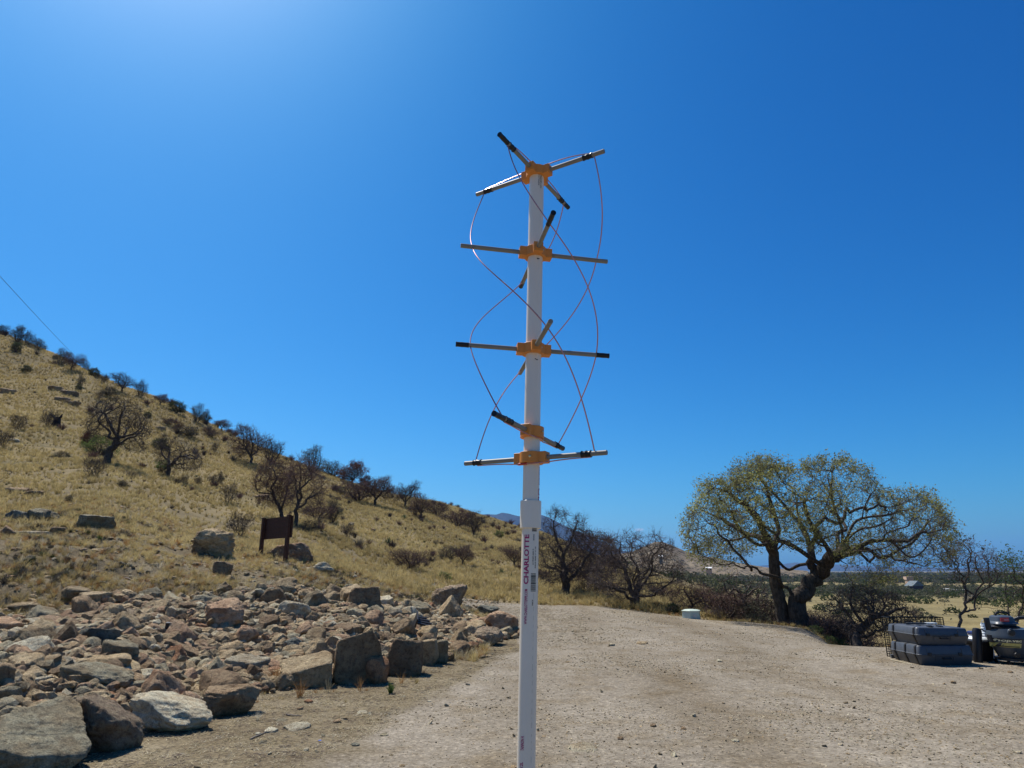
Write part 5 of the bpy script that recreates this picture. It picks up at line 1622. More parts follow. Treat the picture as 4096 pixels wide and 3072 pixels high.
def hero_rock(px, py, w, h, color, shape, label, depth=0.8, yaw=0.0, seed=None, sub=4, rough=0.05, strata=0.0, sink=0.10, cat="rock", tilt=(9, 0), name="rock", short=None, d=None, lift=0.0):
    seed = seed if seed is not None else int(px * 7 + py)
    f = ground_hit(px, py) if d is None else on_ground(px, d)
    zc = f.y * math.cos(PITCH) + (f.z - CAM_H) * math.sin(PITCH)
    az = math.atan2(f.x, f.y)
    W = w * zc / FPX; Hh = h * zc / FPX
    dep = W * depth
    drop = max(0.0, (CAM_H - f.z) / math.hypot(f.x, f.y))
    hz_ = max(Hh - dep * drop * 0.7, Hh * 0.45)
    P, F = rock_shape(shape, seed, sub, rough, strata)
    P = P * np.array([W / 2, dep / 2, hz_ / 2 * (1 + sink)])
    me = mesh_np(name, P, F)
    me.materials.append(M_R[color])
    x = f.x + math.sin(az) * dep * 0.42; y = f.y + math.cos(az) * dep * 0.42
    o = link(name, me, None, None, (x, y, f.z + hz_ / 2 * (1 - sink) + lift), (R_(tilt[0]), R_(tilt[1]), -az + R_(yaw)))
    tagit(o, label, cat)
    ROCKS.append((x, y, max(W, dep) / 2, short or label, px, py - h / 2, min(W, dep) / 2))
    return o
HR = hero_rock
# front edge of the pile, left to right
HR(125, 3110, 400, 300, 'grey', 'ramp', "huge grey-green boulder with a sloping top in the bottom left corner", 1.0, 6, 11, 5, 0.05, 0.3, tilt=(10, 4), name="boulder", cat="boulder", short="huge grey-green corner boulder")
HR(415, 3015, 330, 215, 'purple', 'block', "purple-brown pitted boulder leaning right beside the corner boulder", 0.75, 12, 12, 5, 0.075, 0.0, name="boulder", cat="boulder", tilt=(22, 22), short="purple-brown pitted boulder", sink=0.2)
HR(665, 2945, 345, 185, 'pale', 'angular', "pale greenish angular boulder with dark overhanging front in the front row", 0.85, -4, 29, 5, 0.09, name="boulder", cat="boulder", tilt=(14, 12), short="pale angular boulder")
HR(915, 2868, 245, 140, 'brown', 'block', "flat-topped brown block sitting at the front of the rubble", 0.7, 5, 14, 5, 0.05, 0.5, name="boulder", cat="boulder", short="flat-topped brown block", tilt=(14, 0))
HR(1140, 2762, 102, 76, 'tan', 'dome', "small rounded boulder behind the dry grass near the pile's front", 0.9, 0, 15, 4, short="small rounded front boulder")
HR(1225, 2755, 225, 150, 'tan', 'wedge', "long sloping light brown boulder with tawny grass in front", 0.7, -6, 5, 5, 0.04, name="boulder", cat="boulder", tilt=(16, 10), short="long sloping tan boulder")
HR(1428, 2735, 215, 205, 'brown', 'slab', "big squarish brown slab standing on edge in the front row", 0.55, 4, 17, 5, 0.025, name="boulder", cat="boulder", tilt=(2, -10), short="big standing slab")
HR(1512, 2738, 105, 110, 'rust', 'dome', "dark rounded reddish rock wedged between the two largest standing slabs", 0.8, 0, 18, 4, 0.04, short="dark reddish wedged rock")
HR(1618, 2705, 165, 150, 'brown', 'slab', "dark brown faceted boulder right of the big standing slab", 0.8, -10, 19, 5, 0.04, name="boulder", cat="boulder", tilt=(-5, 5), short="dark faceted boulder")
HR(1712, 2662, 84, 105, 'tan', 'slab', "upright narrow block with a bright top right of the dark faceted boulder", 0.9, -15, 20, 4, short="narrow bright-topped block")
HR(1762, 2655, 66, 98, 'grey', 'slab', "upright grey-brown block leaning beside the narrow bright-topped one", 0.9, 8, 21, 4, short="leaning grey-brown block")
HR(1840, 2632, 95, 68, 'brown', 'block', "brown mottled rock with a pale patch near the pile's right end", 0.9, 0, 22, 4, short="mottled brown rock")
HR(1802, 2645, 44, 34, 'brown', 'angular', "small dark rock at the foot of the mottled brown rock", 0.9, 0, 23, 3)
HR(1888, 2612, 60, 55, 'rust', 'angular', "small reddish rock left of the purplish dome rock", 0.9, 0, 24, 3)
HR(1960, 2582, 140, 78, 'purple', 'dome', "purplish-grey dome-shaped boulder close left of the mast", 0.8, 0, 25, 5, 0.05, name="boulder", cat="boulder", short="purplish dome boulder")
HR(2018, 2560, 170, 100, 'pink', 'dome', "large pinkish tan boulder partly behind the mast", 0.8, 12, 26, 5, 0.06, name="boulder", cat="boulder", short="pinkish boulder behind the mast", d=16.6)
HR(1800, 2488, 130, 104, 'tan', 'spire', "pointed tan boulder standing above the pile's right half", 0.8, 0, 27, 5, 0.05, name="boulder", cat="boulder", short="pointed tan boulder")
HR(1790, 2440, 160, 100, 'purple', 'flat', "dark layered brown boulder behind the pointed tan one", 0.7, 0, 28, 5, 0.07, 0.9, name="boulder", cat="boulder", short="dark layered boulder")
HR(1950, 2460, 92, 46, 'blue', 'angular', "dark blue-green jagged rock on the grass before the road", 0.9, 0, 29, 4, 0.09)
HR(1912, 2498, 52, 20, 'blue', 'flat', "flat dark blue rock above the purplish dome boulder", 0.7, 0, 30, 3)
HR(1870, 2440, 42, 24, 'blue', 'angular', "small dark blue-grey rock touching the dark layered boulder", 0.7, 0, 31, 3)
HR(1452, 2446, 155, 98, 'brown', 'slab', "brown upright slab with a slanting left shoulder behind the pile", 0.5, 6, 32, 5, 0.05, name="boulder", cat="boulder", tilt=(-10, 0), short="slanting upright slab")
HR(1390, 2560, 140, 66, 'brown', 'flat', "lens-shaped rock with bright flat top and dark brown side", 0.8, -10, 33, 4, short="bright-topped lens rock")
HR(1497, 2530, 95, 92, 'pink', 'angular', "round pinkish-white rock above the big standing slab", 0.9, 0, 34, 4, short="round pinkish-white rock")
HR(1170, 2622, 92, 60, 'blue', 'dome', "dark blue-grey oval rock with a white streak on the sloping tan boulder", 0.7, 0, 35, 4, tilt=(0, 18), short="blue-grey oval rock", lift=0.05)
HR(892, 2522, 170, 125, 'pink', 'block', "big rough pinkish-orange rock high in the pile below the large boulder", 0.85, 10, 36, 5, 0.07, name="boulder", cat="boulder", short="big rough pinkish rock")
HR(462, 2468, 118, 52, 'rust', 'flat', "flat orange-brown rock high in the pile's left half", 0.8, 0, 37, 4, short="flat orange-brown rock")
HR(458, 2502, 84, 42, 'rust', 'dome', "smooth rust-coloured rock just below the flat orange-brown one", 0.8, 0, 38, 4)
HR(398, 2592, 178, 78, 'blue', 'flat', "large dark blue-grey slab with brown underside in the left pile", 0.75, -8, 39, 5, 0.05, tilt=(-8, 4), short="large blue-grey slab")
HR(262, 2602, 132, 116, 'brown', 'spire', "upright pointed brown slab left of the large blue-grey slab", 0.5, 10, 40, 4, short="upright pointed brown slab")
HR(365, 2545, 165, 60, 'grey', 'flat', "long pale greenish flat rock above the large blue-grey slab", 0.7, 0, 41, 4)
HR(372, 2772, 280, 118, 'grey', 'angular', "long grey-green sloping rock above the pitted boulder", 0.7, 0, 5, 5, 0.06, 0.4, name="boulder", cat="boulder", tilt=(14, 10), short="long grey-green sloping rock")
HR(385, 2702, 240, 82, 'tan', 'block', "broad tan rock lying behind the long grey-green sloping rock", 0.6, 0, 43, 5, short="broad tan rock")
HR(120, 2762, 145, 66, 'pale', 'flat', "smooth whitish lens rock above the corner boulder", 0.7, 0, 44, 4, short="whitish lens rock")
HR(545, 2795, 140, 74, 'grey', 'flat', "grey-green flat rock with dark front behind the pale angular boulder", 0.8, 0, 45, 4, tilt=(-6, 0))
HR(92, 2715, 150, 96, 'tan', 'block', "large tan rock with a flat sloping top at the left edge", 0.8, -12, 46, 4, short="large tan left-edge rock")
HR(30, 2830, 110, 90, 'grey', 'dome', "grey-green rock cut by the left edge above the corner boulder", 0.8, 0, 47, 4)
HR(125, 2835, 110, 50, 'tan', 'dome', "oval tan rock resting behind the corner boulder's top", 0.7, 0, 48, 4)
HR(455, 2845, 120, 74, 'rust', 'wedge', "reddish wedge rock behind the top of the pitted boulder", 0.8, 0, 49, 4)
HR(985, 2705, 180, 80, 'pale', 'flat', "white-topped long slab left of the dry grass tuft", 0.7, 0, 50, 4, short="white-topped long slab")
HR(1000, 2742, 120, 44, 'brown', 'flat', "thin brown slab under the white-topped long slab", 0.7, 0, 51, 4)
HR(855, 2735, 115, 104, 'grey', 'spire', "cone-shaped grey-tan rock left of the white-topped long slab", 0.8, 0, 52, 4, short="cone-shaped grey rock")
HR(918, 2640, 118, 78, 'tan', 'dome', "smooth grey-tan rounded rock in the middle of the pile", 0.8, 0, 53, 4, short="rounded mid-pile rock")
HR(722, 2645, 168, 82, 'brown', 'wedge', "brown rock with a dark blue right end in mid pile", 0.6, 0, 54, 4, tilt=(0, 8), short="brown and blue rock")
HR(665, 2600, 70, 56, 'tan', 'angular', "tan angular rock left of the brown rock with blue end", 0.8, 0, 55, 3)
HR(100, 2450, 160, 48, 'tan', 'dome', "rounded tan rock at the grassy top of the pile near the left edge", 0.8, 0, 56, 4, short="rounded tan rock at the grass")
HR(305, 2405, 118, 60, 'tan', 'block', "pinkish tan block half sunk at the grassy top of the pile", 0.8, 0, 57, 4)
HR(375, 2432, 130, 66, 'tan', 'flat', "pale tan rock right below the half-sunk block", 0.8, 0, 58, 4)
HR(600, 2410, 110, 62, 'grey', 'angular', "grey mottled rock tucked below the grass at the pile's top", 0.8, 0, 59, 4)
HR(800, 2540, 96, 62, 'rust', 'angular', "dark red-brown rock under the big rough pinkish rock", 0.8, 0, 60, 4, lift=-0.03)
# boulders up on the bank
HR(855, 2228, 190, 122, 'tan', 'angular', "big cracked tan boulder with a notched top standing on the bank", 0.8, 0, 63, 5, 0.09, 0.2, name="boulder", cat="boulder", short="big cracked boulder")
HR(765+35, 2215, 66, 95, 'brown', 'slab', "dark brown slab leaning against the big cracked boulder's left side", 0.7, 0, 64, 4)
HR(1165, 2248, 195, 82, 'pink', 'dome', "large whitish-topped boulder behind the wooden sign", 0.7, 0, 65, 5, 0.07, 0.3, name="boulder", cat="boulder", tilt=(0, 6), short="boulder behind the sign")
HR(1122, 2242, 58, 36, 'brown', 'dome', "small dark rock under the sign's right post", 0.8, 0, 66, 3)
HR(1290, 2298, 92, 50, 'pale', 'angular', "whitish grey jagged rock on the bank right of the sign", 0.8, 0, 67, 4, 0.09)
HR(82, 2092, 120, 54, 'blue', 'flat', "dark blue-grey slab at the upper left, before a rounder boulder", 0.7, 0, 68, 4, 0.07, short="upper left blue slab")
HR(168, 2090, 128, 66, 'grey', 'dome', "rounded pale-topped grey boulder at the upper left", 0.8, 0, 69, 5, 0.05, short="upper left grey boulder")
HR(372, 2116, 160, 62, 'grey', 'flat', "white and dark streaked boulder with orange grass before it", 0.7, 0, 70, 5, 0.07, 0.4, tilt=(0, 4), short="streaked boulder with orange grass")
HR(14, 2102, 40, 32, 'pink', 'dome', "small tan rock at the left edge below the upper left blue slab", 0.8, 0, 71, 3)
HR(22, 2148, 62, 48, 'brown', 'angular', "dark rock with bright top cut by the left edge on the bank", 0.8, 0, 72, 4)
HR(142, 2146, 142, 26, 'pale', 'flat', "thin pale streaked slab lying flat on the bank at the upper left", 0.6, 0, 73, 4)
HR(228, 2136, 58, 30, 'brown', 'flat', "small brown slab just right of the thin pale streaked slab", 0.7, 0, 74, 3)
HR(1017, 2222, 26, 20, 'pale', 'angular', "small white rock left of the sign's left post", 0.8, 0, 75, 3)
HR(1402, 2108, 28, 20, 'grey', 'dome', "small round grey rock alone on the tan slope right of the sign", 0.8, 0, 76, 3)
HR(1493, 2130, 24, 18, 'brown', 'dome', "small dark rock alone on the tan slope above the large yucca", 0.8, 0, 77, 3)
HR(885, 2305, 82, 62, 'brown', 'block', "dark rock with a pale cap sunk in the bank below the cracked boulder", 0.8, 0, 78, 4)
HR(922, 2328, 40, 30, 'tan', 'angular', "small tan rock below the pale-capped dark rock", 0.8, 0, 79, 3)
HR(1418, 2312, 20, 14, 'pale', 'angular', "small white rock in dry grass above the slanting slab", 0.8, 0, 80, 3)
HR(1465, 2292, 22, 18, 'pale', 'angular', "small pale grey rock at the edge of the tall tan grass", 0.8, 0, 81, 3)
HR(1833, 2358, 28, 18, 'brown', 'dome', "small dark rock right at the road's far edge behind the layered boulder", 0.8, 0, 82, 3)
for (px, py, w, h, lab) in [(225, 1562, 60, 22, "dark rock outcrop high on the hillside, upper one"), (278, 1582, 70, 26, "dark rock outcrop high on the hillside beside the upper one"),
                            (250, 1605, 60, 22, "dark rock outcrop below the upper pair on the hillside"), (290, 1622, 66, 24, "lower right dark outcrop on the hillside"),
                            (30, 1575, 60, 26, "dark outcrop near the left edge on the hillside"), (70, 1975, 90, 28, "dark shadowed rock ledge at the foot of the hillside"),
                            (140, 1985, 80, 26, "dark ledge with pale rock right of the other ledge"), (55, 1768, 50, 16, "pale low outcrop near the left edge of the slope"),
                            (1045, 1995, 60, 22, "dark outcrop on the slope left above the sign"), (640, 1722, 50, 20, "brown outcrop above the second hillside tree")]:
    HR(px, py, w, h, 'brown' if 'pale' not in lab[:4] else 'pale', 'flat', lab, 0.7, 0, None, 3, 0.12, 0.5)
# flat stones on the yard
for (px, py, w, h, c, lab) in [(1190, 2922, 120, 34, 'pale', "large white flat oval stone lying on the ground at lower centre left"),
                               (1082, 2932, 60, 22, 'pale', "smaller whitish stone left of the large white oval stone"),
                               (1032, 2942, 26, 14, 'pale', "little white stone left of the two white ones"),
                               (1125, 2885, 50, 10, 'grey', "thin grey flat stone above the large white oval stone"),
                               (2330, 3008, 130, 22, 'pale', "pale flat stone patch half buried in the gravel right of the mast"),
                               (2940, 2968, 36, 14, 'pale', "small pale stone alone on the right half of the yard"),
                               (2775, 2868, 18, 16, 'pale', "tiny upright pale stone in mid yard"),
                               (2568, 2578, 50, 12, 'tan', "flat tan stone patch in the far part of the yard"),
                               (2445, 2584, 32, 14, 'pale', "pale stone left of the flat tan patch in the far yard"),
                               (2880, 2648, 26, 12, 'pale', "white fleck stone before the oak in the far yard"),
                               (2612, 2908, 28, 14, 'brown', "dark pebble-sized stone in the lower middle yard"),
                               (2735, 2918, 24, 12, 'brown', "dark little stone right of the other dark one in the yard"),
                               (2482, 2960, 26, 14, 'brown', "dark lump on the gravel just above the pale patch"),
                               (1350, 2892, 36, 16, 'brown', "dark reddish stone right of the white oval stone"),
                               (1235, 2812, 36, 16, 'rust', "small reddish stone in front of the pile"),
                               (1200, 2840, 28, 14, 'brown', "dark brown stone in front of the pile below the reddish one"),
                               (1420, 2985, 40, 14, 'blue', "thin bluish stone at the bottom left of the mast"),
                               (1540, 2945, 40, 12, 'grey', "flat grey stone sliver left of the mast's lower part"),
                               (1450, 2855, 46, 12, 'pale', "pale thin stone chip in the dirt below the standing slab"),
                               (3660, 2652, 36, 16, 'rust', "rust stone before the lower case's corner"),
                               (4040, 2692, 24, 9, 'brown', "dark stone on the gravel below the black vacuum"),
                               (3815, 2735, 20, 14, 'brown', "dark stone on the gravel below the stacked cases"),
                               (2135, 2512, 40, 14, 'grey', "grey flat rock peeking out right beside the mast, farther up"),
                               (2108, 2545, 60, 20, 'blue', "low bluish rock just right of the mast's pinkish boulder")]:
    HR(px, py, w, h * 0.85, c, 'flat', lab, 0.9, 0, None, 3, 0.06, 0, 0.35)

# ---- loose rubble: every rock a thing; many share a prototype mesh
PROTO = []
for i in range(26):
    P, F = rock_shape(['angular', 'block', 'flat', 'wedge', 'dome', 'angular', 'flat', 'spire'][i % 8], 300 + i, 4 if i < 14 else 3, 0.06, 0.3 if i % 5 == 0 else 0)
    me = mesh_np("rock", P, F); me.materials.append(M_R['tan'])
    PROTO.append((me, ['angular', 'blocky', 'flat', 'wedge-shaped', 'rounded', 'jagged', 'thin flat', 'pointed'][i % 8]))
CW = {'tan': 'tan', 'pink': 'pinkish', 'rust': 'rust-red', 'brown': 'brown', 'grey': 'grey-green', 'pale': 'pale', 'blue': 'blue-grey', 'purple': 'purple-brown'}
g = np.random.default_rng(99)
placed = [(r[0], r[1], r[6]) for r in ROCKS]
fill = []
def try_fill(n, s0, s1, sep, tries):
    k = 0
    for _ in range(tries):
        if k >= n: break
        az = g.uniform(colaz(-250), colaz(2090)); d = math.sqrt(g.uniform(7.2 ** 2, 20.5 ** 2))
        x, y = math.sin(az) * d, math.cos(az) * d
        if g.random() > float(rubble_mask(np.array(x), np.array(y))): continue
        s = g.uniform(s0, s1)
        ok = True
        for (a, b, c) in placed:
            if (a - x) ** 2 + (b - y) ** 2 < (sep * (s + c)) ** 2: ok = False; break
        if not ok: continue
        placed.append((x, y, s)); fill.append((x, y, s, az, d)); k += 1
try_fill(60, 0.19, 0.29, 0.82, 8000)
try_fill(80, 0.13, 0.19, 0.80, 6000)
try_fill(64, 0.10, 0.13, 0.72, 12000)
heroes = [r for r in ROCKS if 2380 < r[5] + 0 and r[4] < 2100 and len(r[3]) < 48]
used_labels = {}
def img_of(p):
    q = Vector(p) - Vector((0, 0, CAM_H))
    zc = q.y * math.cos(PITCH) + q.z * math.sin(PITCH); yc = -q.y * math.sin(PITCH) + q.z * math.cos(PITCH)
    return CXP + FPX * q.x / zc, CYP - FPX * yc / zc
QUAL = ["", "clean ", "dusty ", "tilted ", "chipped ", "weathered ", "mottled ", "low-lying "]
for i, (x, y, s, az, d) in enumerate(fill):
    pi_ = int(g.integers(len(PROTO))) if s < 0.17 else int(g.integers(14))
    me, shp = PROTO[pi_]
    c = g.choice(['tan', 'pink', 'brown', 'grey', 'pale', 'rust', 'blue', 'purple'], p=[0.37, 0.12, 0.15, 0.18, 0.11, 0.03, 0.02, 0.02])
    o = bpy.data.objects.new("rock", me); COL.objects.link(o)
    z = hz(x, y)
    e = np.array([g.uniform(0.85, 1.3), g.uniform(0.8, 1.15), g.uniform(0.55, 0.95)]) * s
    o.scale = e
    o.rotation_euler = (Matrix.Rotation(-az, 3, 'Z') @ Matrix.Rotation(g.normal(0.38, 0.3), 3, 'X') @ Matrix.Rotation(g.normal(0, 0.3), 3, 'Y') @ Matrix.Rotation(g.uniform(0, 6.28), 3, 'Z')).to_euler()
    o.location = (x, y, z + e[2] * 0.62)
    o.material_slots[0].link = 'OBJECT'; o.material_slots[0].material = M_R[c]
    px, py = img_of(o.location)
    hs_ = sorted(heroes, key=lambda r: (r[4] - px) ** 2 + ((r[5] - py) * 1.3) ** 2)[:3]
    size = "large" if s > 0.17 else "mid-sized" if s > 0.125 else "small"
    lab = None
    for hr in hs_:
        dx, dy = px - hr[4], py - hr[5]
        rel = ("right of" if dx > 0 else "left of") if abs(dx) > abs(dy) * 1.2 else ("in front of" if dy > 0 else "above")
        t = "%s %s %s rock %s the %s" % (size, CW[c], shp, rel, hr[3])
        if t not in used_labels: lab = t; break
    if len((lab or '').split()) > 15: lab = lab.replace(" shaped", "").replace(" thin flat", " thin")
    if lab is None: lab = "%s %s %s rock %s the %s" % (size, CW[c], shp, rel, hs_[0][3])
    used_labels[lab] = used_labels.get(lab, 0) + 1
    tagit(o, lab, "rock", "loose rocks in the rubble pile")

# small stones between them: too many to count
small = []
for i in range(8):
    P, F = rock_shape(['angular', 'block', 'flat', 'angular'][i % 4], 500 + i, 2, 0.06)
    me = mesh_np("stone", P, F, False); me.materials.append(M_R[['tan', 'pink', 'brown', 'grey', 'pale', 'tan', 'tan', 'grey'][i]])
    small.append(me)
C_stone = make_proto_collection("rubble_stone", small)
def sample_polar(n, a0, a1, d0, d1, power=2.0):
    """points with density falling off with distance (power 2: even over the ground)"""
    az = rng.uniform(a0, a1, n)
    if power == 0: d = np.exp(rng.uniform(math.log(d0), math.log(d1), n))
    else: d = rng.uniform(d0 ** power, d1 ** power, n) ** (1 / power)
    return np.sin(az) * d, np.cos(az) * d, d, az
def stone_scatter(name, x, y, s, coll, n_proto, flat=0.7, label=None, zoff=0.2):
    n = len(x)
    rot = np.stack([rng.normal(0, .35, n), rng.normal(0, .35, n), rng.uniform(0, 6.28, n)], -1)
    sc = np.stack([s * rng.uniform(.8, 1.3, n), s * rng.uniform(.8, 1.3, n), s * flat * rng.uniform(.6, 1.1, n)], -1)
    return scatter(name, np.stack([x, y, H(x, y) + s * zoff], -1), rot, sc, rng.integers(0, n_proto, n), coll, label)
x, y, d, az = sample_polar(34000, colaz(-300), colaz(2120), 6.8, 21)
k = rng.random(len(x)) < np.clip(rubble_mask(x, y), 0, 1)
x, y = x[k], y[k]
s = 0.03 + 0.11 * rng.random(len(x)) ** 2
stone_scatter("rubble_stones", x, y, s, C_stone, 8, 0.8, "small broken stones filling the gaps of the rubble pile", 0.5)
# stones strewn over the bank
x, y, d, az = sample_polar(6000, colaz(-300), colaz(2000), 13, 34)
s = 0.02 + 0.07 * rng.random(len(x)) ** 3
stone_scatter("bank_stones", x, y, s, C_stone, 8, 0.6, "scattered stones on the grassy bank")
# gravel on the yard
peb = []
for i in range(8):
    P, F = rock_shape(['angular', 'flat'][i % 2], 600 + i, 1, 0.03)
    me = mesh_np("pebble", P, F, False)
    me.materials.append([M_R['tan'], M_R['pale'], M_R['pale'], M_R['grey'], M_R['tan'], M_R['tan'], M_R['pale'], M_R['grey']][i]); peb.append(me)
C_peb = make_proto_collection("gravel_stone", peb)
x, y, d, az = sample_polar(150000, R_(-42), R_(42), 4.6, 30, 1.0)
gm = gravel_mask(x, y)
k = (rng.random(len(x)) < 0.25 + 0.75 * gm) & (gm > 0.0) | (rng.random(len(x)) < 0.22) & (d < 18)
x, y, d = x[k], y[k], d[k]
patch = fbm2(x, y, 0.5, 3, 88)
k = rng.random(len(x)) < np.clip(0.62 + 0.9 * patch, 0.15, 1)
x, y, d, patch = x[k], y[k], d[k], patch[k]
s = (0.004 + 0.007 * rng.random(len(x)) ** 3) * (1 + 0.5 * np.clip(patch, -0.6, 1)) * (0.8 + d / 22)
stone_scatter("gravel", x, y, s, C_peb, 8, 0.28, "loose gravel over the yard and road", 0.0)
x, y, d, az = sample_polar(1500, R_(-42), R_(42), 5, 28, 1.3)
k = gravel_mask(x, y) > 0.05
x, y = x[k], y[k]
s = 0.010 + 0.024 * rng.random(len(x)) ** 3
stone_scatter("coarse_gravel", x, y, s, C_peb, 8, 0.36, "coarser stones strewn over the yard", 0.15)

# ================================================================== GRASS AND LITTER
tufts = [tuft(10 + i, 26, 1.0, 0.9, 0.022, 0.6) for i in range(7)]
for m_ in tufts: m_.materials.append(M_grass)
C_tuft = make_proto_collection("grass_tuft", tufts)
near_t = [tuft(40 + i, 44, 1.0, 1.15, 0.010, 0.7, 3) for i in range(6)]
for i, m_ in enumerate(near_t): m_.materials.append(M_straw if i == 5 else M_grass if i != 4 else M_orangegrass)
C_near = make_proto_collection("near_tuft", near_t)
def grass(name, x, y, s, coll, n_proto, label):
    n = len(x)
    rot = np.stack([rng.normal(0, .12, n), rng.normal(0, .12, n), rng.uniform(0, 6.28, n)], -1)
    sc = np.stack([s * rng.uniform(.8, 1.25, n), s * rng.uniform(.8, 1.25, n), s * rng.uniform(.7, 1.1, n)], -1)
    return scatter(name, np.stack([x, y, H(x, y) - 0.01], -1), rot, sc, rng.integers(0, n_proto, n), coll, label)
# hillside
x, y, d, az = sample_polar(150000, R_(-46), colaz(2900), 24, 230, 1.25)
dens = np.clip(0.75 + 0.75 * fbm2(x, y, 0.22, 3, 91) + 0.35 * fbm2(x, y, 0.9, 2, 92), 0.08, 1)
k = (rng.random(len(x)) < dens) & (gravel_mask(x, y) < 0.2) & ((az < colaz(2300)) | (d < 120))
k &= ~((az > colaz(2650)) & (d < 27.5))
x, y, d = x[k], y[k], d[k]
s = (0.17 + 0.22 * rng.random(len(x))) * np.clip(0.8 + d / 160, 0.8, 1.6)
s *= np.where((d < 45) & (np.arctan2(x, y) > colaz(1500)), 1.25, 1.0)
grass("hillside_grass", x, y, s, C_tuft, 7, "golden dry grass covering the hillside and road bank")
# bank above the rubble
x, y, d, az = sample_polar(42000, R_(-46), colaz(1950), 12.5, 34, 1.5)
rm = rubble_mask(x, y)
dens = np.clip(0.62 + 0.9 * fbm2(x, y, 0.7, 3, 95), 0.05, 1)
k = (rng.random(len(x)) < dens * (1 - rm * 0.97)) & (gravel_mask(x, y) < 0.1)
x, y, d = x[k], y[k], d[k]
s = 0.08 + 0.16 * rng.random(len(x)) ** 1.5
grass("bank_grass", x, y, s, C_near, 6, "short dry grass and weeds over the bank")
# yard edge beyond the gravel, right side
x, y, d, az = sample_polar(9000, colaz(2200), colaz(4300), 16, 40, 1.5)
far = np.interp(az, [colaz(p) for p in (2100, 2400, 2800, 3200, 3550, 4096, 4800)], [28.6, 29.0, 26.0, 24.8, 17.9, 19.0, 19.0])
k = (d > far - 0.2) & (d < far + 7) & (rng.random(len(x)) < 0.85)
x, y, d = x[k], y[k], d[k]
grass("edge_grass", x, y, 0.07 + 0.13 * rng.random(len(x)), C_near, 5, "thin dry grass along the yard's far edge")
# thin fringe in the dirt strip in front of the rocks
x, y, d, az = sample_polar(5200, colaz(-200), colaz(2080), 5.6, 18, 1.2)
gm = gravel_mask(x, y); rm = rubble_mask(x, y)
front = np.interp(az, [colaz(p) for p in (-500, 0, 400, 800, 1200, 1500, 1800, 2080)], [7.4, 7.8, 8.2, 9.3, 10.1, 10.5, 12.7, 16.4])
k = (np.abs(d - front) < 1.6) & (rng.random(len(x)) < np.clip(0.55 - 0.35 * (front - d), 0.05, 0.6) * np.clip(0.5 + fbm2(x, y, 1.5, 2, 5), 0, 1)) & (gm < 0.6)
x, y = x[k], y[k]
grass("litter_grass", x, y, 0.03 + 0.07 * rng.random(len(x)) ** 2, C_near, 6, "dry grass wisps at the foot of the rocks")
# straw and bark bits lying on the dirt
lit = []
for i in range(6):
    gg = np.random.default_rng(700 + i)
    VV, FF = [], []
    for j in range(7):
        a = gg.uniform(0, 6.28); L = gg.uniform(0.3, 1.0); c = gg.normal(0, 0.7, 2)
        dx = np.array([math.cos(a), math.sin(a), gg.normal(0, .1)]) * L; sx = np.array([-math.sin(a), math.cos(a), 0]) * 0.035
        o_ = np.array([c[0], c[1], gg.uniform(0.02, 0.12)]); b = len(VV)
        VV += [o_ - dx / 2 - sx, o_ - dx / 2 + sx, o_ + dx / 2 + sx * .6, o_ + dx / 2 - sx * .6, o_ + np.array([0, 0, -.05])]
        FF += [(b, b + 1, b + 2), (b, b + 2, b + 3), (b, b + 3, b + 4), (b + 1, b + 2, b + 4)]
    me = mesh_np("straw", np.array(VV), np.array(FF), False); me.materials.append(M_straw if i % 3 else M_duff); lit.append(me)
C_lit = make_proto_collection("straw_bits", lit)
x, y, d, az = sample_polar(60000, R_(-44), colaz(2350), 4.8, 26, 1.2)
gm = gravel_mask(x, y)
front = np.interp(az, [colaz(p) for p in (-500, 0, 400, 800, 1200, 1500, 1800, 2080, 2400)], [7.4, 7.8, 8.2, 9.3, 10.1, 10.5, 12.7, 16.4, 17])
k = rng.random(len(x)) < np.where(gm < 0.5, 0.8, np.clip(0.35 - 0.12 * (front - d), 0.0, 0.35))
x, y = x[k], y[k]
n = len(x)
scatter("straw_litter", np.stack([x, y, H(x, y) + 0.002], -1), np.stack([rng.normal(0, .06, n), rng.normal(0, .06, n), rng.uniform(0, 6.28, n)], -1), 0.025 + 0.055 * rng.random(n) ** 2, rng.integers(0, 6, n), C_lit, "straw, twigs and bark bits littering the dirt")
# small dark scrub on the far slope
scr = [tuft(80 + i, 60, 1.0, 1.4, 0.03, 0.4) for i in range(4)]
for i, m_ in enumerate(scr): m_.materials.append(M_greyscrub if i < 3 else M_darkgreen)
C_scr = make_proto_collection("low_scrub", scr)
x, y, d, az = sample_polar(2600, R_(-46), colaz(2250), 34, 225, 1.3)
s = 0.12 + 0.32 * rng.random(len(x)) ** 2 * np.clip(d / 90, 0.6, 1.6)
k = gravel_mask(x, y) < 0.1
grass("low_scrub", x[k], y[k], s[k], C_scr, 4, "small dark scrub speckling the hillside")
x, y, d, az = sample_polar(9000, R_(-46), colaz(1900), 13, 30, 1.4)
k = (gravel_mask(x, y) < 0.1) & (rubble_mask(x, y) < 0.05) & (fbm2(x, y, 0.5, 3, 61) > 0.12)
grass("bank_scrub", x[k], y[k], 0.07 + 0.13 * rng.random(k.sum()), C_scr, 4, "dark tangled dead weeds in patches on the bank")
mv = [tuft(180 + i, 150, 1.0, 1.05, 0.016, 0.3, 3) for i in range(4)]
for i, m_ in enumerate(mv): m_.materials.append([M_mauvetwig, M_twig, M_greyscrub, M_mauvetwig][i])
C_mv = make_proto_collection("wiry_brush", mv)
x, y, d, az = sample_polar(700, R_(-46), colaz(2300), 38, 215, 1.4)
k = (fbm2(x, y, 0.06, 3, 66) > -0.1 - 0.35 * (az > colaz(1200))) & (gravel_mask(x, y) < 0.1)
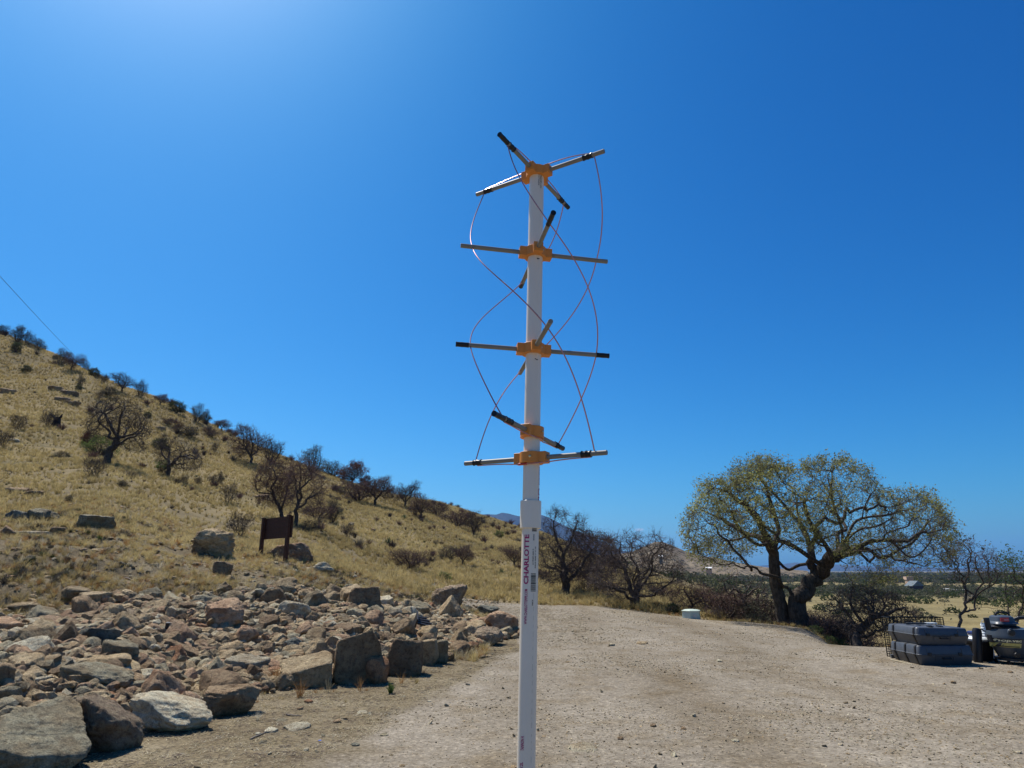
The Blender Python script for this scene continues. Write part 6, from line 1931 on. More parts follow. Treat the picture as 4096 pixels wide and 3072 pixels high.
grass("hillside_brush", x[k], y[k], (0.35 + 0.75 * rng.random(k.sum()) ** 1.5) * np.clip(d[k] / 80, 0.7, 1.5), C_mv, 4, "wiry mauve brush dotted over the far slope")

# woodland and brush far out on the plain
def blob(seed, n, leafm, tall=0.6):
    gg = np.random.default_rng(seed)
    c = gg.normal(0, 1, (n, 3)); c /= np.linalg.norm(c, axis=1)[:, None]
    c = c * (0.55 + 0.45 * gg.random((n, 1))) * np.array([1, 1, tall]) + np.array([0, 0, tall * 0.8])
    c *= (1 + 0.25 * vnoise(c * 2 + seed, seed))[:, None]
    VV, FF = leaves(c, 1, 0.17, 0.0, seed + 1)
    me = mesh_np("crown", VV, FF, False); me.materials.append(leafm); return me
blobs = [blob(900 + i, 130, [M_darkgreen, M_greyleaf, M_greyscrub, M_darkgreen, M_greyleaf][i], [0.6, 0.75, 0.55, 0.5, 0.6][i]) for i in range(5)]
C_blob = make_proto_collection("far_crown", blobs)
x, y, d, az = sample_polar(82000, colaz(1900), R_(72), 130, 4200, 0)
bands = np.interp(d, [130, 230, 300, 360, 450, 620, 760, 900, 1500, 2200, 4200], [0.07, 0.12, 0.25, 0.72, 0.60, 0.35, 0.2, 0.7, 0.4, 0.95, 1.0])
dens = np.clip(bands + 0.75 * fbm2(x * 1.0, y * 0.45, 0.006, 4, 93) * np.clip(d / 400, 0.35, 1), 0, 1)
k = (rng.random(len(x)) < dens ** 1.3 * 0.5) & (H(x, y) < 3)
x, y, d, az = x[k], y[k], d[k], az[k]
n = len(x)
s = (1.2 + 2.3 * rng.random(n)) * np.clip(d / 500, 0.8, 2.0)
scatter("distant_woodland", np.stack([x, y, H(x, y) - 0.3], -1), np.stack([np.zeros(n), np.zeros(n), rng.uniform(0, 6.28, n)], -1), s, rng.integers(0, 5, n), C_blob, "dark green scrub woodland scattered over the distant plain")

# ---- single clumps one can point at
def clump(name, px, py, hpx, mat, label, n=60, spread=1.0, w=0.010, group=None, d=None, seg=3, seed=1, cat="grass clump", lift=0):
    f = ground_hit(px, py) if d is None else on_ground(px, d)
    zc = f.y * math.cos(PITCH)
    hh = hpx * 0.62 * zc / FPX
    me = tuft(seed + int(px), n, 1.0, spread, w, 0.6, seg)
    me.materials.append(mat)
    o = link(name, me, None, None, (f.x, f.y, f.z + lift - 0.01)); o.scale = (hh,) * 3
    tagit(o, label, cat, group)
    return o
clump("grass_clump", 385, 2122, 46, M_orangegrass, "round orange dry grass tuft before the streaked boulder", 170, 1.3, 0.018, d=20.8)
clump("grass_clump", 1095, 2735, 120, M_orangegrass, "rusty dry bushy grass tuft in the pile beside the sloping tan boulder", 190, 1.0, 0.007)
clump("grass_clump", 250, 3060, 150, M_straw, "thin pale seed stalks in front of the huge corner boulder", 14, 0.5, 0.006, d=7.25)
clump("grass_clump", 175, 3075, 120, M_orangegrass, "tawny grass wisps low before the huge corner boulder", 40, 0.8, 0.007, d=7.3)
clump("grass_clump", 335, 3060, 80, M_grass, "gold grass tuft at the foot of the pitted boulder", 60, 1.0, 0.009, d=7.6)
clump("grass_clump", 545, 2985, 90, M_grass, "gold grass tuft between the pitted and the pale angular boulder", 50, 0.7, 0.008)
clump("grass_clump", 1200, 2790, 130, M_orangegrass, "tall tawny grass leaning before the long sloping tan boulder", 60, 0.8, 0.007)
clump("grass_clump", 1310, 2770, 120, M_straw, "pale bent grass stalks at the left foot of the standing slab", 16, 0.9, 0.007)
clump("grass_clump", 1440, 2765, 110, M_orangegrass, "brown arching grass in front of the big standing slab", 26, 1.1, 0.008)
clump("grass_clump", 1605, 2735, 100, M_orangegrass, "tawny stalks in front of the dark faceted boulder", 26, 0.9, 0.008)
clump("grass_clump", 1665, 2735, 50, M_grass, "low gold tuft at the right foot of the dark faceted boulder", 70, 1.1, 0.012)
clump("grass_clump", 1030, 2880, 70, M_straw, "pale stubble tuft right of the flat-topped brown block", 60, 1.0, 0.008)
clump("grass_clump", 660, 2075, 60, M_orangegrass, "rust-tinted grass clump on the bank left of the big cracked boulder", 110, 1.2, 0.018, d=24)
clump("green_weed", 1562, 2775, 76, M_leafgreen, "small bright green leafy weed growing at the foot of the boulders", 70, 0.7, 0.045, cat="weed", seg=2)
clump("green_weed", 398, 2160, 40, M_leafgreen, "small dark green leafy weed alone on the bank at upper left", 40, 0.9, 0.09, cat="weed", seg=2)
# ---- dead sticks
def stick(px0, py0, px1, py1, r, label, arch=0.02, mat=M_straw, d=None, n=6):
    a = ground_hit(px0, py0); b = ground_hit(px1, py1)
    mid = (a + b) / 2
    f = a.copy()
    m = MB()
    pts = []
    for k in range(n + 1):
        t = k / n
        p = a.lerp(b, t); p.z = p.z + 0.01 + arch * math.sin(math.pi * t) + (random.random() - .5) * 0.006
        pts.append(p - f)
    m.tube(pts, [r * (1 - 0.5 * k / n) for k in range(n + 1)], 6)
    o = m.build("stick", mat, None, True); o.location = f
    tagit(o, label, "stick", "sticks lying about")
    return o
M_deadwood = simple_mat("dead_wood", (0.20, 0.165, 0.13), 0.9, var=0.3, scale=12)
stick(490, 2310, 560, 2350, 0.018, "grey branch lying across the bank above the rubble", 0.05, M_deadwood)
stick(420, 2222, 520, 2250, 0.012, "thin dark branch on the bank at the upper left", 0.06, M_deadwood)
stick(1145, 2862, 1205, 2868, 0.010, "short straight stick in front of the pile's middle", 0.0, M_deadwood)
stick(1160, 2415, 1190, 2520, 0.014, "long pale branch sticking out of the pile's upper middle", 0.12, M_deadwood)
stick(1000, 2960, 1080, 2925, 0.008, "thin stick left of the little white stones", 0.0, M_deadwood)
stick(3565, 2642, 3650, 2660, 0.012, "pale thin stick on the gravel beside the lower case", 0.0, M_straw)
stick(250, 2280, 275, 2215, 0.008, "white dead stem standing on the bank at upper left", 0.05, M_straw)
stick(390, 2290, 380, 2225, 0.008, "white dead stem on the bank in the left middle", 0.08, M_straw)

# ================================================================== THINGS ON THE YARD, SIGN, BOX, HOUSES
M_case = simple_mat("dark_grey_plastic", (0.066, 0.074, 0.085), 0.42, var=0.12, scale=9, bmp=0.08, spec=0.45)
M_case2 = simple_mat("black_plastic", (0.014, 0.014, 0.016), 0.45, var=0.2, scale=14, spec=0.4)
M_blackwire = simple_mat("black_coated_wire", (0.012, 0.012, 0.012), 0.45)
M_slate = simple_mat("blue_plastic", (0.03, 0.05, 0.16), 0.4)
M_whitep = simple_mat("white_plastic", (0.72, 0.76, 0.76), 0.4, var=0.05)
M_vac = simple_mat("slate_grey_plastic", (0.052, 0.066, 0.082), 0.38, var=0.1, scale=7, spec=0.45)
M_label = simple_mat("yellow_label", (0.52, 0.46, 0.16), 0.6, var=0.1)
M_ltxt = simple_mat("cream_lettering", (0.80, 0.76, 0.50), 0.6)
M_red = simple_mat("red_label", (0.45, 0.05, 0.05), 0.5)
M_chrome = simple_mat("chrome_ring", (0.6, 0.6, 0.62), 0.25, metallic=1.0)
M_sign = simple_mat("dark_brown_timber", (0.075, 0.032, 0.018), 0.75, var=0.3, scale=16, bmp=0.3)
M_ubox = simple_mat("pale_green_fibreglass", (0.50, 0.57, 0.48), 0.55, var=0.08, scale=5)

def rrect(x0, x1, y0, y1, r, n=4):
    out = []
    for cx, cy, a0 in ((x1 - r, y1 - r, 0), (x0 + r, y1 - r, 90), (x0 + r, y0 + r, 180), (x1 - r, y0 + r, 270)):
        for k in range(n + 1):
            a = R_(a0 + 90 * k / n); out.append((cx + r * math.cos(a), cy + r * math.sin(a)))
    return out
def loft(levels, W, D_, r=0.06):
    """levels: (z, inset); rounded rectangle W x D_ (front at y=0)"""
    V_, F_ = [], []
    n = None
    for z, ins in levels:
        p = rrect(ins, W - ins, ins, D_ - ins, max(0.012, r - ins * 0.4))
        n = len(p); V_ += [(x, y, z) for x, y in p]
    for i in range(len(levels) - 1):
        for j in range(n): F_.append((i * n + j, i * n + (j + 1) % n, (i + 1) * n + (j + 1) % n, (i + 1) * n + j))
    F_.append(tuple(range(n))[::-1]); F_.append(tuple((len(levels) - 1) * n + j for j in range(n)))
    return V_, F_
fc = ground_hit(3780, 2664)
YC = fc.y
def zx(px, py, Y=None): return plane_pt(px, py, YC if Y is None else Y)
def hard_case(x0, x1, z0, z1, y0, dep, label, straps, yaw=0.0, tilt=0.0, top_latch=False):
    W = x1 - x0; h = z1 - z0
    root = empty("hard_case", (x0, y0, z0), (0, R_(tilt), R_(yaw)))
    tagit(root, label, "equipment case", "stacked hard plastic cases")
    m = MB(); m.add(*loft([(0.0, 0.060), (0.012, 0.050), (0.48 * h, 0.002), (0.50 * h, 0.0)], W, dep)); m.build("lower_shell", M_case, root, True)
    m = MB(); m.add(*loft([(0.505 * h, 0.0), (0.535 * h, -0.008), (0.56 * h, -0.008), (0.58 * h, 0.004), (0.93 * h, 0.022), (0.975 * h, 0.034), (0.985 * h, 0.055)], W, dep)); m.build("upper_shell", M_case, root, True)
    # raised pads on the lid
    for k in range(3):
        a, b = W * (0.07 + 0.30 * k), W * (0.07 + 0.30 * k + 0.245)
        m = MB(); V_, F_ = loft([(0.98 * h, 0.0), (1.0 * h, 0.006), (1.01 * h, 0.018)], b - a, dep - 0.16, 0.04)
        m.add([(x + a, y + 0.075, z) for x, y, z in V_], F_); m.build("lid_pad", M_case, root, True)
    # recessed panels with raised edges on the front
    for (a, b, c, d) in ((0.16, 0.78, 0.60, 0.88), (0.30, 0.62, 0.26, 0.46)):
        m = MB()
        def sl(t): return 0.004 + 0.018 * (t - 0.58) / 0.35 if t > 0.55 else 0.050 * (1 - t / 0.48)
        for (u0, u1, t0, t1) in ((a, a + 0.012, c, d), (b, b + 0.012, c, d), (a, b, d, d + 0.02) if c < .5 else (a, b, c, c + 0.02)):
            P = [Vector((W * u, sl(t) - o_, h * t)) for t in (t0, t1) for u in (u0, u1) for o_ in (0.010, -0.006)]
            m.add([P[0], P[2], P[6], P[4], P[1], P[3], P[7], P[5]], [(0, 1, 2, 3), (7, 6, 5, 4), (0, 4, 5, 1), (1, 5, 6, 2), (2, 6, 7, 3), (3, 7, 4, 0)])
        m.build("panel_rib", M_case, root)
    # latches
    for u in (0.20, 0.74):
        m = MB(); m.box(W * u - 0.03, W * u + 0.03, -0.016, 0.02, 0.50 * h, 0.66 * h); l_ = m.build("latch", M_case2, root, bevel=0.004)
    m = MB(); m.tube([(W * .42, -0.0, h * .40), (W * .42, -0.035, h * .38), (W * .56, -0.035, h * .38), (W * .56, 0.0, h * .40)], 0.010, 8); m.build("handle", M_case2, root, True)
    # dark straps round the left side
    for v in straps:
        y = dep * v
        m = MB()
        prof = [(-0.002 + 0.075, 0.0), (0.046, 0.014), (-0.006, 0.47 * h), (-0.016, 0.55 * h), (-0.002, 0.60 * h), (0.016, 0.93 * h), (0.032, 0.985 * h), (0.10, 1.005 * h)]
        V_ = []
        for x, z in prof: V_ += [(x - 0.006, y - 0.022, z), (x - 0.006, y + 0.022, z), (x + 0.006, y - 0.022, z), (x + 0.006, y + 0.022, z)]
        F_ = []
        for i in range(len(prof) - 1):
            a = 4 * i; b = a + 4
            F_ += [(a, a + 1, b + 1, b), (a + 2, b + 2, b + 3, a + 3), (a, b, b + 2, a + 2), (a + 1, a + 3, b + 3, b + 1)]
        F_ += [(0, 2, 3, 1), (len(V_) - 4, len(V_) - 3, len(V_) - 1, len(V_) - 2)]
        m.add(V_, F_); m.build("strap", M_case2, root)
    if top_latch:
        for (a, b) in ((0.30, 0.10), (0.52, 0.16)):
            m = MB(); m.box(W * a, W * a + 0.10, dep * b, dep * b + 0.05, h * 0.99, h * 1.05); m.box(W * a + .02, W * a + 0.05, dep * b - .03, dep * b + 0.1, h * 1.0, h * 1.08)
            m.build("broken_latch", M_case2, root, bevel=0.006)
    return root
zg = hz(zx(3780, 2664)[0], YC)
hard_case(zx(3672, 2600)[0], zx(3896, 2600)[0], zg - 0.01, zx(3700, 2582)[2], YC, 0.95, "lower of two stacked dark grey hard plastic cases on the gravel", (0.12, 0.45, 0.80), 0)
hard_case(zx(3673, 2560)[0], zx(3888, 2560)[0], zx(3700, 2580)[2], zx(3700, 2509)[2], YC + 0.01, 0.97, "upper of two stacked dark grey hard plastic cases, with loose black latches on top", (0.12, 0.78), 1.5, 1.0, True)

# black scraps lying on the upper case
tp_ = zx(3700, 2509)[2]
m = MB()
X0 = zx(3610, 2500)[0] + 0.35
m.prism([(0, 0), (.32, -.03), (.42, .05), (.30, .12), (.05, .10)], 0, 0.025, Matrix.Translation((X0, YC + 0.50, tp_ + 0.012)))
o = m.build("plastic_sheet", M_case2, None, bevel=0.004); tagit(o, "flat black plastic pieces lying on top of the upper case", "plastic piece")
m = MB(); m.prism([(0, 0), (.22, .02), (.20, .12), (.02, .10)], 0, 0.018, Matrix.Translation((X0 + 0.46, YC + 0.62, tp_ + 0.013)))
o = m.build("plastic_tray", M_whitep, None, bevel=0.003); tagit(o, "small pale flat tray on top of the upper case's back", "tray")

# --- wire crate
def wire_crate():
    Y0 = YC + 1.05
    x0, x1 = zx(3560, 2500, Y0)[0], zx(3776, 2500, Y0)[0]
    y1 = Y0 + 0.26
    z0 = hz((x0 + x1) / 2, Y0) - 0.03; z1 = zx(3650, 2470, Y0)[2]
    root = empty("wire_crate", (x0, Y0, z0)); W, D_, Hh = x1 - x0, y1 - Y0, z1 - z0
    tagit(root, "black wire dog crate standing behind the stacked cases", "crate")
    def panel(name, fn, w, h, dx=0.075, dz=0.042, mat=M_blackwire):
        m = MB(); k = 0
        n = int(w / dx)
        for i in range(n + 1):
            a = w * i / n; r = 0.006 if i % n else 0.009
            m.tube([fn(a, 0), fn(a, h)], r, 5)
        n = int(h / dz)
        for i in range(n + 1):
            b = h * i / n; r = 0.0055 if i % n else 0.009
            m.tube([fn(0, b), fn(w, b)], r, 4)
        o = m.build(name, mat, root); o['kind'] = 'stuff'
    panel("front_panel", lambda a, b: (a, 0, b), W, Hh)
    panel("back_panel", lambda a, b: (a, D_, b), W, Hh)
    panel("left_panel", lambda a, b: (0, a, b), D_, Hh)
    panel("right_panel", lambda a, b: (W, a, b), D_, Hh)
    panel("top_panel", lambda a, b: (a, b, Hh), W, D_, 0.15, 0.05)
    m = MB(); m.box(0.02, W - 0.02, 0.02, D_ - 0.02, 0.0, 0.035); m.build("floor_tray", M_case2, root, bevel=0.004)
    for (a, b) in ((0, 0), (W, 0), (0, D_), (W, D_)):
        m = MB(); m.tube([(a, b, 0), (a, b, Hh)], 0.010, 6); m.build("corner_post", M_blackwire, root)
    m = MB(); m.prism([(-.09, -.04), (.05, -.06), (.03, .05), (-.06, .05)], 0, 0.10); m.build("foot_bracket", M_case, root, bevel=0.01)
wire_crate()

# --- wet/dry vacuum
def vacuum():
    Y0 = YC - 0.10 + 0.42
    cx = zx(4043, 2550, Y0)[0]; r1 = (zx(4043 + 84, 2550, Y0)[0] - cx)
    z0 = hz(cx, Y0)
    zt = zx(4043, 2550, Y0)[2]          # tank rim
    zl = zx(4043, 2510, Y0)[2]          # top of the lid
    root = empty("wet_dry_vacuum", (cx, Y0, z0))
    tagit(root, "black and slate wet-dry workshop vacuum with yellow label at the right edge", "vacuum cleaner")
    ht, hl = zt - z0, zl - z0
    r0 = r1 * 0.80
    m = MB(); m.lathe([(0.0, 0.10), (r0 * .72, 0.10), (r0 * .80, 0.12), (r1 * 0.965, ht - 0.02), (r1 * 0.97, ht)], 48); m.build("tank", M_vac, root, True)
    m = MB(); m.lathe([(r1 * .97, ht - .004), (r1 * 1.0, ht), (r1 * 1.0, ht + 0.03), (r1 * 0.98, ht + 0.06), (r1 * 0.90, hl - 0.01), (r1 * 0.62, hl), (0, hl)], 48)
    lid = m.build("lid", M_vac, root, True)
    m = MB(); m.lathe([(r1 * .98, ht - 0.008), (r1 * 1.012, ht - 0.006), (r1 * 1.012, ht + 0.004), (r1 * .99, ht + 0.006)], 48); m.build("rim", M_case2, lid, True)
    hx = zx(4010, 2500, Y0)[0] - cx
    rh = (zx(4048, 2490, Y0)[0] - zx(3972, 2490, Y0)[0]) / 2
    zh0, zh1, zh2 = zx(4010, 2494, Y0)[2] - z0, zx(4010, 2484, Y0)[2] - z0, zx(4010, 2462, Y0)[2] - z0
    m = MB(); m.lathe([(rh * 1.25, hl - 0.005), (rh * 1.28, hl + 0.02), (rh * 1.05, hl + 0.04), (rh * 1.0, zh0)], 40, Matrix.Translation((hx, 0, 0)), 1.25, 1); m.build("motor_base", M_case2, root, True)
    m = MB(); m.add(*[[(x + hx - rh * 1.0, y - rh, z) for x, y, z in q] if i == 0 else q for i, q in enumerate(loft([(zh0, -0.04), (zh0 + 0.02, -0.03), (zh1, 0.0), (zh2 - 0.02, 0.02), (zh2, 0.05)], rh * 2, rh * 2, 0.10))]); head = m.build("motor_head", M_vac, root, True)
    m = MB(); zt2 = zx(4010, 2449, Y0)[2] - z0
    a, b = zx(3981, 2455, Y0)[0] - cx, zx(4033, 2455, Y0)[0] - cx
    m.tube([(a, 0, zh2 - 0.03), (a, 0, zt2 - 0.03), (a + .04, 0, zt2), (b - .04, 0, zt2), (b, 0, zt2 - 0.03), (b + 0.03, 0, zh2 - 0.03)], 0.017, 8); m.build("handle", M_case2, head, True)
    m = MB(); la, lb = zx(4000, 2470, Y0 - rh)[0] - cx, zx(4034, 2470, Y0 - rh)[0] - cx
    m.box(la, lb, -rh * 1.0 - 0.006, -rh * 0.98, zh1 + 0.0, zh2 - 0.03); lb_ = m.build("head_label", M_red, head, bevel=0.003)
    m = MB(); m.box(la + .06, lb - .01, -rh * 1.0 - 0.008, -rh * 1.0 - .006, zh1 + 0.02, zh2 - 0.05); m.build("label_print", simple_mat("pink_print", (0.5, 0.2, 0.2), 0.6), head)
    # knob, drain cap
    kx = zx(4045, 2527, Y0 - r1)[0] - cx; kz = zx(4045, 2530, Y0 - r1)[2] - z0
    for nm, r, mt, o_ in (("knob_ring", 0.066, M_vac, 0.0), ("lid_knob", 0.054, M_case2, 0.012)):
        m = MB(); m.tube([(kx, -r1 * 0.96 - o_, kz), (kx, -r1 * 0.96 - o_ - 0.03, kz)], r, 24); m.build(nm, mt, lid, True, bevel=0.004)
    m = MB(); m.tube([(kx + .06, -r1 * .80, 0.19), (kx + .06, -r1 * .80 - 0.05, 0.185)], 0.05, 20); m.build("drain_cap", M_case2, root, True, bevel=0.004)
    # dolly with casters
    m = MB(); m.lathe([(r0 * .75, 0.07), (r0 * 1.0, 0.075), (r0 * 1.0, 0.11), (r0 * .75, 0.115)], 32); m.build("dolly", M_case2, root, True)
    for a in (35, 145, 215, 325):
        ca, sa = math.cos(R_(a)) * r0 * 0.95, math.sin(R_(a)) * r0 * 0.95
        m = MB(); m.tube([(ca - 0.015, sa, 0.035), (ca + 0.015, sa, 0.035)], 0.035, 14); m.tube([(ca, sa, 0.04), (ca, sa, 0.10)], 0.009, 6); m.build("caster", M_case2, root, True)
    # side latch with a dark flap
    m = MB(); lx = zx(3962, 2550, Y0)[0] - cx
    m.prism([(lx - .03, -.05), (lx + .03, -.06), (lx + .03, .05), (lx - .03, .05)], ht - 0.08, ht + 0.05); m.build("side_latch", M_case2, root, bevel=0.01)
    # tube standing on the left of the lid
    m = MB(); p0, p1 = zx(3956, 2520, Y0 - 0.15), zx(3944, 2471, Y0 - 0.15)
    m.tube([Vector(p0) - Vector((cx, Y0, z0)), Vector(p1) - Vector((cx, Y0, z0))], 0.047, 20); m.build("inlet_tube", M_case2, root, True, bevel=0.003)
    # label with its words, bent to the tank
    za, zb = zx(4050, 2594, Y0 - r1)[2] - z0, zx(4050, 2576, Y0 - r1)[2] - z0
    zc_, zd_ = zx(4050, 2574, Y0 - r1)[2] - z0, zx(4050, 2559, Y0 - r1)[2] - z0
    def rt(z): return (r0 * .80 + (r1 * 0.965 - r0 * .80) * (z - 0.12) / (ht - 0.14)) + 0.003
    def on(x, z, e=0.0):
        r = rt(z) + e
        return (x, -math.sqrt(max(r * r - x * x, 1e-6)), z)
    xa, xb = zx(4018, 2580, Y0 - r1)[0] - cx, zx(4094, 2580, Y0 - r1)[0] - cx
    def sheet(name, x0_, x1_, z0_, z1_, mat, e):
        m = MB(); n = 12
        for i in range(n):
            u0, u1 = x0_ + (x1_ - x0_) * i / n, x0_ + (x1_ - x0_) * (i + 1) / n
            m.add([on(u0, z0_, e), on(u1, z0_, e), on(u1, z1_, e), on(u0, z1_, e)], [(0, 1, 2, 3)])
        return m.build(name, mat, root)
    sheet("yellow_label", xa, xb, za, zb, M_label, 0.0)
    sheet("label_line", xa + .03, xb - .02, za + .008, za + .022, M_case2, 0.003)
    me = text_mesh("shop.vac", 0.03)
    co = np.array([v.co[:] for v in me.vertices]); x0_, x1_, b0_, b1_ = co[:, 0].min(), co[:, 0].max(), co[:, 1].min(), co[:, 1].max()
    bm = bmesh.new(); bm.from_mesh(me)
    for q in range(1, 16):
        bmesh.ops.bisect_plane(bm, geom=bm.verts[:] + bm.edges[:] + bm.faces[:], plane_co=(x0_ + (x1_ - x0_) * q / 16, 0, 0), plane_no=(1, 0, 0))
    wa, wb = zx(4016, 2566, Y0 - r1)[0] - cx, zx(4090, 2566, Y0 - r1)[0] - cx
    for v in bm.verts:
        v.co = on(wa + (wb - wa) * (v.co.x - x0_) / (x1_ - x0_), zc_ + (zd_ - zc_) * (v.co.y - b0_) / (b1_ - b0_), 0.005)
    bm.to_mesh(me); bm.free(); me.materials.clear(); me.materials.append(M_ltxt); link("lettering", me, None, root)
    # ribbed hose going off to the right
    m = MB(); pts = []; rr = []
    P_ = [zx(4052, 2480, Y0), zx(4075, 2472, Y0), zx(4100, 2470, Y0), zx(4130, 2478, Y0), zx(4150, 2510, Y0), zx(4160, 2560, Y0), zx(4175, 2620, Y0)]
    for i in range(len(P_) - 1):
        for k in range(10):
            q = Vector(P_[i]).lerp(Vector(P_[i + 1]), k / 10); pts.append(q - Vector((cx, Y0, z0))); rr.append(0.034 if k % 2 else 0.029)
    m.tube(pts, rr, 14); m.build("hose", M_case2, root, True)
vacuum()

# --- black post-like bag, tote and white things between case and vacuum
Yb = YC + 0.5
m = MB(); bx0, bx1 = zx(3890, 2550, Yb)[0], zx(3912, 2550, Yb)[0]
zb0 = hz(bx0, Yb); zb1 = zx(3900, 2510, Yb)[2]
rb = (bx1 - bx0) / 2 * 1.5
m.lathe([(rb * .95, 0), (rb * 1.0, 0.02), (rb * 1.0, zb1 - zb0 - 0.06), (rb * .8, zb1 - zb0 - 0.01), (rb * 0.3, zb1 - zb0), (0, zb1 - zb0)], 24)
o = m.build("black_canister", M_case2, None, True); o.location = ((bx0 + bx1) / 2 - 0.03, Yb, zb0); o.rotation_euler = (0, 0.15, 0)
tagit(o, "tall narrow black canister with a small spout beside the stacked cases", "canister")
m = MB(); m.tube([(rb * .6, 0, zb1 - zb0 - .03), (rb * 1.1, 0, zb1 - zb0 - .012), (rb * 2.0, 0, zb1 - zb0 - .035)], 0.012, 8); m.build("spout", M_case2, o, True)
Yt = YC + 0.55
x0, x1 = zx(3908, 2600, Yt)[0], zx(3985, 2600, Yt)[0]
zt0 = hz(x0, Yt); zt1 = zx(3940, 2566, Yt)[2]
tote = empty("storage_tote", (x0, Yt, zt0)); tagit(tote, "black storage tote in the shade between cases and vacuum", "tote")
m = MB(); m.add(*loft([(0.0, 0.05), (0.02, 0.035), (zt1 - zt0 - .04, 0.0), (zt1 - zt0 - .03, -0.015), (zt1 - zt0, -0.015)], x1 - x0, 0.6, 0.06)); m.build("body", M_case2, tote, True)
m = MB(); m.box(0.0, 0.02, 0.2, 0.4, zt1 - zt0 - 0.12, zt1 - zt0 - 0.06); m.build("handle", M_case2, tote)
xa, xb = zx(3905, 2556, Yt)[0], zx(3962, 2556, Yt)[0]
ztop = zx(3930, 2546, Yt)[2]
lid = empty("bucket_seat_lid", (xa, Yt, zt1)); tagit(lid, "pale blue-white plastic lid with an oval opening lying on the black tote", "lid")
m = MB(); m.add(*loft([(0.0, 0.0), (0.03, -0.01), (0.045, 0.0), (0.075, 0.04)], xb - xa, 0.5, 0.08)); m.build("lid_shell", M_whitep, lid, True)
m = MB(); m.lathe([(0.0, 0.0775), (0.115, 0.0775), (0.125, 0.071)], 24, Matrix.Translation(((xb - xa) * .62, 0.22, 0)), 1.0, 1.2); m.build("opening", M_case2, lid)
# white ribbed pail and blue box behind
Yw = YC + 0.95
xw0, xw1 = zx(3927, 2515, Yw)[0], zx(3960, 2515, Yw)[0]
zw1 = zx(3940, 2492, Yw)[2]; zw0 = hz(xw0, Yw)
rw = (xw1 - xw0) / 2
pail = empty("white_pail", ((xw0 + xw1) / 2, Yw, zw0)); tagit(pail, "white ribbed plastic pail behind the vacuum's tube", "pail")
prof = [(rw * .75, 0.0), (rw * .82, 0.2)]
z = 0.2; top = zw1 - zw0
prof = [(rw * .8, 0), (rw * .9, top * 0.55)]
for k in range(6):
    zz = top * (0.56 + 0.07 * k); prof += [(rw * .9, zz), (rw * 1.02, zz + 0.008), (rw * 1.02, zz + 0.026), (rw * .9, zz + 0.034)]
prof += [(rw * .9, top), (rw * .85, top), (rw * .82, top * .6)]
m = MB(); m.lathe(prof, 32); m.build("pail_body", M_whitep, pail, True)
m = MB(); m.tube([(-rw * 1.0, 0, top - .02), (-rw * .9, -rw * .5, top + .05), (0, -rw * .8, top + .08), (rw * .9, -rw * .5, top + .05), (rw, 0, top - .02)], 0.006, 6); m.build("bail_handle", M_whitep, pail, True)
Yz = YC + 1.0
xz0, xz1 = zx(3908, 2540, Yz)[0], zx(3938, 2540, Yz)[0]
zz0 = hz(xz0, Yz); zz1 = zx(3920, 2528, Yz)[2]
bb = empty("blue_bin", (xz0, Yz, zz0)); tagit(bb, "dark bin with a blue lid behind the pale lid", "bin")
m = MB(); m.add(*loft([(0, 0.04), (zz1 - zz0 - .05, 0.0)], xz1 - xz0, 0.3, 0.05)); m.build("body", M_case2, bb, True)
m = MB(); m.add(*loft([(zz1 - zz0 - .048, -0.012), (zz1 - zz0 - .01, -0.012), (zz1 - zz0, 0.01)], xz1 - xz0, 0.3, 0.05)); m.build("lid", M_slate, bb, True)

# --- dark slatted plastic scrap on the rocks, black block, blue scrap
f = ground_hit(1668, 2560)
sc_ = empty("slatted_scrap", (f.x, f.y, f.z + 0.30), (0.5, 0.25, 0.3)); tagit(sc_, "broken dark slatted plastic piece lying on top of the rocks", "plastic scrap")
for k in range(4):
    m = MB(); m.box(-0.02 + 0.012 * k, 0.34 - 0.05 * k, -0.02, 0.02, 0.0, 0.035, Matrix.Translation((0, 0.07 * k, 0)) @ Matrix.Rotation(0.08 * k, 4, 'Z')); m.build("slat", M_case2, sc_, bevel=0.003)
m = MB(); m.box(-0.05, -0.02, -0.04, 0.26, -0.16, 0.12); m.build("end_plate", M_case2, sc_, bevel=0.004)
f = ground_hit(668, 2560)
m = MB(); m.box(-0.05, 0.05, -0.04, 0.04, -0.05, 0.16); o = m.build("black_block", M_case2, None, bevel=0.006); o.location = (f.x, f.y, f.z + 0.10); o.rotation_euler = (0.1, 0.05, 0.3)
tagit(o, "small black plastic block standing among rocks in the left middle of the pile", "plastic block")
f = ground_hit(1273, 2969)
m = MB(); m.prism([(0, 0), (.025, -.004), (.028, .008), (.004, .011)], 0, 0.003); o = m.build("blue_scrap", simple_mat("bright_blue_plastic", (0.02, 0.12, 0.6), 0.4), None); o.location = (f.x, f.y, f.z + 0.012); o.rotation_euler = (0.2, 0, 0.3)
tagit(o, "tiny bright blue plastic scrap on the dirt at lower centre left", "plastic scrap")

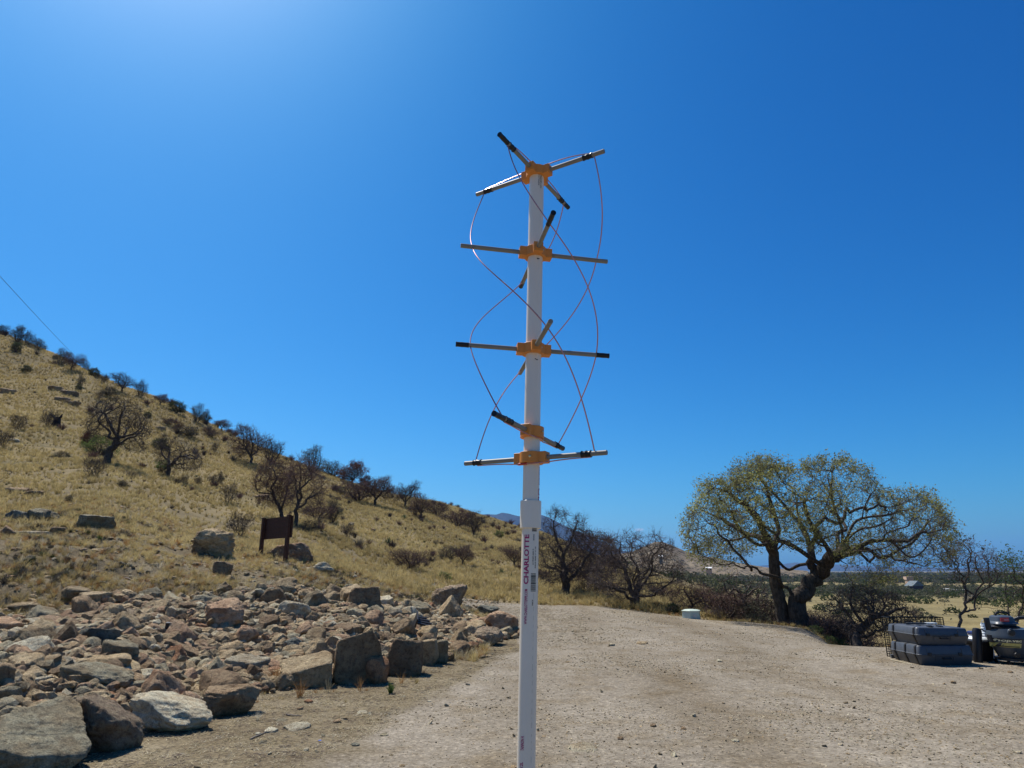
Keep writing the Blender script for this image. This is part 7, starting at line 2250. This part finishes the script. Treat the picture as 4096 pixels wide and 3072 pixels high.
# --- wooden sign seen from behind
pl_b = plane_pt(1045, 2190, 23.4); pr_b = plane_pt(1148, 2190, 22.0)
pL, pR = Vector((pl_b[0], 23.4, 0)), Vector((pr_b[0], 22.0, 0))
tl, tr = plane_pt(1045, 2073, 23.4)[2], plane_pt(1148, 2064, 22.0)[2]
bl, br_ = plane_pt(1045, 2157, 23.4)[2], plane_pt(1148, 2151, 22.0)[2]
ttop = (tl + tr) / 2 ; tbot = (bl + br_) / 2
dirv = (pR - pL); Wd = dirv.length; ang = math.atan2(dirv.y, dirv.x)
zL, zR = hz(pL.x, pL.y), hz(pR.x, pR.y)
sign = empty("wooden_sign", (pL.x, pL.y, zL), (0, 0, ang)); tagit(sign, "dark brown wooden board sign on two posts, seen from behind", "sign")
for k in range(4):
    a = tbot - zL + (ttop - tbot) * k / 4; b = tbot - zL + (ttop - tbot) * (k + 1) / 4
    sl = (tr - tl)
    m = MB(); m.box(-0.02, Wd + 0.10, 0.045 + 0.006 * (k % 2), 0.095, a + 0.0015, b - 0.0015); m.build("plank", M_sign, sign, bevel=0.003)
for (x, zb_) in ((0.02, 0.0), (Wd - 0.02, zR - zL)):
    m = MB(); m.box(x - 0.07, x + 0.07, -0.06, 0.042, zb_ - 0.3, ttop - zL + 0.03); m.build("post", M_sign, sign, bevel=0.006)

# --- pale green utility box
f = ground_hit(2776, 2476); w_ = 73 * f.y / FPX * 1.0
hb = (plane_pt(2776, 2443, f.y)[2] - f.z) * 1.22
ub = empty("utility_box", (f.x, f.y + w_ / 2, f.z - 0.05), (0, 0, R_(8))); tagit(ub, "pale green low utility box with a domed lid at the yard's far edge", "utility box")
octo = [(math.cos(R_(a)) * w_ / 2 * 1.02, math.sin(R_(a)) * w_ / 2 * 1.02) for a in (0, 60, 120, 180, 240, 300)]
V_ = [(x * s, y * s, z) for z, s in ((0, 1.0), (hb * 0.86, 0.95)) for x, y in octo]
m = MB(); m.add(V_, [(i, (i + 1) % 6, 6 + (i + 1) % 6, 6 + i) for i in range(6)] + [(6, 7, 8, 9, 10, 11)]); m.build("body", M_ubox, ub, bevel=0.008)
V_ = [(x * s, y * s, z) for z, s in ((hb * .862, 1.03), (hb * .94, 1.03), (hb * 1.04, 0.75), (hb * 1.08, 0.3)) for x, y in octo]
F_ = [(k * 6 + i, k * 6 + (i + 1) % 6, k * 6 + 6 + (i + 1) % 6, k * 6 + 6 + i) for k in range(3) for i in range(6)] + [(18, 19, 20, 21, 22, 23), (5, 4, 3, 2, 1, 0)]
m = MB(); m.add(V_, F_); m.build("lid", M_ubox, ub, bevel=0.006)
m = MB(); m.box(-0.06, 0.06, -w_ * .475, -w_ * .455, hb * .3, hb * .6); m.build("warning_label", simple_mat("faded_label", (0.55, 0.55, 0.5), 0.7), ub)

# --- charred stump with two horns on the slope
f = ground_hit(222, 1706)
k_ = math.hypot(f.x, f.y)
hS = 52 * f.y / FPX
m = MB()
def nub(pts, r): m.tube([Vector(p) * hS for p in pts], [q * hS for q in r], 10)
nub([(0, 0, -0.1), (0.03, 0, .3), (0.05, 0, .6), (0.03, 0, .75)], [.36, .28, .24, .15])
nub([(0.0, 0, .55), (-.25, 0, .75), (-.52, 0, .95), (-.62, 0, 1.05)], [.14, .10, .06, .03])
nub([(0.08, 0, .6), (.28, 0, .78), (.36, 0, 1.0)], [.13, .09, .03])
o = m.build("burnt_stump", simple_mat("charred_wood", (0.022, 0.019, 0.018), 0.9, var=0.4, scale=3), None, True); o.location = f
tagit(o, "charred black tree stump with two horn-like stubs high on the grassy slope", "stump")

# --- overhead cable running down to the ridge
a = Vector(at_dist(-420, 640, 34)); b = Vector(at_dist(384, 1492, 172)); b.z -= 0.6
pts = []
for k in range(33):
    t = k / 32; p = a.lerp(b, t); p.z -= 1.1 * 4 * t * (1 - t) * 0.35; pts.append(p)
m = MB(); m.tube(pts, 0.016, 6); o = m.build("overhead_cable", M_case2, None, True)
tagit(o, "thin dark cable crossing the sky at left down to the ridge", "cable")

# --- houses on the plain
M_wallw = simple_mat("white_painted_metal", (0.78, 0.78, 0.76), 0.5, var=0.05, scale=0.5)
M_wallp = simple_mat("peach_stucco", (0.50, 0.34, 0.24), 0.9, var=0.06, scale=0.5)
M_walld = simple_mat("dark_wall", (0.10, 0.075, 0.09), 0.9, var=0.1, scale=0.5)
M_roofg = simple_mat("blue_grey_roof", (0.13, 0.16, 0.17), 0.5, var=0.06, scale=0.5)
M_pane = simple_mat("dark_window", (0.02, 0.025, 0.03), 0.15, spec=0.6)
def house(px, py, d, wpx, hwall, hroof, dep, wall, roof, label, yaw=0.0, flat=False):
    r = ray(px, py); kk = d / math.hypot(r.x, r.y)
    x, y = r.x * kk, r.y * kk
    z = min(hz(x, y), CAM_H + r.z * kk + 1)
    z = CAM_H + r.z * kk
    W = wpx * y / FPX
    root = empty("house", (x, y, z), (0, 0, -math.atan2(x, y) + R_(yaw))); tagit(root, label, "building", "buildings on the distant plain")
    m = MB(); m.box(-W / 2, W / 2, 0, dep, -3, hwall); m.build("wall", wall, root)
    m = MB()
    if flat: m.box(-W / 2 - .5, W / 2 + .5, -.6, dep + .6, hwall, hwall + hroof)
    else: m.add([(-W / 2 - .4, -.5, hwall), (W / 2 + .4, -.5, hwall), (W / 2 + .4, dep + .5, hwall), (-W / 2 - .4, dep + .5, hwall), (-W / 2 - .4, dep / 2, hwall + hroof), (W / 2 + .4, dep / 2, hwall + hroof)], [(0, 1, 5, 4), (2, 3, 4, 5), (0, 4, 3), (1, 2, 5), (3, 2, 1, 0)])
    m.build("roof", roof, root)
    n = max(2, int(W / 4))
    for k in range(n):
        u = -W / 2 + W * (k + 0.5) / n
        m = MB(); m.box(u - .5, u + .5, -0.06, 0.02, hwall * .35, hwall * .8); m.build("window", M_pane, root)
house(3836, 2380, 390, 66, 1.6, 0.9, 9, M_walld, M_wallw, "long low building with a white roof on the plain, right one", 8)
house(3790, 2374, 405, 36, 1.5, 0.8, 8, M_walld, M_wallw, "shorter low building with white roof left of the long one", 8)
house(3640, 2372, 380, 26, 3.2, 2.4, 9, M_walld, M_roofg, "small house with a blue-grey gable roof on the plain", -30)
house(3646, 2350, 430, 18, 4.0, 1.6, 8, M_wallp, M_wallp, "peach-coloured house showing above the blue-grey roofed one", 10, True)
house(2644, 2240, 520, 12, 2.4, 1.6, 6, M_roofg, M_wallw, "tiny pale blue roofed shed at the foot of the conical far hill", 0)
house(2836, 2284, 620, 22, 2.4, 1.0, 6, M_wallp, M_wallw, "tiny pale house on the plain just left of the oak's long limb", 0)
house(2250, 2224, 200, 10, 1.8, 1.0, 5, M_roofg, M_wallw, "tiny pale green shed seen through the first bare tree's branches", 0)

# ================================================================== HAZE
hx0, hx1, hy0, hy1, hz0, hz1 = -24000, 24000, -3000, 24500, -160, 980
m = MB(); m.box(hx0, hx1, hy0, hy1, hz0, hz1)
mh = bpy.data.materials.new("haze"); mh.use_nodes = True
nt = mh.node_tree; nt.nodes.clear()
out = N(nt, "ShaderNodeOutputMaterial"); pv = N(nt, "ShaderNodeVolumePrincipled")
pv.inputs['Color'].default_value = (0.22, 0.48, 1.0, 1)
pv.inputs['Density'].default_value = 0.00003
pv.inputs['Anisotropy'].default_value = 0.3
nt.links.new(pv.outputs[0], out.inputs['Volume'])
haze = m.build("haze", mh); tagit(haze, kind='stuff')
scene.cycles.volume_bounces = 1
